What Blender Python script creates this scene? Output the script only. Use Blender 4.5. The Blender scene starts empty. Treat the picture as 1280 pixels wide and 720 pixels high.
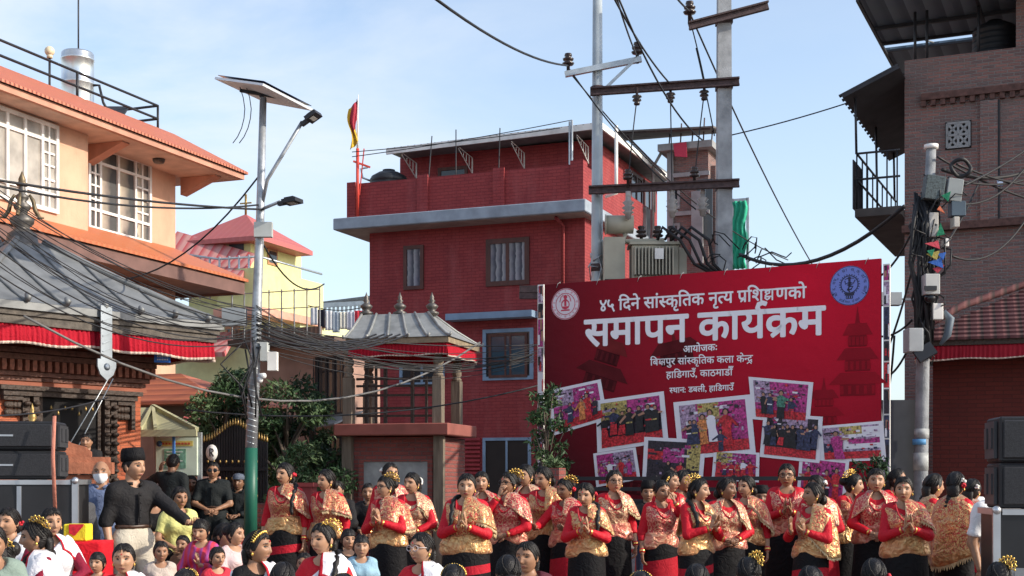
import bpy, math, random
import numpy as np
from mathutils import Vector, Matrix, Euler

SC = bpy.context.scene
COL = SC.collection
R = math.radians
# ------------------------------------------------------------------ camera
F = 1715.0          # focal length in pixels of a 1280 wide frame
CZ = 1.6            # eye height
cam_d = bpy.data.cameras.new('camera'); cam = bpy.data.objects.new('camera', cam_d); COL.objects.link(cam)
cam.location = (0, 0, CZ); cam.rotation_euler = (R(90), 0, 0)
cam_d.sensor_width = 36.0; cam_d.lens = F / 1280 * 36.0
cam_d.shift_y = 240 / 1280.0
cam_d.clip_start = 0.1; cam_d.clip_end = 5000
SC.camera = cam
# ------------------------------------------------------------------ sky and sun
SUN_AZ = R(-16)     # towards the sun, measured from +X to +Y
SUN_EL = R(27)
wd = bpy.data.worlds.new('World'); SC.world = wd; wd.use_nodes = True
nt = wd.node_tree; nt.nodes.clear()
def wn(t): return nt.nodes.new(t)
sky = wn('ShaderNodeTexSky'); sky.sky_type = 'NISHITA'; sky.sun_disc = False
sky.sun_elevation = SUN_EL; sky.sun_rotation = R(90) - SUN_AZ
sky.air_density = 1.0; sky.dust_density = 1.2; sky.ozone_density = 1.6
tc = wn('ShaderNodeTexCoord'); mp = wn('ShaderNodeMapping'); mp.inputs['Scale'].default_value = (2.2, 1.2, 6.0)
nz = wn('ShaderNodeTexNoise'); nz.inputs['Scale'].default_value = 1.5; nz.inputs['Detail'].default_value = 7; nz.inputs['Roughness'].default_value = .55
nz.inputs['Distortion'].default_value = .35
mp.inputs['Location'].default_value = (0.2, 0.0, 0.55)
rp = wn('ShaderNodeValToRGB'); rp.color_ramp.elements[0].position = .44; rp.color_ramp.elements[1].position = .68
sx = wn('ShaderNodeSeparateXYZ')
mr = wn('ShaderNodeMapRange'); mr.inputs[1].default_value = .10; mr.inputs[2].default_value = -.30; mr.inputs[3].default_value = .08; mr.inputs[4].default_value = 1.0
mul = wn('ShaderNodeMath'); mul.operation = 'MULTIPLY'
hzr = wn('ShaderNodeMapRange'); hzr.inputs[1].default_value = .34; hzr.inputs[2].default_value = .02; hzr.inputs[3].default_value = 0; hzr.inputs[4].default_value = .55
mx = wn('ShaderNodeMix'); mx.data_type = 'RGBA'; mx.inputs['B'].default_value = (5.6, 5.85, 6.2, 1)
mx2 = wn('ShaderNodeMix'); mx2.data_type = 'RGBA'; mx2.inputs['B'].default_value = (4.0, 4.75, 5.5, 1)
bg = wn('ShaderNodeBackground'); bg.inputs['Strength'].default_value = .15
wo = wn('ShaderNodeOutputWorld')
L = nt.links.new
L(tc.outputs['Generated'], mp.inputs['Vector']); L(mp.outputs[0], nz.inputs['Vector']); L(nz.outputs['Fac'], rp.inputs[0])
L(tc.outputs['Generated'], sx.inputs[0]); L(sx.outputs['X'], mr.inputs[0]); L(rp.outputs[0], mul.inputs[0]); L(mr.outputs[0], mul.inputs[1])
L(sx.outputs['Z'], hzr.inputs[0])
hs = wn('ShaderNodeHueSaturation'); hs.inputs['Saturation'].default_value = .85; hs.inputs['Value'].default_value = 1.5
L(sky.outputs[0], hs.inputs['Color'])
L(hs.outputs[0], mx2.inputs['A']); L(hzr.outputs[0], mx2.inputs['Factor'])
L(mx2.outputs['Result'], mx.inputs['A']); L(mul.outputs[0], mx.inputs['Factor'])
L(mx.outputs['Result'], bg.inputs['Color']); L(bg.outputs[0], wo.inputs[0])
sun_d = bpy.data.lights.new('sun', 'SUN'); sun = bpy.data.objects.new('sun', sun_d); COL.objects.link(sun)
sun_d.energy = 4.3; sun_d.angle = R(.6); sun_d.color = (1.0, .91, .78)
tosun = Vector((math.cos(SUN_AZ) * math.cos(SUN_EL), math.sin(SUN_AZ) * math.cos(SUN_EL), math.sin(SUN_EL)))
sun.rotation_euler = tosun.to_track_quat('Z', 'Y').to_euler()
sun.location = tosun * 60
vs = SC.view_settings
vs.view_transform = 'Standard'; vs.look = 'None'; vs.gamma = 1; vs.use_curve_mapping = False; vs.exposure = 0.25
SC.cycles.use_denoising = True
SC.cycles.max_bounces = 6; SC.cycles.diffuse_bounces = 3; SC.cycles.glossy_bounces = 2; SC.cycles.transparent_max_bounces = 6

# ------------------------------------------------------------------ materials
MATS = {}
def newmat(name):
    m = bpy.data.materials.new(name); m.use_nodes = True
    return m, m.node_tree, m.node_tree.nodes['Principled BSDF']
def rgba(c): return (c[0], c[1], c[2], 1)
def mat(name, col, rough=.6, metal=0.0, var=.18, vs_=3.0, bump=.0, bs=40.0, spec=.4, dirt=0.0, coord='Object', stretch=(1, 1, 1), emit=0, sheen=0):
    """plain material: colour mottled by noise, with grain bump and optional large stains"""
    if name in MATS: return MATS[name]
    m, t, b = newmat(name); l = t.links.new
    b.inputs['Roughness'].default_value = rough; b.inputs['Metallic'].default_value = metal
    b.inputs['Specular IOR Level'].default_value = spec
    if sheen: b.inputs['Sheen Weight'].default_value = sheen
    c = t.nodes.new('ShaderNodeTexCoord'); mpn = t.nodes.new('ShaderNodeMapping'); mpn.inputs['Scale'].default_value = stretch
    l(c.outputs[coord], mpn.inputs[0])
    n = t.nodes.new('ShaderNodeTexNoise'); n.inputs['Scale'].default_value = vs_; n.inputs['Detail'].default_value = 6; l(mpn.outputs[0], n.inputs['Vector'])
    mixn = t.nodes.new('ShaderNodeMix'); mixn.data_type = 'RGBA'
    mixn.inputs['A'].default_value = rgba([x * (1 - var) for x in col]); mixn.inputs['B'].default_value = rgba([min(1, x * (1 + var)) for x in col])
    rr = t.nodes.new('ShaderNodeMapRange'); rr.inputs[1].default_value = .3; rr.inputs[2].default_value = .7
    l(n.outputs['Fac'], rr.inputs[0]); l(rr.outputs[0], mixn.inputs['Factor'])
    out = mixn.outputs['Result']
    if dirt:
        n2 = t.nodes.new('ShaderNodeTexNoise'); n2.inputs['Scale'].default_value = .9; n2.inputs['Detail'].default_value = 9; n2.inputs['Roughness'].default_value = .65
        mp2 = t.nodes.new('ShaderNodeMapping'); mp2.inputs['Scale'].default_value = (1, 1, .35); l(c.outputs[coord], mp2.inputs[0]); l(mp2.outputs[0], n2.inputs['Vector'])
        r2 = t.nodes.new('ShaderNodeMapRange'); r2.inputs[1].default_value = .5; r2.inputs[2].default_value = .72; r2.inputs[4].default_value = dirt
        l(n2.outputs['Fac'], r2.inputs[0])
        m2 = t.nodes.new('ShaderNodeMix'); m2.data_type = 'RGBA'; m2.inputs['B'].default_value = rgba([x * .45 + .01 for x in col])
        l(out, m2.inputs['A']); l(r2.outputs[0], m2.inputs['Factor']); out = m2.outputs['Result']
    l(out, b.inputs['Base Color'])
    if bump:
        n3 = t.nodes.new('ShaderNodeTexNoise'); n3.inputs['Scale'].default_value = bs; n3.inputs['Detail'].default_value = 4; l(mpn.outputs[0], n3.inputs['Vector'])
        bp = t.nodes.new('ShaderNodeBump'); bp.inputs['Strength'].default_value = bump; bp.inputs['Distance'].default_value = .02
        l(n3.outputs['Fac'], bp.inputs['Height']); l(bp.outputs[0], b.inputs['Normal'])
    if emit:
        b.inputs['Emission Color'].default_value = rgba(col); b.inputs['Emission Strength'].default_value = emit
    MATS[name] = m; return m
def brick_mat(name, c1, c2, mortar, bw=.23, bh=.075, ms=.012, bump=.5, rough=.8, stain=.3, stainc=(.05, .04, .035), fade=None):
    if name in MATS: return MATS[name]
    m, t, b = newmat(name); l = t.links.new
    b.inputs['Roughness'].default_value = rough; b.inputs['Specular IOR Level'].default_value = .25
    c = t.nodes.new('ShaderNodeTexCoord')
    # slightly wobble the courses so that they do not look ruled
    nw = t.nodes.new('ShaderNodeTexNoise'); nw.inputs['Scale'].default_value = 1.7; l(c.outputs['UV'], nw.inputs['Vector'])
    va = t.nodes.new('ShaderNodeVectorMath'); va.operation = 'SCALE'; va.inputs['Scale'].default_value = .03; l(nw.outputs['Color'], va.inputs[0])
    ad = t.nodes.new('ShaderNodeVectorMath'); ad.operation = 'ADD'; l(c.outputs['UV'], ad.inputs[0]); l(va.outputs[0], ad.inputs[1])
    br = t.nodes.new('ShaderNodeTexBrick'); br.inputs['Scale'].default_value = 1; br.inputs['Brick Width'].default_value = bw; br.inputs['Row Height'].default_value = bh
    br.inputs['Mortar Size'].default_value = ms; br.inputs['Mortar Smooth'].default_value = .4; br.inputs['Bias'].default_value = 0
    br.inputs['Color1'].default_value = rgba(c1); br.inputs['Color2'].default_value = rgba(c2); br.inputs['Mortar'].default_value = rgba(mortar)
    l(ad.outputs[0], br.inputs['Vector'])
    n2 = t.nodes.new('ShaderNodeTexNoise'); n2.inputs['Scale'].default_value = 1.1; n2.inputs['Detail'].default_value = 9; n2.inputs['Roughness'].default_value = .65; l(c.outputs['UV'], n2.inputs['Vector'])
    r2 = t.nodes.new('ShaderNodeMapRange'); r2.inputs[1].default_value = .48; r2.inputs[2].default_value = .72; r2.inputs[4].default_value = stain; l(n2.outputs['Fac'], r2.inputs[0])
    m2 = t.nodes.new('ShaderNodeMix'); m2.data_type = 'RGBA'; m2.inputs['B'].default_value = rgba(stainc)
    l(br.outputs['Color'], m2.inputs['A']); l(r2.outputs[0], m2.inputs['Factor']); l(m2.outputs['Result'], b.inputs['Base Color'])
    if fade:
        nf_ = t.nodes.new('ShaderNodeTexNoise'); nf_.inputs['Scale'].default_value = .8; nf_.inputs['Detail'].default_value = 10; nf_.inputs['Roughness'].default_value = .7
        mf = t.nodes.new('ShaderNodeMapping'); mf.inputs['Scale'].default_value = (2.2, .5, 1); mf.inputs['Location'].default_value = (3, 7, 0); l(c.outputs['UV'], mf.inputs[0]); l(mf.outputs[0], nf_.inputs['Vector'])
        rf_ = t.nodes.new('ShaderNodeMapRange'); rf_.inputs[1].default_value = .5; rf_.inputs[2].default_value = .75; rf_.inputs[4].default_value = .6; l(nf_.outputs['Fac'], rf_.inputs[0])
        xf = t.nodes.new('ShaderNodeMix'); xf.data_type = 'RGBA'; xf.inputs['B'].default_value = rgba(fade); l(m2.outputs['Result'], xf.inputs['A']); l(rf_.outputs[0], xf.inputs['Factor']); l(xf.outputs['Result'], b.inputs['Base Color'])
    n3 = t.nodes.new('ShaderNodeTexNoise'); n3.inputs['Scale'].default_value = 30; l(c.outputs['UV'], n3.inputs['Vector'])
    mm = t.nodes.new('ShaderNodeMath'); mm.operation = 'MULTIPLY_ADD'; mm.inputs[1].default_value = -1.0; l(br.outputs['Fac'], mm.inputs[0]); l(n3.outputs['Fac'], mm.inputs[2])
    bp = t.nodes.new('ShaderNodeBump'); bp.inputs['Strength'].default_value = bump; bp.inputs['Distance'].default_value = .02
    l(mm.outputs[0], bp.inputs['Height']); l(bp.outputs[0], b.inputs['Normal'])
    MATS[name] = m; return m
def brocade(name, base, motif, thread, scale=22.0, amount=.5, rough=.40, metal=.30):
    """woven cloth: floral motifs scattered on a ground"""
    if name in MATS: return MATS[name]
    m, t, b = newmat(name); l = t.links.new
    b.inputs['Roughness'].default_value = rough; b.inputs['Metallic'].default_value = metal
    b.inputs['Sheen Weight'].default_value = .25
    c = t.nodes.new('ShaderNodeTexCoord'); oi = t.nodes.new('ShaderNodeObjectInfo')
    ad = t.nodes.new('ShaderNodeVectorMath'); ad.operation = 'ADD'; l(c.outputs['Object'], ad.inputs[0]); l(oi.outputs['Random'], ad.inputs[1])
    nw = t.nodes.new('ShaderNodeTexNoise'); nw.inputs['Scale'].default_value = scale * .9; l(ad.outputs[0], nw.inputs['Vector'])
    sc_ = t.nodes.new('ShaderNodeVectorMath'); sc_.operation = 'SCALE'; sc_.inputs['Scale'].default_value = .05; l(nw.outputs['Color'], sc_.inputs[0])
    a2 = t.nodes.new('ShaderNodeVectorMath'); a2.operation = 'ADD'; l(ad.outputs[0], a2.inputs[0]); l(sc_.outputs[0], a2.inputs[1])
    vo = t.nodes.new('ShaderNodeTexVoronoi'); vo.inputs['Scale'].default_value = scale; vo.feature = 'F1'; l(a2.outputs[0], vo.inputs['Vector'])
    wv = t.nodes.new('ShaderNodeMath'); wv.operation = 'SINE'
    m1 = t.nodes.new('ShaderNodeMath'); m1.operation = 'MULTIPLY'; m1.inputs[1].default_value = 14.0; l(vo.outputs['Distance'], m1.inputs[0]); l(m1.outputs[0], wv.inputs[0])
    rp_ = t.nodes.new('ShaderNodeMapRange'); rp_.inputs[1].default_value = .9 - amount * 1.6; rp_.inputs[2].default_value = 1.1 - amount * 1.6; l(wv.outputs[0], rp_.inputs[0])
    mxn = t.nodes.new('ShaderNodeMix'); mxn.data_type = 'RGBA'; mxn.inputs['A'].default_value = rgba(base); mxn.inputs['B'].default_value = rgba(motif); l(rp_.outputs[0], mxn.inputs['Factor'])
    n2 = t.nodes.new('ShaderNodeTexNoise'); n2.inputs['Scale'].default_value = 5; n2.inputs['Detail'].default_value = 5; l(ad.outputs[0], n2.inputs['Vector'])
    r3 = t.nodes.new('ShaderNodeMapRange'); r3.inputs[1].default_value = .45; r3.inputs[2].default_value = .75; r3.inputs[4].default_value = .65; l(n2.outputs['Fac'], r3.inputs[0])
    m3 = t.nodes.new('ShaderNodeMix'); m3.data_type = 'RGBA'; m3.inputs['B'].default_value = rgba(thread); l(mxn.outputs['Result'], m3.inputs['A']); l(r3.outputs[0], m3.inputs['Factor'])
    l(m3.outputs['Result'], b.inputs['Base Color'])
    nb = t.nodes.new('ShaderNodeTexNoise'); nb.inputs['Scale'].default_value = 9; nb.inputs['Detail'].default_value = 3; nb.inputs['Distortion'].default_value = 1.5; l(ad.outputs[0], nb.inputs['Vector'])
    bp = t.nodes.new('ShaderNodeBump'); bp.inputs['Strength'].default_value = .9; bp.inputs['Distance'].default_value = .035; l(nb.outputs['Fac'], bp.inputs['Height'])
    bp2 = t.nodes.new('ShaderNodeBump'); bp2.inputs['Strength'].default_value = .35; bp2.inputs['Distance'].default_value = .006; l(rp_.outputs[0], bp2.inputs['Height']); l(bp.outputs[0], bp2.inputs['Normal'])
    l(bp2.outputs[0], b.inputs['Normal'])
    MATS[name] = m; return m
def cloth(name, col, rough=.75, wr=.7, var=.12, ws=13):
    if name in MATS: return MATS[name]
    m, t, b = newmat(name); l = t.links.new
    b.inputs['Roughness'].default_value = rough; b.inputs['Sheen Weight'].default_value = .0; b.inputs['Specular IOR Level'].default_value = .2
    c = t.nodes.new('ShaderNodeTexCoord'); oi = t.nodes.new('ShaderNodeObjectInfo')
    ad = t.nodes.new('ShaderNodeVectorMath'); ad.operation = 'ADD'; l(c.outputs['Object'], ad.inputs[0]); l(oi.outputs['Random'], ad.inputs[1])
    n = t.nodes.new('ShaderNodeTexNoise'); n.inputs['Scale'].default_value = 7; n.inputs['Detail'].default_value = 4; l(ad.outputs[0], n.inputs['Vector'])
    mixn = t.nodes.new('ShaderNodeMix'); mixn.data_type = 'RGBA'
    mixn.inputs['A'].default_value = rgba([x * (1 - var) for x in col]); mixn.inputs['B'].default_value = rgba([min(1, x * (1 + var)) for x in col])
    l(n.outputs['Fac'], mixn.inputs['Factor']); l(mixn.outputs['Result'], b.inputs['Base Color'])
    nb = t.nodes.new('ShaderNodeTexNoise'); nb.inputs['Scale'].default_value = ws; nb.inputs['Detail'].default_value = 3; nb.inputs['Distortion'].default_value = 1.8; l(ad.outputs[0], nb.inputs['Vector'])
    bp = t.nodes.new('ShaderNodeBump'); bp.inputs['Strength'].default_value = wr*.6; bp.inputs['Distance'].default_value = .028; l(nb.outputs['Fac'], bp.inputs['Height']); l(bp.outputs[0], b.inputs['Normal'])
    MATS[name] = m; return m
def stripes(name, cols, axis='X', period=.1, rough=.7, coord='Object', bump=0, wob=0.0):
    """repeating bands of colour along one axis (cols: list of (colour, share))"""
    if name in MATS: return MATS[name]
    m, t, b = newmat(name); l = t.links.new
    b.inputs['Roughness'].default_value = rough
    c = t.nodes.new('ShaderNodeTexCoord'); s = t.nodes.new('ShaderNodeSeparateXYZ'); l(c.outputs[coord], s.inputs[0])
    src = s.outputs[axis]
    if wob:
        n = t.nodes.new('ShaderNodeTexNoise'); n.inputs['Scale'].default_value = 4; l(c.outputs[coord], n.inputs['Vector'])
        ma = t.nodes.new('ShaderNodeMath'); ma.operation = 'MULTIPLY_ADD'; ma.inputs[1].default_value = wob; l(n.outputs['Fac'], ma.inputs[0]); l(src, ma.inputs[2]); src = ma.outputs[0]
    d = t.nodes.new('ShaderNodeMath'); d.operation = 'DIVIDE'; d.inputs[1].default_value = period; l(src, d.inputs[0])
    fr = t.nodes.new('ShaderNodeMath'); fr.operation = 'FRACT'; l(d.outputs[0], fr.inputs[0])
    r = t.nodes.new('ShaderNodeValToRGB'); r.color_ramp.interpolation = 'CONSTANT' if not bump else 'LINEAR'
    pos = 0
    for i, (cc, sh) in enumerate(cols):
        e = r.color_ramp.elements[i] if i < 2 else r.color_ramp.elements.new(pos)
        e.position = pos; e.color = rgba(cc); pos += sh
    l(fr.outputs[0], r.inputs[0])
    n2 = t.nodes.new('ShaderNodeTexNoise'); n2.inputs['Scale'].default_value = 2.5; n2.inputs['Detail'].default_value = 7; l(c.outputs[coord], n2.inputs['Vector'])
    mm = t.nodes.new('ShaderNodeMix'); mm.data_type = 'RGBA'; mm.blend_type = 'MULTIPLY'; mm.inputs['Factor'].default_value = .5
    l(r.outputs[0], mm.inputs['A']); l(n2.outputs['Color'], mm.inputs['B'])
    hv = t.nodes.new('ShaderNodeMix'); hv.data_type = 'RGBA'; hv.inputs['Factor'].default_value = .35; l(r.outputs[0], hv.inputs['A']); l(mm.outputs['Result'], hv.inputs['B'])
    l(hv.outputs['Result'], b.inputs['Base Color'])
    if bump:
        bp = t.nodes.new('ShaderNodeBump'); bp.inputs['Strength'].default_value = bump; bp.inputs['Distance'].default_value = .03
        sn = t.nodes.new('ShaderNodeMath'); sn.operation = 'PINGPONG'; sn.inputs[1].default_value = .5; l(fr.outputs[0], sn.inputs[0])
        l(sn.outputs[0], bp.inputs['Height']); l(bp.outputs[0], b.inputs['Normal'])
    MATS[name] = m; return m
def glassy(name, col, rough=.08):
    m = mat(name, col, rough=rough, var=.25, vs_=1.5, spec=.6); return m

# ------------------------------------------------------------------ mesh builder
class MB:
    def __init__(self): self.v = []; self.f = []; self.m = []; self.s = []
    def add(self, vs_, fs, mi=0, smooth=False, T=None):
        o = len(self.v)
        if T is not None: vs_ = [T @ Vector(p) for p in vs_]
        self.v += [tuple(p) for p in vs_]
        for f in fs: self.f.append(tuple(i + o for i in f)); self.m.append(mi); self.s.append(smooth)
        return self
    def box(self, x0, x1, y0, y1, z0, z1, mi=0, T=None, bev=0):
        if bev:
            b = bev; vs_ = []
            for (xa, xb, ya, yb, za, zb) in ((x0+b, x1-b, y0+b, y1-b, z0, z0), (x0, x1, y0, y1, z0+b, z0+b), (x0, x1, y0, y1, z1-b, z1-b), (x0+b, x1-b, y0+b, y1-b, z1, z1)):
                q = b
                vs_ += [(xa+q*(za in (z0+b, z1-b)), ya, za), (xb-q*(za in (z0+b, z1-b)), ya, za), (xb, ya+q*(za in (z0+b, z1-b)), za), (xb, yb-q*(za in (z0+b, z1-b)), za), (xb-q*(za in (z0+b, z1-b)), yb, za), (xa+q*(za in (z0+b, z1-b)), yb, za), (xa, yb-q*(za in (z0+b, z1-b)), za), (xa, ya+q*(za in (z0+b, z1-b)), za)]
            fs = [tuple(range(7, -1, -1)), tuple(range(24, 32))]
            for k in range(3):
                for i in range(8): j = (i + 1) % 8; fs.append((k*8+i, k*8+j, k*8+8+j, k*8+8+i))
            return self.add(vs_, fs, mi, False, T)
        return self.add([(x0, y0, z0), (x1, y0, z0), (x1, y1, z0), (x0, y1, z0), (x0, y0, z1), (x1, y0, z1), (x1, y1, z1), (x0, y1, z1)],
                        [(0, 3, 2, 1), (4, 5, 6, 7), (0, 1, 5, 4), (1, 2, 6, 5), (2, 3, 7, 6), (3, 0, 4, 7)], mi, False, T)
    def tube(self, pts, r, n=8, mi=0, cap=True, smooth=True, T=None, ell=1.0, up=None):
        pts = [Vector(p) for p in pts]; k = len(pts)
        rs = r if isinstance(r, (list, tuple)) else [r] * k
        tans = [(pts[min(i+1, k-1)] - pts[max(i-1, 0)]).normalized() for i in range(k)]
        t0 = tans[0]; ref = Vector(up) if up else (Vector((0, 0, 1)) if abs(t0.z) < .9 else Vector((1, 0, 0)))
        nrm = (ref - t0 * ref.dot(t0)).normalized(); vs_ = []
        for i in range(k):
            t = tans[i]; nrm = (nrm - t * nrm.dot(t)).normalized(); bn = t.cross(nrm)
            for j in range(n):
                a = 2 * math.pi * j / n; vs_.append(pts[i] + nrm * (math.cos(a) * rs[i]) + bn * (math.sin(a) * rs[i] * ell))
        fs = [(i*n+j, i*n+(j+1) % n, (i+1)*n+(j+1) % n, (i+1)*n+j) for i in range(k-1) for j in range(n)]
        if cap: fs += [tuple(range(n-1, -1, -1)), tuple(range((k-1)*n, k*n))]
        return self.add(vs_, fs, mi, smooth, T)
    def lathe(self, prof, n=16, mi=0, T=None, smooth=True, sq=1.0):
        vs_ = [(r * math.cos(2*math.pi*j/n), r * math.sin(2*math.pi*j/n) * sq, z) for r, z in prof for j in range(n)]
        k = len(prof)
        fs = [(i*n+j, i*n+(j+1) % n, (i+1)*n+(j+1) % n, (i+1)*n+j) for i in range(k-1) for j in range(n)] + [tuple(range(n-1, -1, -1)), tuple(range((k-1)*n, k*n))]
        return self.add(vs_, fs, mi, smooth, T)
    def ell(self, c, r, n=12, k=8, mi=0, T=None):
        vs_ = []; c = Vector(c); r = r if isinstance(r, (tuple, list)) else (r, r, r)
        for i in range(1, k):
            th = math.pi * i / k - math.pi / 2
            for j in range(n): a = 2*math.pi*j/n; vs_.append((c.x + r[0]*math.cos(th)*math.cos(a), c.y + r[1]*math.cos(th)*math.sin(a), c.z + r[2]*math.sin(th)))
        vs_ += [(c.x, c.y, c.z - r[2]), (c.x, c.y, c.z + r[2])]; b = (k-1)*n
        fs = [(i*n+j, i*n+(j+1) % n, (i+1)*n+(j+1) % n, (i+1)*n+j) for i in range(k-2) for j in range(n)]
        fs += [(b, (j+1) % n, j) for j in range(n)] + [(b+1, (k-2)*n+j, (k-2)*n+(j+1) % n) for j in range(n)]
        return self.add(vs_, fs, mi, True, T)
    def prism(self, poly, y0, y1, mi=0, T=None):
        """polygon in (x, z) pushed from y0 (front) to y1"""
        n = len(poly)
        a = sum(poly[i][0]*poly[(i+1) % n][1] - poly[(i+1) % n][0]*poly[i][1] for i in range(n))
        if a < 0: poly = poly[::-1]
        vs_ = [(x, y0, z) for x, z in poly] + [(x, y1, z) for x, z in poly]
        fs = [tuple(range(n)), tuple(range(2*n-1, n-1, -1))] + [(i, i+n, (i+1) % n + n, (i+1) % n) for i in range(n)]
        return self.add(vs_, fs, mi, False, T)
    def slab(self, quad, th, mi=0, T=None):
        """a plate from a polygon in space, thickened against its normal"""
        q = [Vector(p) for p in quad]; nn = (q[1]-q[0]).cross(q[2]-q[0]).normalized() * th; n = len(q)
        return self.add(q + [p - nn for p in q], [tuple(range(n)), tuple(range(2*n-1, n-1, -1))] + [(i, i+n, (i+1) % n + n, (i+1) % n) for i in range(n)], mi, False, T)
    def bar(self, a, b, w, h=None, mi=0, T=None):
        """square bar between two points"""
        a = Vector(a); b = Vector(b); h = h or w; t = (b-a).normalized(); up = Vector((0, 0, 1)) if abs(t.z) < .95 else Vector((0, 1, 0))
        s = t.cross(up).normalized() * (w/2); u = s.cross(t).normalized() * (h/2)
        vs_ = [a-s-u, a+s-u, a+s+u, a-s+u, b-s-u, b+s-u, b+s+u, b-s+u]
        return self.add(vs_, [(0, 1, 2, 3)[::-1], (4, 5, 6, 7)[::-1], (0, 1, 5, 4)[::-1], (1, 2, 6, 5)[::-1], (2, 3, 7, 6)[::-1], (3, 0, 4, 7)[::-1]], mi, False, T)
    def build(self, name, mats, parent=None, loc=None, rz=0, uv=True):
        me = bpy.data.meshes.new(name); me.from_pydata(self.v, [], self.f)
        for m in (mats if isinstance(mats, (list, tuple)) else [mats]): me.materials.append(m)
        me.polygons.foreach_set('material_index', self.m); me.polygons.foreach_set('use_smooth', self.s)
        if uv: box_uv(me)
        me.update()
        o = bpy.data.objects.new(name, me); COL.objects.link(o)
        if parent is not None: o.parent = parent
        if loc is not None: o.location = loc
        if rz: o.rotation_euler = (0, 0, rz)
        return o
def box_uv(me):
    n = len(me.loops)
    if not n: return
    uvl = me.uv_layers.new(name='UVMap')
    co = np.empty(len(me.vertices)*3, np.float32); me.vertices.foreach_get('co', co); co = co.reshape(-1, 3)
    nf = len(me.polygons); no = np.empty(nf*3, np.float32); me.polygons.foreach_get('normal', no); no = np.abs(no.reshape(-1, 3))
    lt = np.empty(nf, np.int32); me.polygons.foreach_get('loop_total', lt)
    li = np.empty(n, np.int32); me.loops.foreach_get('vertex_index', li)
    ax = np.repeat(np.where(no[:, 2] > .8, 2, np.where(no[:, 0] > no[:, 1], 0, 1)), lt)
    p = co[li]; u = np.where(ax == 0, p[:, 1], p[:, 0]); v = np.where(ax == 2, p[:, 1], p[:, 2])
    uvl.data.foreach_set('uv', np.stack([u, v], 1).astype(np.float32).ravel())
def tag(o, label, cat, group=None, kind=None):
    if label: o['label'] = label
    if cat: o['category'] = cat
    if group: o['group'] = group
    if kind: o['kind'] = kind
    return o
def thing(name, label, cat, loc=(0, 0, 0), rz=0, group=None):
    o = bpy.data.objects.new(name, None); COL.objects.link(o); o.location = loc; o.rotation_euler = (0, 0, rz); o.empty_display_size = .3
    return tag(o, label, cat, group)
class Frame:
    """a local frame on the ground: x to the right along a front, y away from it"""
    def __init__(self, loc, rz): self.o = Vector(loc); self.rz = rz; self.c = math.cos(rz); self.s = math.sin(rz)
    def inv(self, p): d = Vector(p) - self.o; return Vector((d.x*self.c + d.y*self.s, -d.x*self.s + d.y*self.c, d.z))
    def world(self, p): return Vector((self.o.x + p[0]*self.c - p[1]*self.s, self.o.y + p[0]*self.s + p[1]*self.c, self.o.z + p[2]))
    def y(self, px, py, yv=0):
        """where the sight line of a photo pixel meets this frame's plane y = yv: (x, z)"""
        a = self.inv((0, 0, CZ)); b = self.inv(((px-640)/F, 1, CZ + (600-py)/F)) - a
        t = (yv - a.y) / b.y; q = a + b*t; return q.x, q.z
    def x(self, px, py, xv=0):
        a = self.inv((0, 0, CZ)); b = self.inv(((px-640)/F, 1, CZ + (600-py)/F)) - a
        t = (xv - a.x) / b.x; q = a + b*t; return q.y, q.z
def P(px, py, d): return Vector(((px-640)/F*d, d, CZ + (600-py)/F*d))
def copy_tree(o, parent=None):
    c = o.copy(); COL.objects.link(c)
    if parent is not None: c.parent = parent
    for ch in list(o.children): copy_tree(ch, c)
    return c
def rot_x(a): return Matrix.Rotation(a, 4, 'X')
def rot_y(a): return Matrix.Rotation(a, 4, 'Y')
def rot_z(a): return Matrix.Rotation(a, 4, 'Z')
def TR(x, y, z): return Matrix.Translation((x, y, z))
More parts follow.
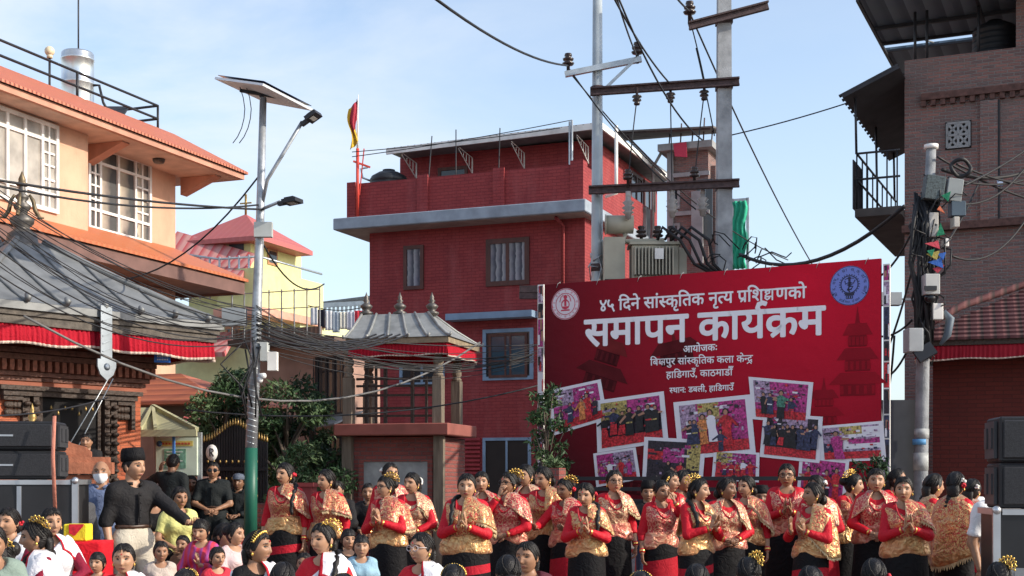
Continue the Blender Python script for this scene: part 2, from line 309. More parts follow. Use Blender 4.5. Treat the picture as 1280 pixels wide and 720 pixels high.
# ================================================================== people
def surface_net(D, lo, h):
    """closed quad mesh of D < 0 on a grid"""
    ins = D < 0
    c = [(0,0,0),(1,0,0),(0,1,0),(1,1,0),(0,0,1),(1,0,1),(0,1,1),(1,1,1)]
    nx, ny, nz_ = D.shape
    def cor(A, k): i, j, l = c[k]; return A[i:nx-1+i, j:ny-1+j, l:nz_-1+l]
    cnt = sum(cor(ins, k).astype(np.int8) for k in range(8))
    act = (cnt > 0) & (cnt < 8)
    I = np.argwhere(act)
    if not len(I): return np.zeros((0, 3)), []
    vals = np.stack([cor(D, k)[act] for k in range(8)], 1)
    acc = np.zeros((len(I), 3)); n = np.zeros(len(I))
    for a in range(8):
        for ax in range(3):
            b = a | (1 << ax)
            if b == a: continue
            va, vb = vals[:, a], vals[:, b]; cr = (va < 0) != (vb < 0)
            t = np.where(cr, va / np.where(cr, va - vb, 1), 0)
            p = np.array(c[a], float)[None, :] + np.zeros((len(I), 3)); p[:, ax] += t
            acc[cr] += p[cr]; n[cr] += 1
    V = (I + acc / n[:, None]) * h + np.array(lo)
    idx = np.full(act.shape, -1, np.int64); idx[act] = np.arange(len(I))
    Fs = []
    for ax in range(3):
        o1, o2 = [(1, 2), (2, 0), (0, 1)][ax]
        sl0 = [slice(None)]*3; sl1 = [slice(None)]*3; sl0[ax] = slice(0, -1); sl1[ax] = slice(1, None)
        e = ins[tuple(sl0)] != ins[tuple(sl1)]
        E_ = np.argwhere(e)
        ok = (E_[:, o1] > 0) & (E_[:, o2] > 0) & (E_[:, o1] < act.shape[o1]) & (E_[:, o2] < act.shape[o2]) & (E_[:, ax] < act.shape[ax])
        E_ = E_[ok]
        if not len(E_): continue
        flip = ~ins[tuple(E_.T)]
        q = []
        for d1, d2 in ((0, 0), (1, 0), (1, 1), (0, 1)):
            J = E_.copy(); J[:, o1] -= 1 - d1; J[:, o2] -= 1 - d2; q.append(idx[tuple(J.T)])
        Q = np.stack(q, 1); Q[flip] = Q[flip][:, ::-1]
        Fs.append(Q)
    Q = np.concatenate(Fs); Q = Q[(Q >= 0).all(1)]
    return V, Q
def seg_d(P_, a, b, ra, rb, fy=1.0):
    X, Y, Z = P_; a = np.array(a, float); b = np.array(b, float)
    ab = b - a; ab[1] /= fy; yy = (Y - a[1]) / fy
    l2 = (ab**2).sum() + 1e-9
    t = np.clip(((X - a[0])*ab[0] + yy*ab[1] + (Z - a[2])*ab[2]) / l2, 0, 1)
    return np.sqrt((X - a[0] - t*ab[0])**2 + (yy - t*ab[1])**2 + (Z - a[2] - t*ab[2])**2) - (ra + (rb - ra)*t)
def smin(a, b, k):
    h = np.clip(.5 + .5*(b - a)/k, 0, 1)
    return b + (a - b)*h - k*h*(1 - h)
# ---- head grid shared by face and hair
_lon = np.radians(np.concatenate([np.linspace(-80, 80, 43), np.linspace(80, 280, 17)[1:-1]]))
_lat = np.radians(np.concatenate([np.linspace(-86, -46, 6)[:-1], np.linspace(-46, 26, 29)[:-1], np.linspace(26, 86, 9)]))
_NL, _NT = len(_lon), len(_lat)
_LO, _LA = np.meshgrid(_lon, _lat)
def _head_base():
    a, b, c = .0775, .095, .110
    x = a*np.sin(_LO)*np.cos(_LA); y = -b*np.cos(_LO)*np.cos(_LA); z = c*np.sin(_LA)
    t = np.clip(-z/c, 0, 1)
    x = x*(1 - .24*t**1.6); y = np.where(y > 0, y*(1 - .38*t), y*(1 - .03*t))
    return x, y, z
_HX, _HY, _HZ = _head_base()
_fc = [(i*_NL+j, i*_NL+(j+1) % _NL, (i+1)*_NL+(j+1) % _NL, (i+1)*_NL+j) for i in range(_NT-1) for j in range(_NL)] + [tuple(range(_NL-1, -1, -1)), tuple(range((_NT-1)*_NL, _NT*_NL))]
def head_mesh(rng, plump=0.0):
    ew, eh, by, lw, ls, ex = rng.uniform(.0125, .0155), rng.uniform(.0036, .0054), rng.uniform(-.002, .003), rng.uniform(.019, .026), rng.uniform(-.003, .002), rng.uniform(.029, .033)
    x, y, z = _HX.copy(), _HY.copy(), _HZ.copy()
    x = x*(1 + plump*.12*np.clip(1 - np.abs(z + .03)/.09, 0, 1))
    ax = np.abs(x); g = lambda u: np.exp(-u*u); fr = np.clip(-y/.05, 0, 1)
    n_ = rng.uniform(.75, 1.3); x = x*rng.uniform(.95, 1.06)*(1 + rng.uniform(-.05, .08)*np.clip(-z/.11, 0, 1)); z = z*rng.uniform(.96, 1.05)
    dy = (-.013*n_*g(x/.011)*g((z+.012)/.026) - .015*n_*g(x/.014)*g((z+.030)/.012) + .0155*g((ax-.032)/.018)*g((z-.009)/.013) - .005*g((ax-.03)/.022)*g((z-.031)/.009)
          - .006*g((ax-.042)/.02)*g((z+.026)/.02) - .008*g(x/.023)*g((z+.060)/.010) + .005*g(x/.03)*g((z+.077)/.007) - .009*g(x/.026)*g((z+.096)/.014) + .004*g(x/.02)*g((z+.0465)/.004))
    y = y + dy*fr
    V = np.stack([x, y, z], 2).reshape(-1, 3)
    mi = []
    for f in _fc:
        c = V[list(f)].mean(0) if len(f) == 4 else V[f[0]]
        cx, cz = abs(c[0]), c[2]; k = 0
        if c[1] < -.035 and len(f) == 4:
            if (cx/lw)**2 + ((cz+.0605-ls)/.0075)**2 < 1: k = 1
            e = ((cx-ex)/ew)**2 + ((cz-.008-.12*(cx-ex))/eh)**2
            if e < 1: k = 2 if abs(cx-.031) < .0085 or e > .55 else 4  # dark rim and dulled whites paint the eyelid's shade into the eye
            if abs(cx-.033) < .020 and abs(cz-(.031+by-.006*((cx-.030)/.018)**2)) < .0036: k = 3
        mi.append(k)
    return V, mi
def hair_mesh(style, rng, vol=1.07):
    az = np.degrees(np.abs((_LO + math.pi) % (2*math.pi) - math.pi))
    hl = np.interp(az, [0, 25, 45, 60, 74, 92, 112, 180], [.073, .070, .056, .03, -.012, -.045, -.085, -.09])
    if style == 'short': hl = np.interp(az, [0, 40, 58, 70, 84, 100, 120, 180], [.068, .062, .04, .02, -.015, .0, -.045, -.06]); vol -= .012
    if style == 'fringe': hl = np.interp(az, [0, 40, 62, 75, 92, 112, 180], [.038, .036, .02, -.03, -.06, -.09, -.09])
    m = np.clip((_HZ - hl + .006)/.016, 0, 1); m = m*m*(3-2*m)
    ph = rng.uniform(0, 6, 4)
    lump = .014*np.sin(4*_LO + ph[0])*np.sin(5*_LA + ph[1]) + .008*np.sin(11*_LO + ph[2]) + .006*np.sin(23*_LO + ph[3] + 4*_LA)
    top = np.clip(_HZ/.11, 0, 1)
    f = .90 + m*(vol - .90 + lump + .02*top) - m*.028*np.exp(-((_HX-.004)/.007)**2)*(np.cos(_LO) > -.2)*(style != 'short')*(top > .2)
    return np.stack([_HX*f, _HY*f, _HZ*f], 2).reshape(-1, 3)

SKIN = [mat('skin_tan', (.41, .225, .135), .5, var=.12, vs_=14), mat('skin_brown', (.31, .160, .092), .5, var=.12, vs_=14), mat('skin_deep', (.215, .108, .062), .48, var=.12, vs_=14)]
LIP = mat('lip_red', (.26, .045, .045), .35, var=.1); LIPN = mat('lip_natural', (.30, .12, .09), .45, var=.1)
EYE = mat('eye_dark', (.012, .009, .008), .2, var=.1); BROW = mat('brow_dark', (.05, .028, .019), .7); WHITE_EYE = mat('eye_white', (.22, .18, .16), .3)
def hair_material():
    m, t, b = newmat('black_hair'); l = t.links.new
    b.inputs['Base Color'].default_value = (.009, .007, .0065, 1); b.inputs['Roughness'].default_value = .46; b.inputs['Specular IOR Level'].default_value = .32
    c = t.nodes.new('ShaderNodeTexCoord'); mpn = t.nodes.new('ShaderNodeMapping'); mpn.inputs['Scale'].default_value = (60, 9, 60); l(c.outputs['Object'], mpn.inputs[0])
    n = t.nodes.new('ShaderNodeTexNoise'); n.inputs['Scale'].default_value = 2.2; n.inputs['Detail'].default_value = 3; l(mpn.outputs[0], n.inputs['Vector'])
    bp = t.nodes.new('ShaderNodeBump'); bp.inputs['Strength'].default_value = .6; bp.inputs['Distance'].default_value = .01; l(n.outputs['Fac'], bp.inputs['Height']); l(bp.outputs[0], b.inputs['Normal'])
    return m
HAIR = hair_material()
GOLD = mat('gilt_metal', (.75, .48, .12), .3, metal=.85, var=.2, vs_=20)
FRED = mat('flower_red', (.55, .015, .03), .6, var=.3, vs_=30); FWHITE = mat('flower_white', (.8, .76, .68), .6)
BANGLE = mat('bangle_red', (.5, .02, .03), .3); BEAD = mat('bead_strand', (.45, .02, .03), .35, var=.3, vs_=60)
GLASSF = mat('spectacle_frame', (.02, .018, .018), .3)
RED = cloth('red_blouse', (.50, .010, .022), rough=.6, wr=.8)
BLACK = cloth('black_cotton', (.007, .0065, .0075), wr=.8)
REDHEM = cloth('red_hem', (.42, .012, .025))
B_PINK = brocade('brocade_rose', (.46, .028, .040), (.66, .36, .22), (.54, .15, .11), scale=26, amount=.45)
B_GOLD = brocade('brocade_gold', (.54, .33, .13), (.42, .035, .03), (.62, .41, .19), scale=30, amount=.40, rough=.36, metal=.45)
B_CREAM = brocade('brocade_cream', (.66, .45, .25), (.42, .045, .04), (.70, .50, .30), scale=32, amount=.45)
S_GOLD = brocade('silk_gold', (.52, .27, .10), (.60, .38, .16), (.44, .14, .06), scale=12, amount=.5, rough=.30, metal=.5)
B_ROSEGOLD = brocade('brocade_rosegold', (.46, .085, .055), (.60, .33, .14), (.44, .04, .04), scale=24, amount=.5, rough=.34, metal=.4)
S_ROSE = brocade('silk_rose', (.52, .16, .10), (.62, .30, .18), (.46, .06, .06), scale=12, amount=.5, rough=.32, metal=.4)
FRINGE = mat('fringe_cream', (.60, .46, .26), .8)
def T_axis(o, x, y):
    """matrix with given origin, x and y axes"""
    x = Vector(x).normalized(); y = Vector(y); y = (y - x*y.dot(x)).normalized(); z = x.cross(y)
    return Matrix(((x.x, y.x, z.x, o[0]), (x.y, y.y, z.y, o[1]), (x.z, y.z, z.z, o[2]), (0, 0, 0, 1)))
def hand(mb, W, d, nrm, side, curl=.25, k=1.0, mi=0, spread=1.0):
    """palm and five fingers; W wrist, d towards the fingertips, nrm out of the palm"""
    d = Vector(d).normalized(); nrm = Vector(nrm); nrm = (nrm - d*nrm.dot(d)).normalized()
    wv = d.cross(nrm) * side                       # towards the thumb
    W = Vector(W)
    mb.tube([W - d*.03, W, W + d*.03*k, W + d*.065*k, W + d*.088*k], [.020, .021, .026*k, .030*k, .026*k], 8, mi, ell=.46, up=wv)
    for i, (o, ln) in enumerate(((.025, .066), (.0085, .074), (-.0085, .069), (-.025, .054))):
        p = W + d*.078*k + wv*o*k; dd = (d + wv*o*2.2*spread).normalized(); pts = [p]; a = curl
        for s in (.4, .33, .27):
            q = dd*math.cos(a) + nrm*math.sin(a); pts.append(pts[-1] + q*ln*s*k); a += curl*1.1
        mb.tube(pts, [.0092*k, .0088*k, .008*k, .006*k], 6, mi)
    p = W + d*.022*k + wv*.022*k; t1 = (d*.62 + wv*.75 + nrm*.25).normalized(); t2 = (d*.9 + wv*.3 + nrm*.3).normalized()
    mb.tube([p, p + t1*.03*k, p + t1*.03*k + t2*.028*k, p + t1*.03*k + t2*.05*k], [.0125*k, .0115*k, .0095*k, .007*k], 6, mi)
# pose: for the side s (+1 is the person's left): wrist, elbow hint, hand direction, palm normal, curl
def arm_pose(kind, s):
    if kind == 'namaste': return (s*.034, -.245, 1.115), (s*.75, .15, -1), (-s*.10, -.28, 1), (-s, 0, 0), .03
    if kind == 'namaste_open': return (s*.075, -.25, 1.10), (s*.75, .2, -1), (-s*.05, -.35, 1), (-s, .1, 0), .10
    if kind == 'hold': return (s*.055, -.205, .955), (s*1, .35, -.3), (-s*.9, -.25, -.25), (0, 1, .1), .35
    if kind == 'face': return (s*.035, -.20, 1.335), (s*.7, -.3, -1), (-s*.25, .28, 1), (-s*.3, 1, -.2), .3
    if kind == 'cheek': return (s*.11, -.15, 1.34), (s*.8, -.2, -1), (-s*.2, .25, 1), (-s*.8, .5, 0), .3
    if kind == 'cross': return (-s*.10, -.20, 1.06 + s*.02), (s*1, .1, -.6), (-s*1, .1, .15), (0, 1, 0), .35
    if kind == 'give': return (s*.30, -.40, 1.0), (s*.7, .5, -.8), (-s*.1, -.9, .05), (-s*.2, .2, 1), .4
    if kind == 'reach': return (s*.20, -.36, 1.06), (s*.8, .3, -.8), (-s*.3, -.9, .1), (-s*.4, 0, .6), .45
    if kind == 'lap': return (s*.08, -.26, .99), (s*1, .2, -.4), (-s*.7, -.5, -.1), (0, .2, -1), .35
    if kind == 'raise': return (s*.26, -.25, 1.36), (s*1, .3, -.9), (s*.05, -.3, 1), (-s*.4, -1, 0), .3
    return (s*.235, -.05, .80), (s*.35, 1, 0), (0, -.12, -1), (-s, 0, 0), .4          # down
N_PERSON = [0]
def person(label, px, top, d, yaw=0, pose='down', pose2=None, outfit='dancer', hair='bun', H=None, base=0.0, hyaw=0, hpitch=0, skin=0, w=1.0, orn=None, orn_side=1,
           glasses=False, cape=1, wrap='rose', sash=None, top_col=None, leg_col=None, man=False, sit=False, group=None, hs=1.0, lips=None, cat='person', lean=0, sleeve=.9,
           extra=(), capecol=None, hem=None, slim_hair=1.085, cap=None, tuck=False, neck=True, plait_side=1, skirt=True):
    hs *= 1.02; w *= .89; N_PERSON[0] += 1; rng = np.random.default_rng(1000 + N_PERSON[0]); pr = random.Random(N_PERSON[0])
    ztop = CZ + (600 - top)/F*d
    if sit: Hh = H or 1.58; s = Hh/1.6; zoff = ztop - 1.617*s
    else: zoff = base; s = (ztop - base)/(1.597 + (hs-1)*.2)
    Rm = lambda p: Vector(p)
    # ------------------------------------------------ joints
    sw = (.168 if man else .142)*(.5 + .5*w); wy = .74*(.4 + .6*w)
    hipz = .86
    arms = {}
    for sd in (1, -1):
        kd = (pose if sd == 1 else (pose2 or pose))
        W, hint, hd, pn, curl = arm_pose(kd, sd); W = Vector(W); S = Vector((sd*sw, .012, 1.285)); W.x += sd*.03*(w-1)*3 if kd == 'down' else 0
        l1, l2 = .275, .235; v = W - S; dist = min(v.length, (l1+l2)*.995); v.normalize(); W = S + v*dist
        a = (l1*l1 - l2*l2 + dist*dist)/(2*dist); hgt = math.sqrt(max(l1*l1 - a*a, 0)); hv = Vector(hint); hv = (hv - v*hv.dot(v)).normalized()
        E = S + v*a + hv*hgt; arms[sd] = (S, E, W, hd, pn, curl)
    knees = {sd: ((sd*.10, -.40, .86), (sd*.10, -.40, .50), (sd*.10, -.52, .46)) if sit else ((sd*.088, -.015, .47), (sd*.088, .02, .085), (sd*.10, -.12, .035)) for sd in (1, -1)}
    # ------------------------------------------------ fields
    h = .0185
    xs = [p.x for A in arms.values() for p in A[:3]]; ys = [p.y for A in arms.values() for p in A[:3]]
    lo = np.array([min(xs+[-.25*w])-.09, min(ys + [-.2*w - .04, -.60 if sit else -.2])-.07, .40 if sit else -.02]); hi = np.array([max(xs+[.25*w])+.09, max(ys+[.17*w])+.09, 1.47])
    ax = [np.arange(lo[i], hi[i] + h, h) for i in range(3)]
    G = np.meshgrid(*ax, indexing='ij'); X, Y, Z = G
    hw_ = (.92 if man else 1.0)*w; T_ = seg_d(G, (-.07*hw_, 0, .88), (.07*hw_, 0, .88), .122*hw_, .122*hw_, wy)
    T_ = smin(T_, seg_d(G, (0, 0, .9), (0, 0, 1.06), .145*w, (.138 if man else .126)*w, wy), .06)
    T_ = smin(T_, seg_d(G, (0, 0, 1.06), (0, 0, 1.2), (.138 if man else .126)*w, .15*w, wy), .05)
    T_ = smin(T_, seg_d(G, (-.05, 0, 1.2), (.05, 0, 1.2), .122*w, .122*w, wy), .05)
    T_ = smin(T_, seg_d(G, (-sw+.04, .012, 1.283), (sw-.04, .012, 1.283), .054, .054), .05)
    if not man and hs < 1.2:
        for sd in (1, -1): T_ = smin(T_, seg_d(G, (sd*.066*w, -.075*w, 1.165), (sd*.066*w, -.073*w, 1.16), .066*w, .066*w), .045)
    neck_d = seg_d(G, (0, .03, 1.26), (0, .008, 1.42), .055 if man else .050, .052 if man else .046)
    A_ = None; Sl = None
    for sd, (S, E, W, *_r) in arms.items():
        fd = (W - E).normalized(); k_ = (1.12 if man else 1.0)*(.55 + .45*w)
        up = seg_d(G, S, E, .046*k_, .039*k_); fo = seg_d(G, E, W, .037*k_, .024)
        arm = smin(up, fo, .02)
        if sleeve <= .5: cp = S + (E-S)*(sleeve*2); dr = (E-S).normalized(); slv = np.maximum(up, (X-cp.x)*dr.x + (Y-cp.y)*dr.y + (Z-cp.z)*dr.z)
        else: cp = E + (W-E)*(sleeve*2-1); slv = np.maximum(arm, np.where(fo < up, (X-cp.x)*fd.x + (Y-cp.y)*fd.y + (Z-cp.z)*fd.z, -1))
        A_ = arm if A_ is None else np.minimum(A_, arm); Sl = slv if Sl is None else np.minimum(Sl, slv)
    Lg = None
    for sd, (kn, an, toe) in knees.items():
        lg = smin(seg_d(G, (sd*.085, 0, hipz), kn, .090*w, .058), seg_d(G, kn, an, .055, .036), .03)
        lg = smin(lg, seg_d(G, (an[0], an[1], an[2]-.03), toe, .034, .028), .02)
        Lg = lg if Lg is None else np.minimum(Lg, lg)
    B_ = smin(smin(smin(T_ + .004, neck_d, .04), A_, .035), Lg, .05)
    V, Q = surface_net(B_, lo, h)
    # ------------------------------------------------ head placement
    TH = TR(0, .004, 1.352) @ rot_z(R(hyaw)) @ rot_x(R(hpitch)) @ TR(0, -.018, .112*hs) @ Matrix.Scale(hs, 4)
    mb = MB(); mb.add([tuple(v) for v in V], [tuple(q) for q in Q], 0, True)
    hv_, hm = head_mesh(rng, plump=(w-1)*2.2)
    o0 = len(mb.f); mb.add([tuple(TH @ Vector(p)) for p in hv_], _fc, 0, True); mb.m[o0:] = hm
    for sd in (1, -1): mb.ell((sd*.0745, .006, -.006), (.011, .019, .030), 8, 6, 0, T=TH)
    for sd, (S, E, W, hd, pn, curl) in arms.items(): hand(mb, W, hd, pn, sd, curl, k=.98 if not man else 1.08)
    SM = Matrix.Scale(s, 4)
    def fin(m_, name, mats, parent=None, solid=0):
        m_.v = [tuple(SM @ Vector(p)) for p in m_.v]
        o = m_.build(name, mats, parent, uv=False)
        if solid: md = o.modifiers.new('thickness', 'SOLIDIFY'); md.thickness = solid; md.offset = 1
        return o
    lp = lips if lips is not None else (LIPN if (man or outfit != 'dancer') else LIP)
    root = fin(mb, 'person', [SKIN[skin], lp, EYE, BROW, WHITE_EYE])
    x = (px - 640)/F*d
    root.location = (x, d, zoff); root.rotation_euler = (R(lean + pr.uniform(-2, 2.5)), R(pr.uniform(-2, 2)), R(yaw + pr.uniform(-6, 6)))
    tag(root, label, cat, group)
    if sit: root['sits'] = 1; root['seat_z'] = max(.06, zoff + .745*s)
    def net(Dd, name, m_, parent=root):
        V, Q = surface_net(Dd, lo, h)
        if len(V) == 0: return None
        b = MB(); b.add([tuple(v) for v in V], [tuple(q) for q in Q], 0, True); return fin(b, name, m_, parent)
    AX = np.abs(X)
    nk = np.sqrt(X**2 + (Y+.05)**2 + (Z-1.365)**2) - (.088 if not man else .068)
    # ------------------------------------------------ clothes
    if outfit == 'dancer':
        net(np.maximum(np.maximum(smin(T_, Sl, .03) - .011, .93 - Z), -nk), 'blouse', RED)
        wm = {'rose': B_PINK, 'gold': B_GOLD, 'cream': B_CREAM, 'copper': B_ROSEGOLD}[wrap]
        Vn = np.where(Y < 0, (Z - 1.225 - .6*AX)*.75, Z - 1.30)
        net(np.maximum(np.maximum(T_ - .024 + .0025*np.sin(Z*70 + X*20), .95 - Z), Vn), 'brocade_wrap', wm)
        sm_ = sash or (S_GOLD if wrap != 'rose' else S_ROSE)
        net(np.maximum(np.maximum(T_ - .043 + .003*np.sin(Z*95 + 3*np.sin(X*7)) , .845 + .06*X - Z), Z - 1.035 - .10*X), 'waist_sash', sm_)
        bandy = pr.choice((0, 0, 1, 2)); sk = MB(); pro = [(.195*w, 1.0), (.20*w, .92), (.205*w, .84), (.215*w, .60), (.235*w, .30), (.25*w, .06)]
        n = 40; vs_ = []
        zr = [1.0, .92, .85, .80, .74, .66, .45, .25, .14, .06]
        for z in zr:
            r0 = np.interp(z, [.06, .3, .6, .85, 1.0], [.25, .235, .218, .205, .165])*w
            for j in range(n):
                a = 2*math.pi*j/n; f = 1 + .03*math.sin(5*a+1)*(1-z) + .02*math.sin(9*a)*(1-z); vs_.append((r0*f*math.cos(a), r0*f*.73*math.sin(a), z + (.03*math.cos(a) if .6 < z < .9 else 0)))
        for i in range(len(zr)-1): sk.add([], []) if False else None
        fs = [(i*n+j, (i+1)*n+j, (i+1)*n+(j+1) % n, i*n+(j+1) % n) for i in range(len(zr)-1) for j in range(n)]
        sk.add(vs_, fs, 0, True)
        for k_, f in enumerate(fs):
            i = k_//n
            if (i == 4 and bandy) or i >= 7 or (i in (5, 6) and bandy == 2): sk.m[k_] = 1
        fin(sk, 'skirt', [BLACK, REDHEM], root)
    elif outfit != 'none':
        tc_ = top_col or cloth('shirt_grey', (.2, .2, .22)); lc = leg_col or BLACK
        if outfit == 'sari':
            tc2 = tc_
            net(np.maximum(np.maximum(smin(T_, Sl, .02) - .007, 1.0 - Z), -nk), 'blouse', tc2)
            Vn = np.where(Y < 0, (Z - 1.26 - .9*X)*.7, Z - 1.31 + .2*(X < 0)*0)
            net(np.maximum(np.maximum(T_ - .036, .80 - Z), Vn), 'sari_wrap', capecol)
            net(np.minimum(Lg, np.maximum(T_, Z-1.0)) - .035, 'sari_skirt', capecol)
        else:
            wob = .004*np.sin(Z*38 + 5*np.sin(X*9)) + .003*np.sin(X*40 + Z*20)
            net(np.maximum(np.maximum(smin(T_ - .016, Sl - .014, .04) + wob, (.985 if tuck else .80) - Z), -nk), 'shirt', tc_)
            if tuck: net(np.maximum(T_ - .022, np.abs(Z - .985) - .020), 'belt', M_BELT)
            if man: collar(fin, TR(0, 0, 0), root, tc_, cat, 1.02 if tuck else .92)
            net(np.maximum(smin(Lg - .016, np.maximum(T_ - .008, Z - .98), .04), .07 - Z if not sit else .47 - Z), 'trousers', lc)
    # ------------------------------------------------ shawl falling from the shoulder
    if outfit == 'dancer' and cape or (outfit == 'sari' and cape):
        cm = capecol or {'rose': B_PINK, 'gold': B_GOLD, 'cream': B_CREAM, 'copper': B_ROSEGOLD}[wrap]
        sides = {1: [(1, pr.uniform(-6, 22), 205)], -1: [(-1, -8, 205)], 2: [(1, 22, 180), (-1, 22, 180)], 3: [(1, 62, 298)]}[cape]
        for (sd, p0, p1) in sides:
            nU, nV = 56, 16; pr_l = pr.uniform(.08, .24); hz = (hem if hem is not None else pr.uniform(.99, 1.09)); ph1, ph2 = pr.uniform(0, 6), pr.uniform(0, 6)
            prof = np.array([(.060, .052, 1.375), (.100, .078, 1.352), (.150, .105, 1.325), (.200, .125, 1.285), (.225, .152, 1.22), (.243, .168, 1.14), (.258, .182, 1.06), (.272, .195, .95), (.29, .21, .80)])
            prof[3:, :2] *= (.45 + .55*w)
            vv = np.linspace(0, 1, nV); c = MB(); vs_ = []
            for u in np.linspace(0, 1, nU):
                ph = R(p0 + (p1-p0)*u)
                lift = max(0, math.cos(ph))**2                                   # front edge is drawn up across the breast
                zb = hz + pr_l*lift + .03*math.sin(2.3*ph + ph1) - (.0 if cape != 3 else .10*max(0, -math.cos(ph)))
                for v in vv:
                    z = 1.375 + (zb - 1.375)*v**1.05
                    rx = np.interp(-z, -prof[:, 2], prof[:, 0]); ry = np.interp(-z, -prof[:, 2], prof[:, 1])
                    fo = 1 + (.085*math.sin(4.3*ph + ph2) + .055*math.sin(9*ph + ph1 + 2.5*v) + .03*math.sin(17*ph + 3*v))*v**1.3 + .10*v*v*math.exp(-((ph-1.2)/.5)**2)
                    vs_.append((sd*math.sin(ph)*rx*fo, .012 - math.cos(ph)*ry*fo*(1.12 if math.cos(ph) > 0 else 1), z))
            fs = [(i*nV+j, i*nV+j+1, (i+1)*nV+j+1, (i+1)*nV+j) for i in range(nU-1) for j in range(nV-1)]
            c.add(vs_, fs, 0, True)
            for k_ in range(len(fs)):
                i, j = divmod(k_, nV-1)
                if j >= nV-3 or i < 2 or i > nU-4: c.m[k_] = 1
            cp_ = fin(c, 'shawl', [cm, S_GOLD if cape == 3 or wrap == 'gold' else B_CREAM] if outfit == 'dancer' else [cm, extra_border(top_col)], root, solid=.006)
            if outfit == 'dancer' and (cape == 3 or pr.random() < .4):
                fr = MB(); tl = .05 if cape == 3 else .026; row = [Vector(vs_[i*nV+nV-1]) for i in range(nU)]; fine = []
                for i in range(nU-1): fine += [row[i], row[i].lerp(row[i+1], .5)]
                m_ = len(fine); fr.add(fine + [p + Vector((0, 0, -.008)) for p in fine] + [p + Vector((pr.uniform(-.006, .006), pr.uniform(-.006, .006), -.008 - (tl*pr.uniform(.6, 1.1) if k_ % 2 else .002))) for k_, p in enumerate(fine)],
                    [(r*m_+k_, r*m_+k_+1, (r+1)*m_+k_+1, (r+1)*m_+k_) for r in (0, 1) for k_ in range(m_-1)], 0)
                fin(fr, 'tassel_fringe', FRINGE, cp_, solid=.004)
    # ------------------------------------------------ jewellery
    if outfit == 'dancer' and neck:
        nb = MB(); pts = [(.085*math.sin(a)*(1 + .25*math.sin(abs(a)/2)), 0, 0) for a in np.linspace(-2.6, 2.6, 2)]
        loop = []
        for t in np.linspace(0, 1, 25):
            a = math.pi*t; xx = .085*math.cos(a)*-1; zz = 1.345 - .165*math.sin(a); yy = -.045 - .105*w*math.sin(a)**.7
            loop.append((xx, yy - .012, zz))
        nb.tube(loop, .0075, 6, 0); fin(nb, 'necklace', BEAD, root)
    if outfit == 'dancer':
        for sd, (S, E, W, *_r) in arms.items():
            bg_ = MB(); dr = (W-E).normalized(); bg_.tube([W - dr*.05, W - dr*.035, W - dr*.02, W - dr*.008], [.029, .033, .033, .030], 12, 0)
            n_ = len(bg_.f)
            for k_ in range(n_): bg_.m[k_] = 1 if 12 <= k_ < 24 else 0
            fin(bg_, 'bangle', [BANGLE, GOLD], root)
    # ------------------------------------------------ hair
    hairo = None
    if hair != 'bald':
        hb = MB(); hv2 = hair_mesh(hair if hair in ('short', 'fringe') else 'long', rng, slim_hair)
        hb.add([tuple(p) for p in hv2], _fc, 0, True)
        for k_ in range(64 if hair not in ('short',) else 26):
            a = rng.uniform(-math.pi, math.pi); f0 = slim_hair*rng.uniform(1.0, 1.03); pts = []
            for q in np.linspace(0, 1, 7):
                la = R(80 - (80 + (rng.uniform(0, 6) if abs(a) > 1.2 else -28))*q); lo_ = a*(.55 + .45*q) if abs(a) > .5 else a*(.6+q)
                pts.append((.0775*math.sin(lo_)*math.cos(la)*f0, -.095*math.cos(lo_)*math.cos(la)*f0 + .008*q, .110*math.sin(la)*f0*1.02))
            hb.tube(pts, [.002, .0042, .0048, .0048, .004, .003, .0015], 4, 0)
        if hair in ('bun', 'lowbun'): zc = .035 if hair == 'bun' else -.045; hb.ell((0, .105, zc), (.052, .042, .05), 14, 10); hb.tube([(0, .085, zc)]*1 + [(0, .1, zc)], .055, 12, 0)
        if hair in ('loose', 'plait_back', 'plait_front', 'tail'):
            hb.tube([(0, .055, .03), (0, .085, -.04), (0, .082, -.10), (0, .075, -.15)], [.05, .062, .052, .035], 12, 0, ell=.6, up=(1, 0, 0))
        hb.v = [tuple(TH @ Vector(p)) for p in hb.v]
        if hair == 'loose':
            hb.tube([(0, .065, 1.42), (0, .10, 1.33), (0, .125, 1.2), (0, .125, 1.05)], [.075, .088, .085, .05], 14, 0, ell=.42, up=(1, 0, 0))
        elif hair in ('plait_back', 'plait_front', 'tail'):
            sd = plait_side
            path = [Vector((0, .085, 1.36)), Vector((0, .135*w, 1.27)), Vector((0, .14*w, 1.12)), Vector((0, .135*w, .95))] if hair != 'plait_front' else \
                   [Vector((sd*.03, .075, 1.37)), Vector((sd*.095, .03, 1.365)), Vector((sd*.115, -.06*w, 1.325)), Vector((sd*.115, -.155*w, 1.2)), Vector((sd*.12, -.165*w, 1.06))]
            n = 22; pts = []; rs = []
            for i in range(n):
                t = i/(n-1)*(len(path)-1); k_ = min(int(t), len(path)-2); p = path[k_].lerp(path[k_+1], t-k_)
                pts.append(p + Vector((.006*math.sin(i*1.9), 0, 0))); rs.append((.030 - .014*i/n)*(1 + (.22*math.sin(i*1.9*2) if hair != 'tail' else 0)))
            hb.tube(pts, rs, 9, 0)
        hairo = fin(hb, 'hair', HAIR, root)
        def hp(m_, nm, mt): m_.v = [tuple(TH @ Vector(p)) for p in m_.v]; return fin(m_, nm, mt, hairo)
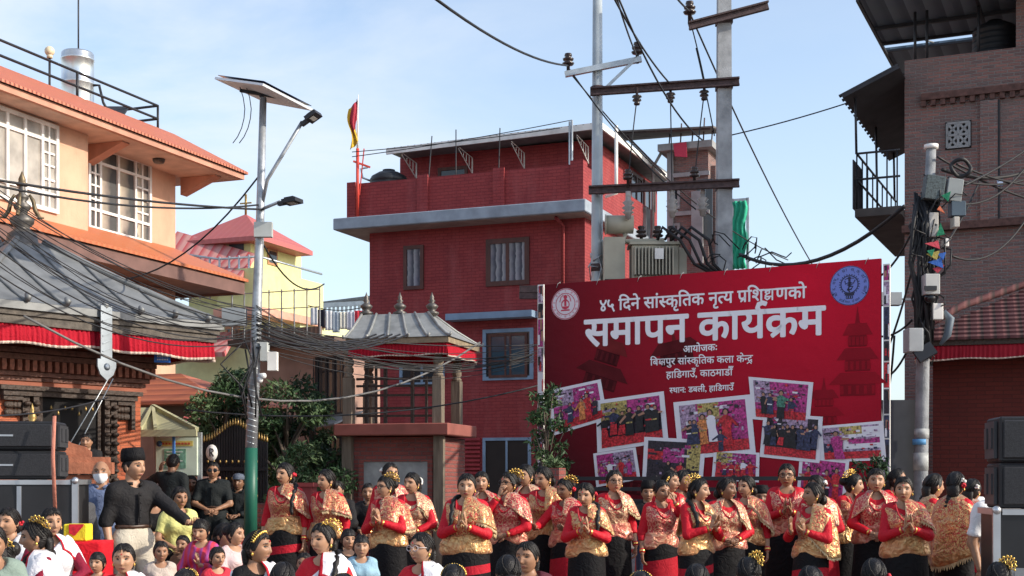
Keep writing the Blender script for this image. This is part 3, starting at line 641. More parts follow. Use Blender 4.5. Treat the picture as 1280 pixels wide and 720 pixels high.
        for kind in (orn or '').split():
            sd = orn_side; m_ = MB()
            if kind == 'comb':
                Tc = T_axis((sd*.045, .035, .082), (sd*.45, .75, -.25), (sd*.35, -.1, .95))
                for k_ in range(9):
                    a = math.pi*(.02 + .96*k_/8); cx, cy = math.cos(a), math.sin(a)
                    m_.tube([(cx*.018, cy*.018, .004), (cx*.074, cy*.074, .014)], .0036, 5, 0, T=Tc); m_.ell((cx*.081, cy*.081, .016), .0085, 6, 5, 0, T=Tc)
                for rr in (.022, .048, .074): m_.tube([(math.cos(a)*rr, math.sin(a)*rr, .004 + .01*(rr > .03)) for a in np.linspace(0, math.pi, 14)], .0046, 5, 0, T=Tc)
                hp(m_, 'hair_comb', GOLD)
            if kind in ('rose', 'jasmine'):
                c0 = Vector((sd*.082, .045, .0 if kind == 'rose' else .04))
                for k_ in range(9):
                    v = Vector(rng.normal(size=3)); v.normalize(); m_.ell(c0 + v*.016, (.014, .014, .012), 6, 5, 0)
                hp(m_, 'hair_flower', FRED if kind == 'rose' else FWHITE)
            if kind == 'garland':
                for a in np.linspace(R(-70), R(100), 14): m_.ell((math.sin(a)*.072, .075 + .02*math.cos(a), .055*math.cos(a)+.01), .013, 6, 5, 0)
                hp(m_, 'hair_flower', FWHITE)
            if kind == 'clips':
                for k_ in range(16):
                    a = R(-80 + 160*k_/15); m_.ell((math.sin(a)*.086, -.048*math.cos(a)-.005, .075*math.cos(a)+.035), (.009, .007, .013), 6, 5, 0)
                    m_.tube([(math.sin(a)*.083, -.042*math.cos(a), .072*math.cos(a)+.03), (math.sin(a)*.091, -.02*math.cos(a)+.01, .095*math.cos(a)+.03)], .0035, 5, 0)
                m_.tube([(math.sin(a)*.085, -.045*math.cos(a)-.002, .074*math.cos(a)+.033) for a in np.linspace(R(-80), R(80), 20)], .005, 5, 0)
                hp(m_, 'headband', GOLD)
    def hx(m_, nm, mt): m_.v = [tuple(TH @ Vector(p)) for p in m_.v]; return fin(m_, nm, mt, root)
    if outfit in ('dancer', 'sari') and hs < 1.2:
        for sd in (1, -1): m_ = MB(); m_.ell((sd*.079, .0, -.042), (.007, .009, .014), 6, 5, 0); hx(m_, 'earring', GOLD)
        m_ = MB(); m_.ell((0, -.094, .045), (.005, .004, .006), 6, 5, 0)
        if pr.random() < .5: hx(m_, 'forehead_mark', FRED)
    if glasses:
        m_ = MB()
        for sd in (1, -1):
            m_.tube([(sd*.034 + .025*math.cos(a), -.098 + .004*abs(math.cos(a)), .006 + .020*math.sin(a)) for a in np.linspace(0, 2*math.pi, 17)], .0028, 5, 0)
            m_.tube([(sd*.058, -.094, .012), (sd*.078, -.05, .012), (sd*.081, .01, .008)], .0028, 5, 0)
        m_.tube([(-.01, -.100, .010), (.01, -.100, .010)], .0028, 5, 0); hx(m_, 'glasses', GLASSF if glasses != 'light' else mat('spectacle_clear', (.6, .52, .5), .3))
    if glasses == 'sun':
        m_ = MB()
        for sd in (1, -1): m_.ell((sd*.034, -.097, .006), (.025, .004, .019), 12, 8, 0)
        hx(m_, 'sunglass_lens', mat('dark_lens', (.01, .01, .012), .1))
    if cap == 'topi':
        m_ = MB(); m_.lathe([(.080, .045), (.090, .050), (.091, .085), (.083, .135), (.072, .152), (.0, .155)], 20, 0, T=TR(0, .004, 0) @ Matrix.Diagonal((.98, 1.15, 1, 1)) @ rot_x(R(-5)))
        hx(m_, 'cap', BLACK)
    if cap in ('peaked', 'white_cap'):
        m_ = MB(); m_.lathe([(.083, .040), (.089, .05), (.088, .085), (.066, .120), (.0, .132)], 18, 0, T=Matrix.Diagonal((.98, 1.15, 1, 1)))
        m_.prism([(-.06, 0), (.06, 0), (.062, .07), (.04, .105), (0, .112), (-.04, .105), (-.062, .07)], .045, .051, 0, T=Matrix(((1, 0, 0, 0), (0, 0, -1, -.07), (0, 1, 0, 0), (0, 0, 0, 1))))
        hx(m_, 'cap', cloth('cap_cloth', (.11, .13, .17)) if cap == 'peaked' else cloth('cap_white', (.7, .7, .68)))
    if cap == 'mask':
        m_ = MB(); ii = (np.abs(_HX) < .062) & (_HY < -.02) & (_HZ < -.012) & (_HZ > -.108)
        ids = {}; vs_ = []; fs = []
        for f in _fc[:-2]:
            if all(ii.ravel()[k_] for k_ in f):
                q = []
                for k_ in f:
                    if k_ not in ids: ids[k_] = len(vs_); vs_.append((_HX.ravel()[k_]*1.08, _HY.ravel()[k_]*1.10 - .012*math.exp(-(_HX.ravel()[k_]/.03)**2), _HZ.ravel()[k_]))
                    q.append(ids[k_])
                fs.append(tuple(q))
        m_.add(vs_, fs, 0, True); hx(m_, 'face_mask', mat('mask_white', (.75, .78, .8), .8))
    return root
def collar(fin, T, root, m, cat, zb=.92):
    b = MB(); pts = [(.070*math.sin(a), .014 - .070*math.cos(a) - (.02 if abs(a) < .9 else 0), 1.335 - .022*(1 if abs(a) < .6 else .2)) for a in np.linspace(.35, 2*math.pi-.35, 18)]
    b.tube(pts, .011, 6, 0, ell=1.9, up=(1, 0, 0)); fin(b, 'collar', m, root)
    b = MB(); b.bar((0, -.128, 1.26), (0, -.128, zb), .022, .012)
    for k in range(4): b.ell((0, -.137, 1.24-.06*k), (.006, .004, .006), 6, 4, 0)
    fin(b, 'button_placket', m, root)
M_BELT = mat('belt_leather', (.05, .025, .015), .4)
def extra_border(top_col): return REDHEM
# ================================================================== ground
def structure(o): o['kind'] = 'structure'; return o
def paving_mat():
    m = brick_mat('stone_paving', (.20, .17, .15), (.26, .21, .18), (.10, .09, .08), bw=.6, bh=.3, ms=.015, stain=.4, stainc=(.09, .08, .07)); return m
g = MB(); g.box(-900, 900, -60, 1800, -.4, 0); structure(g.build('ground', paving_mat()))
pf = MB(); pf.box(-3.3, 7.2, 11.1, 16.6, .004, .15); tag(pf.build('dance_platform', brick_mat('platform_brick', (.28, .10, .06), (.34, .13, .08), (.18, .14, .12))), 'low brick dance platform under the red robed dancers', 'platform')
# ================================================================== materials of the setting
M_REDBRICK = brick_mat('painted_red_brick', (.27, .042, .044), (.31, .050, .050), (.21, .031, .034), bw=.24, bh=.085, ms=.010, bump=.55, rough=.75, stain=.45, stainc=(.12, .018, .024), fade=(.36, .095, .095))
M_OLDBRICK = brick_mat('weathered_brick', (.30, .145, .12), (.17, .105, .096), (.24, .21, .195), bw=.20, bh=.055, ms=.010, bump=1.0, stain=.75, stainc=(.17, .145, .138), fade=(.27, .17, .14))
M_TEMPLEBRICK = brick_mat('temple_brick', (.46, .13, .06), (.38, .095, .045), (.25, .09, .05), bw=.24, bh=.06, ms=.006, bump=.4, stain=.35, stainc=(.20, .055, .03))
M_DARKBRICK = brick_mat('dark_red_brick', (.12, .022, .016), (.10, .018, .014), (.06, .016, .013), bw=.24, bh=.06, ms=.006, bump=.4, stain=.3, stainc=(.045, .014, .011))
M_PLINTHBRICK = brick_mat('plinth_brick', (.23, .062, .052), (.28, .08, .065), (.16, .10, .09), bw=.22, bh=.07, ms=.01, bump=.6, stain=.4, stainc=(.11, .04, .035))
M_CONC = mat('grey_concrete', (.30, .30, .30), .85, bump=.3, bs=30, dirt=.5)
M_SLAB = mat('painted_slab', (.27, .31, .36), .7, dirt=.35)
M_SOFFIT = mat('soffit', (.32, .25, .23), .8, dirt=.3)
M_WOOD = mat('dark_carved_wood', (.045, .028, .020), .6, var=.35, vs_=30, bump=.8, bs=24)
M_BROWN = mat('brown_window_wood', (.085, .030, .022), .5, var=.25, vs_=8, stretch=(1, 1, .2))
M_GLASS = glassy('window_glass', (.025, .032, .038))
M_GLASSB = glassy('window_glass_blue', (.03, .07, .10))
M_CURTAIN = stripes('curtain_pale', [((.40, .39, .40), .4), ((.22, .21, .24), .35), ((.07, .07, .09), .25)], 'X', .19, bump=.7, wob=.12)
M_CURTAINB = stripes('curtain_beige', [((.58, .50, .38), .5), ((.33, .26, .19), .5)], 'X', .12, bump=.7, wob=.06)
M_BLUEFRAME = mat('blue_grey_frame', (.20, .29, .40), .6)
M_STEEL = mat('galvanised_steel', (.42, .45, .47), .42, metal=.6, var=.2, vs_=6, dirt=.2)
M_DARKMETAL = mat('dark_metal', (.03, .03, .034), .5, metal=.3)
M_RUST = mat('rusty_channel', (.07, .045, .045), .75, var=.4, vs_=12, bump=.4)
M_POLECONC = mat('pole_concrete', (.34, .35, .36), .8, var=.25, vs_=5, bump=.3, bs=60, dirt=.45)
M_BLACKPL = mat('black_plastic', (.016, .018, .022), .5, var=.2)
M_WIRE = mat('black_cable', (.014, .014, .016), .6)
M_WHITE = mat('white_paint', (.72, .70, .66), .6, dirt=.2)
M_CREAM = mat('cream_wall', (.66, .63, .50), .8, dirt=.2)
M_VALANCE = cloth('red_valance', (.38, .008, .022), rough=.8, wr=.9, ws=14)
M_TEMPLEMETAL = mat('temple_roof_metal', (.19, .195, .195), .5, metal=.25, var=.25, vs_=4, bump=.15, bs=9, dirt=.45)
M_GILT = mat('old_gilt', (.33, .22, .08), .45, metal=.7, var=.4, vs_=14)
M_BRONZE = mat('old_bronze', (.12, .11, .10), .5, metal=.6, var=.35, vs_=12)

M_TRANSGREY = mat('grey_junk', (.25, .24, .22), .7, var=.4, dirt=.5)
def windowpane(fr, parent, x0, x1, z0, z1, yv=0, frame=M_BROWN, inner=M_CURTAIN, fw=.09, cols=(1,), rows=(), proud=.05, depth=.12, name='window', sill=None, glass=M_GLASS):
    """a window set in a wall whose face is the plane y = yv of the parent's frame: frame bars, mullions, panes and the curtain behind"""
    f = MB(); y0, y1 = yv - proud, yv + .03
    f.box(x0, x0+fw, y0, y1, z0, z1); f.box(x1-fw, x1, y0, y1, z0, z1); f.box(x0+fw, x1-fw, y0, y1, z1-fw, z1); f.box(x0+fw, x1-fw, y0, y1, z0, z0+fw)
    tot = sum(cols); c = x0 + fw; W = x1 - x0 - 2*fw
    for k in cols[:-1]: c += W*k/tot; f.box(c-fw*.35, c+fw*.35, y0+.006, y1, z0+fw, z1-fw)
    for r in rows: zz = z0 + (z1-z0)*r; f.box(x0+fw, x1-fw, y0+.012, y1, zz-fw*.3, zz+fw*.3)
    fo = f.build(name, frame, parent)
    p = MB(); p.box(x0+fw*.5, x1-fw*.5, yv-.018, yv-.008, z0+fw*.5, z1-fw*.5); p.build('pane', inner if inner is not None else glass, fo)
    if sill: s = MB(); s.box(x0-.08, x1+.08, yv-.16, yv, z0-.09, z0-.003); s.build('sill', sill, fo)
    return fo
# ================================================================== red painted house
W0 = (1.926, 36.3, 0); RZ = math.atan2(-.368, .930)
fr = Frame(W0, RZ)
rb = thing('red_house', 'dark red painted brick house with grey slab and flat roof behind the billboard', 'house', W0, RZ)
xl = fr.y(462, 450)[0]
w_ = MB(); w_.box(xl, 0, 0, 9.0, 0, 8.56); w_.build('wall', M_REDBRICK, rb)
s_ = MB(); s_.box(xl-.74, .28, -.78, 9.0, 8.56, 8.88, bev=.02); sl_ = s_.build('floor_slab', M_SLAB, rb)
s_ = MB(); s_.box(xl-.68, .2, -.7, 8.9, 8.545, 8.558); s_.build('soffit', M_SOFFIT, rb)
p_ = MB(); pxl = fr.y(438, 240, -.45)[0]
p_.box(pxl, .10, -.50, -.36, 8.88, 9.86); p_.box(-.04, .10, -.36, 6.6, 8.88, 9.86); p_.box(pxl, pxl+.14, -.36, 6.6, 8.88, 9.86)
for px in (529, 624): q = fr.y(px, 240, -.5)[0]; p_.box(q-.16, q+.16, -.56, -.505, 8.885, 9.93)
p_.box(-.22, .14, -.55, -.20, 8.882, 9.95); p_.box(pxl-.06, pxl+.2, -.55, -.25, 8.882, 9.9)
p_.build('parapet', M_REDBRICK, rb)
# roof storey with sheet roof
rs = MB(); x0 = fr.y(500, 230, 1.6)[0]; rs.box(x0, -.25, 1.6, 8.0, 8.88, 11.0); rs.build('roof_storey', M_REDBRICK, rb)
rf = MB(); rf.slab([(x0+.12, .55, 10.98), (.25, .55, 11.12), (.25, 8.6, 11.3), (x0+.12, 8.6, 11.2)], .05)
for k in range(30): xx = x0+.16 + k*(.05-x0)/30; rf.bar((xx, .5, 11.02+.004*k), (xx, 8.5, 11.25), .05, .03)
ro = rf.build('sheet_roof', M_TEMPLEMETAL, rb)
fb = MB(); fb.slab([(x0+.10, .50, 10.86), (.28, .50, 11.0), (.28, .50, 11.17), (x0+.10, .50, 11.03)], .05); fb.slab([(.30, .5, 11.0), (.30, 8.6, 11.0), (.30, 8.6, 11.17), (.30, .5, 11.17)], .05); fb.build('fascia', M_WHITE, ro)
for px in (520, 590, 655, 735):
    q = fr.y(px, 210, 1.55)[0]; b = MB(); b.bar((q, 1.6, 10.35), (q, .6, 10.85), .02); b.bar((q, 1.6, 10.8), (q, .6, 10.9), .02); b.bar((q, 1.6, 10.35), (q, 1.6, 10.8), .02)
    for k in range(4): b.bar((q, 1.55-.2*k, 10.42+.1*k), (q, 1.55-.2*k, 10.82), .016)
    b.build('roof_bracket', M_WHITE, rb)
gp = MB(); q = fr.y(770, 200, .4)[0]; gp.tube([(q, .42, 11.0), (q, .42, 9.2), (q-.3, .42, 9.15)], .05, 8); gp.build('gutter_pipe', M_WHITE, rb)
dp = MB(); q = fr.y(704, 310, -.06)[0]; dp.tube([(q-.05, -.5, 8.5), (q, -.07, 8.35), (q, -.07, 5.7)], .05, 8); dp.build('drain_pipe', M_REDBRICK, rb)
def rbwin(px0, px1, py0, py1, **k):
    a = fr.y(px0, (py0+py1)/2); b = fr.y(px1, (py0+py1)/2); m_ = (px0+px1)/2; zt = fr.y(m_, py0)[1]; zb = fr.y(m_, py1)[1]
    return windowpane(fr, rb, a[0], b[0], zb, zt, **k)
rbwin(608, 662, 298, 357, cols=(1, 1), rows=(), fw=.13)
rbwin(505, 530, 307, 362, fw=.10)
rbwin(604, 667, 411, 475, frame=M_BLUEFRAME, cols=(1,), inner=None, fw=.10)
a = fr.y(612, 440)[0]; b = fr.y(660, 440)[0]; 
dw = windowpane(fr, rb, a, b, fr.y(636, 472)[1], fr.y(636, 417)[1], yv=-.035, cols=(1, .35, 1), rows=(.38,), inner=M_GLASSB, fw=.07, proud=.04)
rbwin(500, 556, 448, 482, frame=M_BLUEFRAME, inner=None, fw=.09, cols=(1, 1))
rbwin(604, 664, 547, 622, frame=M_BLUEFRAME, inner=mat('dark_doorway', (.02, .014, .012), .6), fw=.08, cols=(1, 1), name='door')
lv = MB(); a = fr.y(576, 570)[0]; b = fr.y(601, 570)[0]
for k in range(10): z = fr.y(590, 598)[1] + k*.115; lv.box(a, b, -.06, -.005, z, z+.06)
lv.build('louvre', mat('red_slats', (.32, .03, .04), .6), rb)
aw = MB(); a = fr.y(565, 395)[0]; b = fr.y(672, 395)[0]; aw.box(a, b, -.45, -.003, fr.y(620, 400)[1], fr.y(620, 392)[1]); aw.build('window_hood', M_BLUEFRAME, rb)
a0 = fr.y(520, 250, 1.55); vw = windowpane(fr, rb, fr.y(548, 215, 1.6)[0], fr.y(585, 215, 1.6)[0], 9.3, 10.6, yv=1.6, inner=None)
# side windows of the roof storey
sf = Frame(fr.world((-.25, 0, 0)), RZ + R(90))
sw_e = bpy.data.objects.new('side_wall', None); 
for (px0, px1, py0, py1) in ((787, 802, 212, 262), (804, 818, 224, 268)):
    y0, zt = fr.x(px0, py0, -.25); y1, _ = fr.x(px1, py0, -.25); _, zb = fr.x(px0, py1, -.25)
    f = MB(); 
    for (ya, yb, za, zb_) in ((y0, y0+.1, zb, zt), (y1-.1, y1, zb, zt), (y0+.1, y1-.1, zt-.1, zt), (y0+.1, y1-.1, zb, zb+.1), ((y0+y1)/2-.04, (y0+y1)/2+.04, zb+.1, zt-.1)): f.box(-.28, -.20, ya, yb, za, zb_)
    fo = f.build('window', M_BROWN, rb); p = MB(); p.box(-.24, -.225, y0+.05, y1-.05, zb+.05, zt-.05); p.build('pane', M_GLASS, fo)
bpy.data.objects.remove(sw_e)
# rods on the roof, flag, tank
for (px, py0, py1) in ((712, 152, 205), (715, 150, 205)):
    x_, z1 = fr.y(px, py0, .3); _, z0 = fr.y(px, py1, .3); r_ = MB(); r_.tube([(x_, .3, 8.88), (x_, .3, z1)], .03, 6); r_.build('roof_rod', M_STEEL, rb)
for (px0, py0, px1, py1) in ((540, 170, 532, 225), (625, 160, 622, 215), (570, 162, 570, 182)):
    x_, z1 = fr.y(px0, py0, .3); x2, _ = fr.y(px1, py1, .3); r_ = MB(); r_.tube([(x2, .3, 8.88), (x_, .3, z1)], .016, 5); r_.build('roof_rod', M_DARKMETAL, rb)
wt = fr.world((fr.y(489, 220, .9)[0], .75, 9.25)); t_ = thing('water_tank', 'black ribbed water tank on the roof terrace of the red house', 'water tank', wt)
prof = [(.0, .0), (.50, .0), (.52, .03)]
for k in range(6): z = .1 + k*.15; prof += [(.52, z), (.545, z+.03), (.545, z+.09), (.52, z+.12)]
prof += [(.50, 1.02), (.3, 1.14), (.18, 1.16), (.18, 1.22), (0, 1.22)]
b = MB(); b.lathe(prof, 24); TANKBODY = b.build('tank_body', M_BLACKPL, t_)
b = MB(); b.tube([(-.5, 0, .9), (-.75, 0, 1.0), (-.8, 0, 1.25), (-.6, 0, 1.3)], .03, 6); b.build('inlet_pipe', M_STEEL, t_)
b = MB(); b.box(-.5, .5, -.5, .5, -.37, -.003); b.build('stand', M_CONC, t_)
fp = fr.world((fr.y(447, 260, -.62)[0], -.62, 8.9))
t_ = thing('flagpole', 'red and white flagpole with a limp yellow and red flag on the red house corner', 'flagpole', fp)
zt = fr.y(447, 118, -.62)[1] - 8.9
b = MB(); b.tube([(0, 0, 0), (0, 0, 1.9)], .045, 8); b.build('lower_pole', mat('pole_red', (.62, .06, .04), .5), t_)
b = MB(); b.tube([(0, 0, 1.9), (0, 0, zt*.8), (.02, 0, zt)], [.03, .022, .008], 8); b.build('upper_pole', M_WHITE, t_)
b = MB(); b.bar((-.12, 0, 1.55), (.35, 0, 1.38), .05); b.bar((.05, 0, .6), (.18, 0, 1.9), .03); b.build('cross_stay', mat('pole_red', (.62, .06, .04)), t_)
b = MB(); nu, nv = 8, 14; vs_ = []
for i in range(nu+1):
    for j in range(nv+1):
        u, v = i/nu, j/nv; vs_.append((-.02 - .24*u*(1-.35*v) + .05*math.sin(v*7+u*3), .07*math.sin(u*9+v*3), zt-.12 - 1.15*v - .28*u))
fs = [(i*(nv+1)+j, i*(nv+1)+j+1, (i+1)*(nv+1)+j+1, (i+1)*(nv+1)+j) for i in range(nu) for j in range(nv)]
b.add(vs_, fs, 0, True)
for k in range(len(fs)):
    i, j = divmod(k, nv)
    if j > 9 or i > 5: b.m[k] = 1
fl = b.build('flag', [cloth('flag_maroon', (.34, .03, .05)), cloth('flag_yellow', (.72, .46, .05))], t_); fl.modifiers.new('t', 'SOLIDIFY').thickness = .006
# ================================================================== half finished brick house behind the poles
o_ = P(838, 600, 41); bh = thing('unfinished_brick_house', 'grey plastered brick stair tower with green netting behind the poles', 'house', (o_.x, o_.y, 0), RZ)
f2 = Frame((o_.x, o_.y, 0), RZ)
b = MB(); b.box(0, 1.15, 0, 1.0, 0, f2.y(850, 190)[1]); b.box(1.15, 1.3, .3, .9, 0, f2.y(880, 205)[1]); b.build('wall', M_OLDBRICK, bh)
b = MB(); z = f2.y(850, 190)[1]; b.box(-.3, 1.35, -.35, 1.1, z, z+.2); b.box(-.2, 1.6, -.006, .0, z-3.2, z-.02) if False else None; b.build('roof_slab', M_CONC, bh)
b = MB(); b.slab([(-2.2, -.9, z+.62), (1.5, -.9, z+.45), (1.5, 1.4, z+.85), (-2.2, 1.4, z+.9)], .05); b.build('sheet_roof', mat('rusted_sheet', (.12, .10, .09), .8, var=.4), bh)
b = MB(); q = f2.y(865, 300)[0]; b.box(q, q+.35, -.1, -.003, f2.y(865, 330)[1], f2.y(865, 240)[1]); b.build('pilaster', M_CONC, bh)
b = MB(); q0 = f2.y(872, 250)[0]; b.box(q0, q0+.45, -.03, -.004, f2.y(872, 300)[1], f2.y(872, 225)[1]); b.build('window', M_GLASS, bh)
for (p0, p1, q0, q1) in ((838, 850, 232, 262), (838, 850, 280, 312)):
    windowpane(f2, bh, f2.y(p0, 250)[0], f2.y(p1, 250)[0], f2.y(p0, q1)[1], f2.y(p0, q0)[1], frame=M_CONC, inner=None, fw=.07, cols=(1,))
b = MB()
for zz in (f2.y(850, 222)[1], f2.y(850, 270)[1]): b.box(-.06, 1.2, -.09, -.004, zz, zz+.12)
b.box(-.08, .10, -.10, -.005, 0, z-.01); b.build('concrete_band', M_CONC, bh)
for k, (xx, hh) in enumerate(((-.1, .5), (.25, .7), (.6, .45), (.95, .8), (1.2, .55))):
    b = MB(); b.tube([(xx, .2, z+.2), (xx+.04, .2, z+.2+hh)], .022, 5); b.build('starter_bar', M_RUST, bh)
b = MB(); b.bar((-1.9, -.8, z+.58), (1.4, -.8, z+.42), .08); b.bar((-1.9, -.8, z+.5), (-1.9, -.8, z-1.2), .06); b.bar((-1.2, -.5, z+.5), (-.1, -.2, z-.7), .05); b.build('roof_strut', M_RUST, bh)
b = MB(); b.slab([(.2, -.42, z+.15), (.6, -.42, z+.18), (.62, -.42, z-.28), (.25, -.42, z-.22)], .02); b.build('hanging_cloth', cloth('cloth_pinkred', (.5, .05, .09)), bh)
b = MB(); b.tube([(-.55, -.1, 4), (-.5, -.1, z-.4), (-.2, -.1, z+.1)], .05, 6); b.box(-1.3, -.7, -.2, .3, z-2.6, z-1.6); b.build('roof_junk', M_TRANSGREY, bh)
b = MB(); vs_ = []; n = 10
xa = f2.y(915, 250, .2)[0]; zt = f2.y(915, 252, .2)[1]
for i in range(n+1):
    for j in range(n+1): vs_.append((xa + .42*i/n + .04*math.sin(j*1.3), .2 + .08*math.sin(i*1.9+j*.7), zt - 2.0*j/n))
fs = [(i*(n+1)+j, i*(n+1)+j+1, (i+1)*(n+1)+j+1, (i+1)*(n+1)+j) for i in range(n) for j in range(n)]
b.add(vs_, fs, 0, True); nt_ = b.build('safety_netting', cloth('green_netting', (.04, .42, .25), wr=.9), bh); nt_.modifiers.new('t', 'SOLIDIFY').thickness = .01
b = MB(); b.bar((xa, .3, 0), (xa, .3, zt+.1), .08); b.bar((xa+.45, .3, 0), (xa+.45, .3, zt+.1), .08); b.bar((xa, .3, zt+.05), (xa+.45, .3, zt+.05), .08); b.build('scaffold_frame', M_STEEL, bh)
# ================================================================== orange house at the edge
LO = (-7.36, 30.0, 0); fl_ = Frame(LO, RZ)
ob = thing('orange_house', 'orange plastered house with red tile roof, white windows and roof railing', 'house', LO, RZ)
M_ORANGE = mat('orange_plaster', (.60, .35, .235), .85, var=.14, vs_=1.3, dirt=.5, bump=.2, bs=25)
M_TILE = stripes('orange_tile', [((.50, .14, .07), .5), ((.60, .19, .10), .3), ((.22, .06, .035), .2)], 'Y', .11, bump=.8, rough=.55)
M_TIN = stripes('orange_tin', [((.56, .17, .06), .6), ((.46, .13, .05), .4)], 'Y', .16, bump=.6, rough=.5)
BX = .55; yb0 = fl_.x(110, 250, BX)[0]
b = MB(); b.box(-6, 0, -14, 0, 0, 8.6); b.build('wall', M_ORANGE, ob)
b = MB(); zb = fl_.x(85, 322, BX)[1]; b.box(.002, BX, -14, yb0, zb, 8.6); b.build('bay_wall', M_ORANGE, ob)
# upper tiled skirt roof
ye = .95; xe = 1.25; ze = 8.42; zt_ = 9.05
b = MB(); b.add([(xe, -14, ze), (xe, ye, ze), (-5.5, ye, ze), (.25, -14, zt_), (.25, -.4, zt_), (-5.5, -.4, zt_)], [(0, 1, 4, 3), (1, 2, 5, 4)], 0)
b.add([(xe, -14, ze), (xe, ye, ze), (-5.5, ye, ze), (xe, -14, ze-.05), (xe, ye, ze-.05), (-5.5, ye, ze-.05)], [(3, 4, 1, 0), (4, 5, 2, 1)], 0)
b.box(-6, .25, -14, -.4, 8.8, zt_-.005, 0)
ro = b.build('tiled_roof', M_TILE, ob)
b = MB(); M_FASC = mat('fascia_salmon', (.50, .25, .17), .7, dirt=.3)
b.box(xe-.14, xe-.06, -14, ye-.06, ze-.17, ze-.052); b.box(-5.5, xe-.14, ye-.14, ye-.06, ze-.17, ze-.052); b.build('fascia', M_FASC, ro)
b = MB(); b.box(.002, xe-.15, -14, ye-.15, ze-.17, ze-.13); b.box(-5.5, .0, .002, ye-.15, ze-.17, ze-.13); b.build('soffit', mat('soffit_peach', (.55, .42, .34), .8), ob)
for yy in (.3, -2.9): b = MB(); b.prism([(0.003, -.55), (.9, -.20), (.9, -.175), (.003, -.175)], yy-.12, yy+.12, 0, T=TR(0, 0, ze)); b.build('bracket', M_FASC, ob)
b = MB(); b.lathe([(0, 0), (.10, 0), (.13, .05), (.13, .08), (0, .08)], 14, 0, T=TR(.62, -1.45, ze-.255)); b.build('porch_lamp', M_BRONZE, ob)
def side_window(fr_, parent, xv, px0, px1, py0a, py1a, frame, cols, rows, inner, fw=.07, name='window', yb=None):
    y0 = fr_.x(px0, (py0a+py1a)/2, xv)[0] if px0 > -400 else yb; y1 = fr_.x(px1, (py0a+py1a)/2, xv)[0]
    zt = fr_.x(px1, py0a, xv)[1]; zb = fr_.x(px1, py1a, xv)[1]
    f = MB(); xa, xb = xv - .02, xv + .06
    f.box(xa, xb, y0, y0+fw, zb, zt); f.box(xa, xb, y1-fw, y1, zb, zt); f.box(xa, xb, y0+fw, y1-fw, zt-fw, zt); f.box(xa, xb, y0+fw, y1-fw, zb, zb+fw)
    tot = sum(cols); W = y1 - y0 - 2*fw; c = y0 + fw; eds = [c]
    for k in cols: c += W*k/tot; eds.append(c)
    for c in eds[1:-1]: f.box(xa, xb-.005, c-fw*.45, c+fw*.45, zb+fw, zt-fw)
    for r in rows: zz = zb + (zt-zb)*r; f.box(xa, xb-.01, y0+fw, y1-fw, zz-fw*.4, zz+fw*.4)
    # casement sashes with glazing bars in the last column (and the first)
    for (ca, cb) in ([(eds[0], eds[1])] if cols[0] < .9 else []) + [(eds[-2], eds[-1])]:
        m_ = (ca+cb)/2; f.box(xa, xb-.012, m_-.022, m_+.022, zb+fw, zt-fw)
        for q in (.36, .52, .66): zz = zb + (zt-zb)*q; f.box(xa, xb-.014, ca+.03, cb-.03, zz-.018, zz+.018)
    fo = f.build(name, frame, parent); p = MB(); p.box(xv+.004, xv+.014, y0+fw*.5, y1-fw*.5, zb+fw*.5, zt-fw*.5); p.build('pane', inner, fo)
    return fo
CUR_Y = stripes('curtain_beige_side', [((.50, .43, .33), .4), ((.25, .21, .17), .2), ((.06, .06, .06), .4)], 'Y', .62, bump=.5, wob=.25)
side_window(fl_, ob, .0, 108, 187, 205, 306, M_WHITE, (.55, 1, 1, .8), (.24, .80), CUR_Y)
side_window(fl_, ob, BX, -20, 71, 158, 268, M_WHITE, (1, 1, 1, .8), (.2, .80), mat('pane_net_curtain', (.34, .31, .27), .3, var=.3, vs_=3), fw=.075)
# lower tin roof
ze2 = 6.02; zt2 = 6.66; xe2 = 1.35; ye2 = .8
b = MB(); b.add([(xe2, -14, ze2), (xe2, ye2, ze2), (-4, ye2, ze2), (0.003, -14, zt2), (.003, -.02, zt2), (-4, .003, zt2)], [(0, 1, 4, 3), (1, 2, 5, 4)], 0)
b.add([(xe2, -14, ze2), (xe2, ye2, ze2), (-4, ye2, ze2), (xe2, -14, ze2-.06), (xe2, ye2, ze2-.06), (-4, ye2, ze2-.06)], [(3, 4, 1, 0), (4, 5, 2, 1)], 0)
ro = b.build('lower_roof', M_TIN, ob); ro.modifiers.new('t', 'SOLIDIFY').thickness = .03
b = MB(); b.box(xe2-.16, xe2-.06, -14, ye2-.06, ze2-.34, ze2-.07); b.box(-4, xe2-.16, ye2-.16, ye2-.06, ze2-.34, ze2-.07); b.box(.002, xe2-.17, -14, ye2-.17, ze2-.30, ze2-.22); b.build('fascia', mat('fascia_dark', (.16, .085, .07), .7, dirt=.4), ro)
# railing on the roof
b = MB()
for z in (9.60, 9.32): b.tube([(.05, -14, z), (.05, -.7, z), (-3.5, -.7, z)], .028, 6)
for yy in (-.7, -3.3, -6.2, -9.0): b.tube([(.05, yy, zt_-.03), (.05, yy, 9.60)], .028, 6)
b.tube([(-1.2, -.7, zt_-.03), (-1.2, -.7, 9.60)], .028, 6)
b.build('roof_railing', M_DARKMETAL, ob)
t1 = P(97, 120, 28.6); zt1 = P(97, 66, 28.6).z
t_ = thing('steel_water_tank', 'shiny steel water tank on the orange house roof', 'water tank', (t1.x, t1.y, 9.0))
hh = zt1 - 9.0; b = MB(); b.lathe([(0, 0), (.33, 0), (.33, hh*.05), (.345, hh*.06), (.345, hh*.08), (.33, hh*.09), (.33, hh*.55), (.34, hh*.56), (.34, hh*.58), (.33, hh*.59), (.33, hh*.88), (.343, hh*.89), (.343, hh*.91), (.33, hh*.92), (.33, hh*.98), (.31, hh), (0, hh*1.01)], 28)
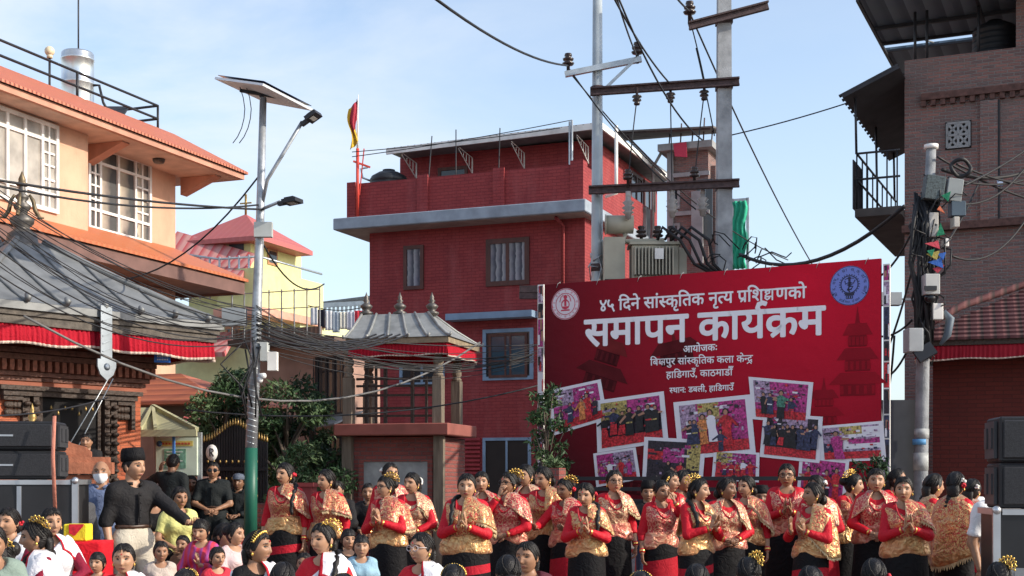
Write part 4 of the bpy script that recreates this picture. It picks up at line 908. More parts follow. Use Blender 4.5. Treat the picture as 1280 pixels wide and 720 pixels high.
b.build('tank_body', mat('stainless_sheet', (.62, .64, .64), .28, metal=.85, var=.15, vs_=3), t_)
b = MB(); b.tube([(.33, 0, hh*.55), (.45, 0, hh*.55), (.55, -.05, hh*.3), (.75, -.05, .1)], .03, 6); b.build('outlet_pipe', M_DARKMETAL, t_)
b = MB(); b.slab([(.35, -.3, .05), (.95, -.3, .0), (.95, .4, .5), (.35, .4, .5)], .05); b.build('solar_collector', M_DARKMETAL, t_)
l1 = P(62, 108, 27.5); zl = P(62, 64, 27.5).z
t_ = thing('globe_lamp', 'pale globe lamp on a thin post beside the steel tank', 'lamp', (l1.x, l1.y, 9.0))
b = MB(); b.tube([(0, 0, 0), (0, 0, zl-9.0-.1)], .025, 8); b.build('post', M_DARKMETAL, t_); b = MB(); b.ell((0, 0, zl-9.0), .10, 16, 12); b.tube([(0, 0, zl-9.14), (0, 0, zl-9.06)], .06, 10); b.build('globe', mat('globe_glass', (.62, .53, .36), .3), t_)
a1 = P(98, 66, 29.2); t_ = MB(); t_.tube([(0, 0, 0), (0, 0, 2.6)], .018, 5); tag(t_.build('roof_antenna', M_DARKMETAL, None, (a1.x, a1.y, a1.z-.6)), 'thin upright antenna rod behind the steel tank', 'antenna')
# ================================================================== yellow house with the pyramid roof
yo = P(316, 600, 60); yh = thing('yellow_house', 'pale yellow house with pink pyramid roof and railed balcony', 'house', (yo.x, yo.y, 0), RZ)
fy = Frame((yo.x, yo.y, 0), RZ)
M_YEL = mat('yellow_wall', (.62, .60, .28), .8, var=.08, dirt=.25); M_YEL2 = mat('pale_green_wall', (.60, .62, .34), .8, var=.08, dirt=.3)
M_PINKROOF = stripes('pink_sheet', [((.50, .13, .12), .55), ((.44, .11, .10), .45)], 'X', .35, bump=.3, rough=.6)
M_REDTILE = stripes('red_white_tile', [((.46, .05, .055), .6), ((.50, .24, .22), .4)], 'X', .42, bump=.6, rough=.6)
ze = fy.y(300, 296, 0)[1]
b = MB(); xa = fy.y(236, 320, .6)[0]; b.box(xa, -.5, .6, 5, fy.y(300, 350)[1]-1, ze); b.build('upper_room', M_YEL, yh)
b = MB(); xl = fy.y(220, 298)[0]; yr = fy.x(391, 312, .4)[0]; cx, cy = (xl+.4)/2, yr/2; zp = fy.y(303, 268, cy)[1]
b.add([(xl, 0, ze), (.4, 0, ze), (.4, yr, ze), (xl, yr, ze), (cx, cy, zp), (xl, 0, ze-.2), (.4, 0, ze-.2), (.4, yr, ze-.2), (xl, yr, ze-.2)], [(0, 1, 4), (1, 2, 4), (2, 3, 4), (3, 0, 4), (5, 6, 1, 0), (6, 7, 2, 1), (7, 8, 3, 2), (8, 5, 0, 3), (8, 7, 6, 5)], 0)
b.build('pyramid_roof', M_PINKROOF, yh); b = MB(); b.tube([(cx, cy, zp-.1), (cx, cy, zp+.9)], .06, 6); b.bar((cx-.3, cy, zp+.5), (cx+.3, cy, zp+.5), .06); b.build('roof_spike', M_GILT, yh)
zf = fy.y(300, 366)[1]
b = MB(); q = fy.y(287, 310, .6)[0]; q2 = fy.y(305, 310, .6)[0]; b.box(q, q2, .55, .598, zf, fy.y(296, 299, .6)[1]); b.build('door', mat('dark_door', (.06, .05, .06), .5), yh)
y0, z1 = fy.x(334, 310, -.5); y1, _ = fy.x(346, 310, -.5); z0 = fy.x(334, 330, -.5)[1]
b = MB(); b.box(-.497, -.45, y0, y1, z0, z1); w_o = b.build('window', mat('orange_wood', (.42, .2, .10), .6), yh); b = MB(); b.box(-.452, -.44, y0+.1, y1-.1, z0+.1, z1-.1); b.build('pane', M_GLASS, w_o)
ye_ = fy.x(404, 360, .9)[0]; xle = fy.y(225, 340, -.9)[0]
b = MB(); b.box(-1.2, .95, -.95, ye_, zf-.8, zf-.4); b.box(.75, .9, -.9, ye_, zf-.4, zf+.9); b.box(-1.2, .75, -.9, -.75, zf-.4, zf+.9); b.build('balcony', M_YEL, yh)
b = MB(); b.box(-1.3, 1.1, -1.1, ye_+.1, zf-1.15, zf-.802); b.build('balcony_band', mat('salmon_band', (.55, .27, .19), .7), yh)
b = MB(); zr = fy.y(300, 322, -.85)[1]
for z in (zr, zr-.55): b.tube([(xle, -.82, z+.35), (-1.2, -.82, z), (.82, -.82, z), (.82, ye_, z)], .05, 6)
for i in range(9): t = i/8; b.tube([(xle + (.82-xle)*t, -.82, zf-.3), (xle + (.82-xle)*t, -.82, zr+.1)], .05, 6)
b.build('balcony_railing', M_STEEL, yh)
b = MB(); b.box(xa-2, .1, .3, 8, 0, zf-.4); b.box(.1, .9, 2.5, 8, 0, zf-.6); b.build('wall', M_YEL2, yh)
b = MB(); xr = fy.y(300, 355, -1.5)[0]; xl2 = xle-1; zr1 = fy.y(220, 318, 0)[1]; zr2 = fy.y(300, 355, -1.5)[1]
b.slab([(xl2, -1.8, zr2+.6), (xr, -1.8, zr2), (xr-.4, .3, zr2+1.6), (xl2, .3, zr1+1.1)], .2); b.build('side_roof', M_REDTILE, yh)
for (p0, p1, q0, q1) in ((236, 258, 405, 430), (284, 300, 372, 400), (282, 300, 408, 424)):
    windowpane(fy, yh, fy.y(p0, 400, .3)[0], fy.y(p1, 400, .3)[0], fy.y(p0, q1, .3)[1], fy.y(p0, q0, .3)[1], yv=.3, frame=mat('orange_wood', (.42, .2, .10)), inner=None, fw=.12, cols=(1, 1, 1))
b = MB(); xr = fy.y(297, 440, -1.4)[0]; b.slab([(xl2, -2.4, fy.y(250, 440, -2)[1]), (xr, -2.4, fy.y(290, 441, -2)[1]), (xr-1.2, .28, fy.y(270, 415, 0)[1]), (xl2, .28, fy.y(270, 410, 0)[1])], .2); b.build('porch_roof', M_REDTILE, yh)
# ================================================================== far pale blue building and laundry
bo = P(388, 600, 78); bb = thing('pale_blue_building', 'distant pale blue building with a balustraded roof terrace', 'building', (bo.x, bo.y, 0), RZ); fb_ = Frame((bo.x, bo.y, 0), RZ)
M_PBLUE = mat('pale_blue_wall', (.26, .33, .37), .8)
z1 = fb_.y(420, 407)[1]; xr = fb_.y(463, 385)[0]
b = MB(); b.box(0, xr+2, 0, 6, 0, z1); b.build('wall', M_PBLUE, bb)
b = MB(); b.box(0, xr+2, -.1, .05, z1+1.05, z1+1.3)
for k in range(20): b.box(.1+k*.27, .22+k*.27, -.06, .02, z1, z1+1.05)
b.build('balustrade', mat('balustrade_white', (.5, .54, .56)), bb)
b = MB(); b.slab([(-.5, 1, z1+1.5), (xr+2, 1, z1+1.9), (xr+2, 5, z1+2.1), (-.5, 5, z1+1.9)], .12); b.build('canopy', M_TEMPLEMETAL, bb)
lx = P(350, 385, 52); lcol = [(.55, .56, .58), (.02, .02, .03), (.6, .6, .6), (.35, .4, .45), (.6, .58, .5), (.5, .5, .55), (.5, .04, .06), (.35, .38, .4)]
lnames = ['white sheet', 'black cloth', 'white towel', 'blue grey shirt', 'cream cloth', 'pale shirt', 'red blanket', 'grey cloth']
b = MB(); pts = [P(385 + 75*t, 382 + 6*math.sin(t*3), 56) for t in np.linspace(0, 1, 8)]; b.tube(pts, .02, 5); tag(b.build('washing_line', M_WIRE), 'washing line strung in front of the pale blue building', 'washing line')
for i, (c, nm_) in enumerate(zip(lcol, lnames)):
    p = P(388 + i*9.2, 384 + 6*math.sin((3+i*9.2)/75*3), 56); b = MB(); n = 6; vs_ = [(.30*k/n - .0, .03*math.sin(k*2+i), -1.0*j/n*(.7 + .05*(i % 4))) for k in range(n+1) for j in range(n+1)]
    b.add(vs_, [(k*(n+1)+j, k*(n+1)+j+1, (k+1)*(n+1)+j+1, (k+1)*(n+1)+j) for k in range(n) for j in range(n)], 0, True)
    o = b.build('laundry', cloth('laundry_%d' % i, c), None, p); o.modifiers.new('t', 'SOLIDIFY').thickness = .01; tag(o, f'{nm_} drying on the washing line', 'laundry', 'washing on the line')
# ================================================================== low brown house with the railed terrace
lo_ = P(330, 600, 33); lh = thing('salmon_house', 'low salmon house with a brown railed terrace and grilled window behind the trees', 'house', (lo_.x, lo_.y, 0), RZ); flh = Frame((lo_.x, lo_.y, 0), RZ)
M_SALMON = mat('salmon_wall', (.36, .22, .17), .85, dirt=.3); M_BROWNRAIL = stripes('brown_slats', [((.30, .19, .14), .6), ((.12, .08, .06), .4)], 'X', .11, bump=.5)
xr = flh.y(436, 450)[0]; xl = flh.y(318, 450)[0]; z1 = flh.y(400, 432)[1]
b = MB(); b.box(xl, xr, 0, 1.6, 0, z1); b.build('wall', M_SALMON, lh)
b = MB(); b.box(xl-.3, xr, -.7, 1.6, z1, z1+.14); b.build('terrace_slab', mat('brown_slab', (.12, .08, .065), .8), lh)
b = MB(); zz = flh.y(400, 408, -.6)[1]; b.box(xl-.2, xr-.4, -.62, -.56, z1+.14, zz); b.build('terrace_screen', M_BROWNRAIL, lh)
b = MB()
for k in range(8): xx = xl-.2 + (xr-xl-.2)*k/7; b.bar((xx, -.66, z1+.14), (xx, -.66, zz+.9), .025)
b.bar((xl-.2, -.66, zz+.85), (xr-.4, -.66, zz+.85), .022); b.bar((xl-.2, -.66, zz+.45), (xr-.4, -.66, zz+.45), .02); b.build('terrace_railing', M_STEEL, lh)
x0, x1 = flh.y(395, 480)[0], flh.y(433, 480)[0]; wo_ = windowpane(flh, lh, x0, x1, flh.y(410, 520)[1], flh.y(410, 446)[1], inner=None, fw=.08, cols=(1, 1, 1), rows=(.75,), frame=M_DARKMETAL)
b = MB()
for k in range(9): xx = x0 + (x1-x0)*k/8; b.bar((xx, -.11, flh.y(410, 518)[1]), (xx, -.11, flh.y(410, 448)[1]), .016)
b.build('grille', M_DARKMETAL, wo_)
b = MB(); x0, x1 = flh.y(362, 480)[0], flh.y(392, 480)[0]; b.box(x0, x1, -.04, -.002, flh.y(370, 520)[1], flh.y(370, 462)[1]); b.build('shutter', M_SALMON, lh)
x0, x1 = flh.y(398, 480)[0], flh.y(428, 580)[0]; windowpane(flh, lh, x0, x1, .9, flh.y(410, 545)[1], inner=None, fw=.06, cols=(1, 1, 1, 1), frame=M_DARKMETAL)
b = MB(); b.slab([(flh.y(368, 538, -1)[0], -1.4, flh.y(368, 538, -1)[1]), (flh.y(428, 530, -1)[0], -1.4, flh.y(428, 530, -1)[1]), (flh.y(428, 530, -1)[0], -.01, flh.y(428, 530, -1)[1]+.35), (flh.y(368, 538, -1)[0], -.01, flh.y(368, 538, -1)[1]+.35)], .04); b.build('awning', M_TEMPLEMETAL, lh)
# ================================================================== small tiled roof building between temple and trees
so = P(180, 600, 26.5); sh = thing('orange_roofed_shed', 'low shed with an orange ribbed roof beside the temple', 'shed', (so.x, so.y, 0), RZ); fs_ = Frame((so.x, so.y, 0), RZ)
x0, x1 = fs_.y(150, 500)[0], fs_.y(284, 500)[0]; ze_ = fs_.y(230, 502)[1]; zt = fs_.y(205, 467, .8)[1]; xt = fs_.y(222, 467, .8)[0]
M_RIB = stripes('orange_ribbed', [((.52, .17, .09), .8), ((.27, .08, .05), .2)], 'Z', .12, bump=.5)
b = MB(); b.add([(x0, -.3, ze_), (x1, -.3, ze_), (x1, 2.4, ze_), (x0, 2.4, ze_), (x0, .9, zt), (xt, .9, zt), (x0, -.3, ze_-.06), (x1, -.3, ze_-.06), (x1, 2.4, ze_-.06), (x0, 2.4, ze_-.06)], [(0, 1, 5, 4), (1, 2, 5), (2, 3, 4, 5), (3, 0, 4), (6, 7, 1, 0), (7, 8, 2, 1), (9, 8, 7, 6), (8, 9, 3, 2)], 0); b.build('roof', M_RIB, sh)
b = MB(); b.box(x0+.2, x1-.3, 0, 2.2, 0, ze_-.06); b.build('wall', mat('shed_wall', (.20, .13, .11), .8, dirt=.3), sh)
b = MB(); b.box(x0+.3, x1-.9, -.03, -.003, fs_.y(220, 522)[1], fs_.y(220, 508)[1]); b.build('opening', mat('dark_opening', (.02, .018, .016)), sh)
b = MB(); b.slab([(fs_.y(222, 530, -.9)[0], -1.0, fs_.y(222, 530, -.9)[1]), (fs_.y(268, 532, -.9)[0], -1.0, fs_.y(268, 532, -.9)[1]), (fs_.y(258, 515, -.1)[0], -.005, fs_.y(258, 515, -.1)[1]), (fs_.y(236, 513, -.1)[0], -.005, fs_.y(236, 513, -.1)[1])], .06); b.build('lean_to_roof', M_REDTILE, sh)
# notice shelter with the pale canopy and the public notice
no = P(190, 600, 20.5); ns = thing('notice_shelter', 'notice board shelter with a pale yellow tin canopy beside the temple wall', 'notice board', (no.x, no.y, 0), R(-8)); fn = Frame((no.x, no.y, 0), R(-8))
M_PALETIN = mat('pale_yellow_tin', (.42, .40, .24), .6, dirt=.25)
zt = fn.y(186, 509, .3)[1]; zb = fn.y(215, 539, -.5)[1]
b = MB(); xa, xb, xc = fn.y(170, 509, .3)[0], fn.y(188, 508, .3)[0], fn.y(246, 540, -.6)[0]
b.add([(xa, .4, zt), (xb, .4, zt), (xc, -.6, zb), (xa, -.6, zb), (xb+.12, .75, zb), (xa, .75, zb)], [(0, 3, 2, 1), (1, 2, 4), (0, 1, 4, 5)], 0)
for t in (.2, .42): b.bar((xa + (xb-xa)*1, .4, zt+.02), (xb+(xc-xb)*(t), -.6, zb+.03), .05)
b.bar((xb, .4, zt+.02), (xc, -.6, zb+.02), .06); b.bar((xa, -.6, zb-.03), (xc, -.6, zb-.03), .05, .10); cn = b.build('canopy', M_PALETIN, ns); cn.modifiers.new('t', 'SOLIDIFY').thickness = .02
x0, x1 = fn.y(196, 570)[0], fn.y(247, 570)[0]; z0, z1 = fn.y(220, 594)[1], fn.y(220, 547)[1]
b = MB(); b.box(x0, x1, -.03, .02, z0, z1); brd = b.build('board', mat('pale_green_board', (.58, .66, .52), .6), ns)
b = MB(); b.box(x0+.06, x1-.06, -.036, -.031, z1-.13, z1-.05); b.build('heading', mat('notice_yellow', (.62, .50, .14), .6), brd)
b = MB()
for k in range(9): q = x0+.1 + k*.05; b.box(q, q+.034, -.041, -.037, z1-.105, z1-.075)
b.build('heading_lettering', mat('notice_red', (.5, .10, .05)), brd)
b = MB(); b.box(x0+.13, x1-.17, -.036, -.031, z0+.1, z1-.17); b.build('map_sheet', mat('map_green', (.16, .32, .22), .5, var=.5, vs_=18), brd)
b = MB()
for k in range(6): b.box(x0+.17, x1-.22-.04*(k % 3), -.041, -.037, z1-.22-k*.045, z1-.205-k*.045)
b.build('notice_lettering', mat('notice_white', (.62, .66, .6)), brd)
b = MB(); b.lathe([(0, 0), (.045, 0), (.045, .005), (0, .005)], 16, 0, T=TR(x0+.055, -.036, z1-.09) @ rot_x(R(90))); b.build('emblem', mat('emblem_blue', (.08, .16, .3)), brd)
b = MB()
for xx in (x0-.02, x1+.02): b.bar((xx, .04, 0), (xx, .04, zb), .06)
b.bar((x0+.33, -.16, 0), (x0+.33, -.16, zb-.02), .035, mi=1); b.box(x0-.2, x1+.3, .1, .16, 0, z0-.02, 2); b.build('post', [M_STEEL, mat('blue_pipe', (.05, .16, .42), .5), mat('pink_wall', (.42, .22, .17), .8)], ns)
go = P(282, 600, 22.5); gt = thing('iron_gate', 'black iron gate with gold spikes and a white oval sign beneath the trees', 'gate', (go.x, go.y, 0), R(-10)); fg = Frame((go.x, go.y, 0), R(-10))
x0, x1 = fg.y(250, 570)[0], fg.y(335, 570)[0]; W = x1-x0
top = lambda t: fg.y(282, 553)[1] + .30*math.exp(-((t-.52)/.28)**2)
b = MB(); n = 26
for k in range(n): t0, t1 = k/n, (k+1)/n; b.box(x0+W*t0, x0+W*t1-.012, 0, .03, .1, top((t0+t1)/2)-.02)
for z in (.3, 1.1, 1.75): b.box(x0, x1, -.03, -.003, z, z+.06)
b.build('gate_panel', mat('gate_black', (.018, .019, .024), .45, metal=.3), gt)
b = MB()
for k in range(n): t = (k+.5)/n; p = (x0+W*t, .015, top(t)-.02); b = MB(); b.lathe([(.012, 0), (.022, .03), (.016, .06), (.0, .13)], 6, 0, T=TR(*p)); b.build('spike', M_GILT, gt)
for i in range(9):
    for j in range(6): b = MB(); b.ell((x0+W*(.12+.09*i), -.012, .5+.28*j), (.018, .01, .03), 6, 4, 0); b.build('stud', M_GILT, gt)
b = MB(); q = fg.y(266, 566); b.lathe([(0, 0), (.10, 0), (.10, .012), (0, .012)], 24, 0, T=TR(q[0], -.035, q[1]) @ Matrix.Diagonal((1, 1, 1.35, 1)) @ rot_x(R(90))); sg = b.build('oval_sign', M_WHITE, gt)
b = MB(); Tq = TR(q[0], -.052, q[1]); b.bar((-.03, 0, -.06), (-.03, 0, .07), .016, T=Tq); b.tube([(-.03, 0, .07), (.02, 0, .06), (.035, 0, .03), (.0, 0, .005), (-.03, 0, .0)], .008, 5, T=Tq); b.bar((-.005, 0, .0), (.035, 0, -.06), .016, T=Tq); b.build('sign_mark', M_WIRE, sg)
# ================================================================== temple with tiered metal roof
TC = (-6.87, 19.24, 0); TZ = R(50.6); ft = Frame(TC, TZ)
tp = thing('temple', 'brick temple with ribbed grey metal roof, red pleated valance and carved dark window', 'temple', TC, TZ)
hw = 1.15
b = MB(); b.box(-hw, hw, -hw, hw, 0, 3.55); b.build('wall', M_TEMPLEBRICK, tp)
b = MB()
for (za, zb, o_) in ((2.90, 2.95, .05), (2.96, 3.02, .09), (3.17, 3.24, .16), (3.25, 3.32, .24)): b.box(-hw-o_, hw+o_, -hw-o_, hw+o_, za, zb)
b.build('cornice', mat('cornice_wood', (.13, .055, .038), .7, var=.4, vs_=16, bump=.6), tp)
b = MB()
for k in range(24):
    x = -hw - .1 + (2*hw+.2)*k/23; b.box(x-.03, x+.03, -hw-.16, -hw-.002, 3.025, 3.165); b.box(hw+.002, hw+.16, x-.03, x+.03, 3.025, 3.165)
    b.ell((x+.045, -hw-.10, 3.09), (.025, .03, .05), 6, 5, 0)
b.build('dentil_frieze', mat('dark_red_wood', (.22, .075, .045), .7, var=.4, vs_=20), tp)
b = MB(); b.box(-hw-.06, hw+.06, -hw-.06, hw+.06, 2.82, 2.885); b.build('string_course', mat('terracotta', (.26, .085, .05), .8), tp)
# roof
E0, ZE, ZA, A0 = 1.95, 3.83, 4.92, .20
b = MB(); n = 6; lv = []
for k in range(n+1): t = k/n; r = E0 + (A0-E0)*t; z = ZE + (ZA-ZE)*(t**1.12); lv += [(-r, -r, z), (r, -r, z), (r, r, z), (-r, r, z)]
fs = [(4*k+i, 4*k+(i+1) % 4, 4*k+4+(i+1) % 4, 4*k+4+i) for k in range(n) for i in range(4)] + [(3, 2, 1, 0), tuple(range(4*n, 4*n+4))]
b.add(lv, fs, 0); b.box(-E0-.02, E0+.02, -E0-.02, E0+.02, ZE-.10, ZE-.005)
ro = b.build('roof', M_TEMPLEMETAL, tp)
prf = lambda t: (E0 + (A0-E0)*t, ZE + (ZA-ZE)*(t**1.12))
for side in range(4):
    Tm = rot_z(R(90*side))
    for k in range(7):
        x = -E0*.86 + E0*1.72*k/6
        tmax = min(1, (E0-abs(x))/(E0-A0)); pts = []
        for q in np.linspace(0, max(tmax-.02, .05), 6): r, z = prf(q); pts.append((x, -r, z+.015))
        b = MB(); b.tube(pts, .022, 6, T=Tm); b.tube([(x, -E0-.03, ZE+.01), (x, -E0-.06, ZE+.05), (x, -E0-.02, ZE+.10)], [.035, .045, .028], 6, T=Tm)
        b.build('roof_rib', M_TEMPLEMETAL, ro)
    pts = []
    for q in np.linspace(0, 1, 8): r, z = prf(q); pts.append((r, -r, z+.02))
    b = MB(); b.tube([(E0+.16, -E0-.16, ZE+.10)] + pts, [.02] + [.045]*8, 7, T=Tm); b.build('hip_rib', M_TEMPLEMETAL, ro)
b = MB()
for side in range(4):
    Tm = rot_z(R(90*side))
    for k in range(20):
        x = -1.75 + 3.5*k/19; b.bar((x*.7, -hw-.1, 3.5), (x, -E0+.08, ZE-.17), .055, .08, T=Tm)
b.build('rafter', M_WOOD, tp)
b = MB(); b.box(-E0+.02, E0-.02, -E0+.02, E0-.02, ZE-.17, ZE-.105); b.box(-E0+.05, E0-.05, -E0+.05, E0-.05, ZE-.28, ZE-.175); b.build('eave_board', mat('eave_grey_wood', (.10, .085, .07), .8, var=.4, vs_=10, bump=.5), tp)
# valance: pleated cloth hanging under the eave
def valance(parent, hx, hy, ztop, h, pleat=.07, amp=.028, sides=(0, 1, 2, 3), name='valance', M=None, tilt=0.0):
    b = MB(); n = int(2*hx/pleat)*4
    for sd in sides:
        L_ = hx if sd % 2 == 0 else hy; O = hy if sd % 2 == 0 else hx; Tm = rot_z(R(90*sd)); vs_ = []; fr_ = random.Random(sd)
        ph = 0
        for i in range(n+1):
            x = -L_ + 2*L_*i/n; ph += fr_.uniform(.55, 1.45)*math.pi/2; d = amp*math.sin(ph)*fr_.uniform(.6, 1.3)
            dip = .05*math.sin(i*.11+sd) + .03*math.sin(i*.037+1)
            for j, q in enumerate((0, .12, .5, .9, 1.0)): vs_.append((x, -O - d*(.3+.7*q) - .02*q, ztop - h*q*(1+dip)))
        m_ = 5; fs = [(i*m_+j, i*m_+j+1, (i+1)*m_+j+1, (i+1)*m_+j) for i in range(n) for j in range(m_-1)]; o0 = len(b.f)
        b.add(vs_, fs, 0, True, T=Tm)
        for k in range(len(fs)):
            if k % (m_-1) == m_-2: b.m[o0+k] = 1
    o = b.build(name, [M or M_VALANCE, mat('valance_trim', (.62, .50, .42), .8)], parent); o.modifiers.new('t', 'SOLIDIFY').thickness = .006; return o
valance(tp, 1.86, 1.86, ZE-.20, .33)
# finial
b = MB(); b.lathe([(.30, 0), (.30, .06), (.22, .12), (.20, .22), (.12, .28), (.10, .32), (.16, .38), (.17, .44), (.07, .50), (.06, .53), (.11, .58), (.12, .63), (.05, .68), (.09, .73), (.09, .76), (.045, .80), (.05, .86), (.03, .97), (.012, 1.08), (0, 1.12)], 18, 0, T=TR(0, 0, ZA-.10)); b.build('finial', M_BRONZE, tp)
b = MB()
for sd in range(4):
    b.tube([(.10, 0, ZA+.68), (.15, 0, ZA+.60), (.18, 0, ZA+.46), (.24, 0, ZA+.36), (.30, 0, ZA+.36)], [.018, .028, .032, .028, .012], 6, T=rot_z(R(45+90*sd)))
b.lathe([(.07, 0), (.09, .03), (.05, .06), (.05, .1), (.01, .2), (0, .21)], 12, 0, T=TR(0, 0, ZA+.80)); b.build('finial_ornament', mat('dull_brass', (.16, .12, .07), .5, metal=.6, var=.4, vs_=14), tp)
# metal banner hanging from the roof
b = MB(); b.box(-.085, .085, -E0-.075, -E0-.055, 3.17, ZE+.05); b.box(-.14, .14, -E0-.085, -E0-.06, 3.08, 3.18); b.prism([(-.14, 3.08), (.14, 3.08), (.10, 2.98), (0, 2.90), (-.10, 2.98)], -E0-.085, -E0-.06)
b.lathe([(0, 0), (.05, 0), (.03, .02), (0, .03)], 12, 0, T=TR(0, -E0-.085, 3.08) @ rot_x(R(90)))
for k in range(6): b.bar((-.06, -E0-.08, 3.28+k*.1), (.06, -E0-.08, 3.33+k*.1), .012)
b.build('metal_banner', mat('banner_metal', (.24, .27, .30), .45, metal=.6, var=.25), tp)
# carved window with dark opening
b = MB(); y = -hw
zt, zb = 2.70, 1.25
for (x0, x1, pr_) in ((-.72, -.62, .07), (.62, .72, .07), (-.58, -.50, .10), (.50, .58, .10), (-.47, -.42, .05), (.42, .47, .05)):
    b.box(x0, x1, y-pr_, y-.002, zb, zt)
for x in (-.67, .67, -.54, .54):
    for k in range(11): b.ell((x, y-.10, zb+.1+k*.125), (.055, .05, .035), 8, 6, 0)
b.box(-1.02, 1.02, y-.12, y-.003, zt, zt+.07); b.box(-1.08, 1.08, y-.16, y-.004, zt+.072, zt+.13); b.box(-.8, .8, y-.14, y-.003, zb-.12, zb-.002)
b.box(.72, 1.0, y-.09, y-.003, zt-.06, zt-.002); b.box(.94, 1.0, y-.09, y-.003, zt-.4, zt-.06); b.box(-1.0, -.72, y-.09, y-.003, zt-.06, zt-.002)
for sd in (1, -1):
    for i in range(5): 
        for j in range(2): b.lathe([(0, 0), (.045, 0), (.05, .015), (.02, .03), (0, .03)], 10, 0, T=TR(sd*(.76+.055*i) if i < 4 else sd*.9, y-.03, zt-.12-.1*j) @ rot_x(R(90)))
wo_ = b.build('carved_window', M_WOOD, tp)
b = MB(); b.box(-.42, .42, y-.02, y-.003, zb, zt); b.build('opening', mat('temple_dark', (.008, .007, .007), .9), wo_)
b = MB(); 
for k in range(7): b.lathe([(.0, 0), (.018, .0), (.014, .03), (.005, .05), (0, .06)], 8, 0, T=TR(-.32+.105*k, y-.09, zt-.16-.07*(k % 3 == 1)))
b.build('bell', M_GILT, wo_)
b = MB(); b.tube([(.15, -hw-.7, 2.95), (-.42, -hw-.08, 1.5)], .008, 5); b.tube([(.22, -hw-.7, 2.95), (-.34, -hw-.08, 1.3)], .008, 5); b.build('prop_rod', M_STEEL, tp)
# blue street plate on the temple corner
bp_ = P(203, 446, 19.0); b = MB(); b.box(-.11, .11, -.012, .0, -.08, .08); sg = b.build('street_sign', mat('sign_blue', (.02, .13, .50), .45), None, bp_, R(8)); tag(sg, 'small blue street plate with three white lines under the temple eave', 'sign')
b = MB()
for k in range(3):
    for q in range(7): b.box(-.07+q*.022, -.056+q*.022, -.016, -.013, .035-.042*k, .055-.042*k)
b.build('lettering', M_WHITE, sg); b = MB(); b.bar((.11, .02, .0), (-.3, .25, .1), .015); b.build('bracket', M_DARKMETAL, sg)
# stepped masonry screen before the temple window
rp_ = P(112, 600, 15.6); fr2 = Frame((rp_.x, rp_.y, 0), R(12)); sc = thing('carved_balustrade', 'red terracotta balustrade with a sloping handrail in front of the temple window', 'balustrade', (rp_.x, rp_.y, 0), R(12))
M_TERRA = mat('terracotta_wall', (.33, .115, .06), .75, var=.25, vs_=6, bump=.5, bs=20, dirt=.35)
b = MB(); b.box(.02, .20, -.1, .12, 0, 1.62); b.box(-.45, .02, -.1, .12, 1.52, 1.66); b.prism([(-.45, 1.52), (.02, 1.52), (.02, 1.05)], -.08, .10); b.box(-.55, .26, -.16, .18, 1.67, 1.80); b.box(-.5, .22, -.13, .15, 1.80, 1.86); b.prism([(-.50, 1.86), (-.42, 2.2), (-.34, 2.12), (-.20, 2.02), (-.05, 1.98), (.02, 1.92), (.02, 1.86)], -.06, .08)
b.build('masonry', M_TERRA, sc)
b = MB()
for k in range(6):
    z = .3 + .22*k; b.box(.04, .18, -.125, -.102, z, z+.14); b.ell((.11, -.125, z+.07), (.045, .012, .05), 8, 6, 0)
b.build('carved_panel', mat('terracotta_carving', (.26, .08, .045), .8, var=.3), sc)
b = MB(); b.box(-.66, -.58, -.04, .04, 0, 2.2); b.lathe([(.05, 0), (.06, .03), (.03, .06), (.05, .10), (.04, .14), (.02, .17), (.025, .19), (0, .27)], 12, 1, T=TR(-.62, 0, 2.2)); b.build('gate_post', [M_WOOD, M_GILT], sc)
# ================================================================== pavilion on a brick plinth
po = P(436, 600, 23.4); PZ = R(-15); fp_ = Frame((po.x, po.y, 0), PZ); pv = thing('shrine_pavilion', 'small open pavilion with pale metal roof and red valance on a brick plinth', 'pavilion', (po.x, po.y, 0), PZ)
X1 = fp_.y(548, 480)[0]; D_ = 1.25; zs = fp_.y(500, 530)[1]
M_POSTW = mat('weathered_post', (.17, .135, .10), .8, var=.35, vs_=9, bump=.6, bs=30, stretch=(1, 1, .15))
b = MB(); b.box(-.05, X1+.05, .0, D_+.1, 0, zs-.22); b.build('plinth', M_PLINTHBRICK, pv)
b = MB(); b.box(fp_.y(417, 530, -.3)[0], fp_.y(560, 530, -.3)[0], -.30, D_+.12, zs-.20, zs, bev=.015); b.build('plinth_slab', mat('red_slab', (.27, .085, .065), .8, var=.2, dirt=.35), pv)
b = MB(); xa, xb = fp_.y(455, 600, -.03)[0], fp_.y(535, 600, -.03)[0]; b.box(xa, xb, -.04, -.002, .5, fp_.y(500, 577)[1]); pn = b.build('stone_panel', mat('grey_stone_panel', (.30, .31, .30), .8, var=.3, vs_=5, dirt=.5), pv)
b = MB(); z1 = fp_.y(500, 577)[1]; b.box(xa-.09, xa, -.06, -.003, .4, z1+.09); b.box(xb, xb+.09, -.06, -.003, .4, z1+.09); b.box(xa, xb, -.06, -.003, z1+.002, z1+.09); b.build('panel_border', M_PLINTHBRICK, pn)
for x in (-.08, X1-.05): b = MB(); b.box(x, x+.17, -.12 if x < X1+.2 else .2, -.003 if x < X1+.2 else .4, 0, zs-.205); b.build('pier', M_POSTW, pv)
zr = fp_.y(500, 435)[1]
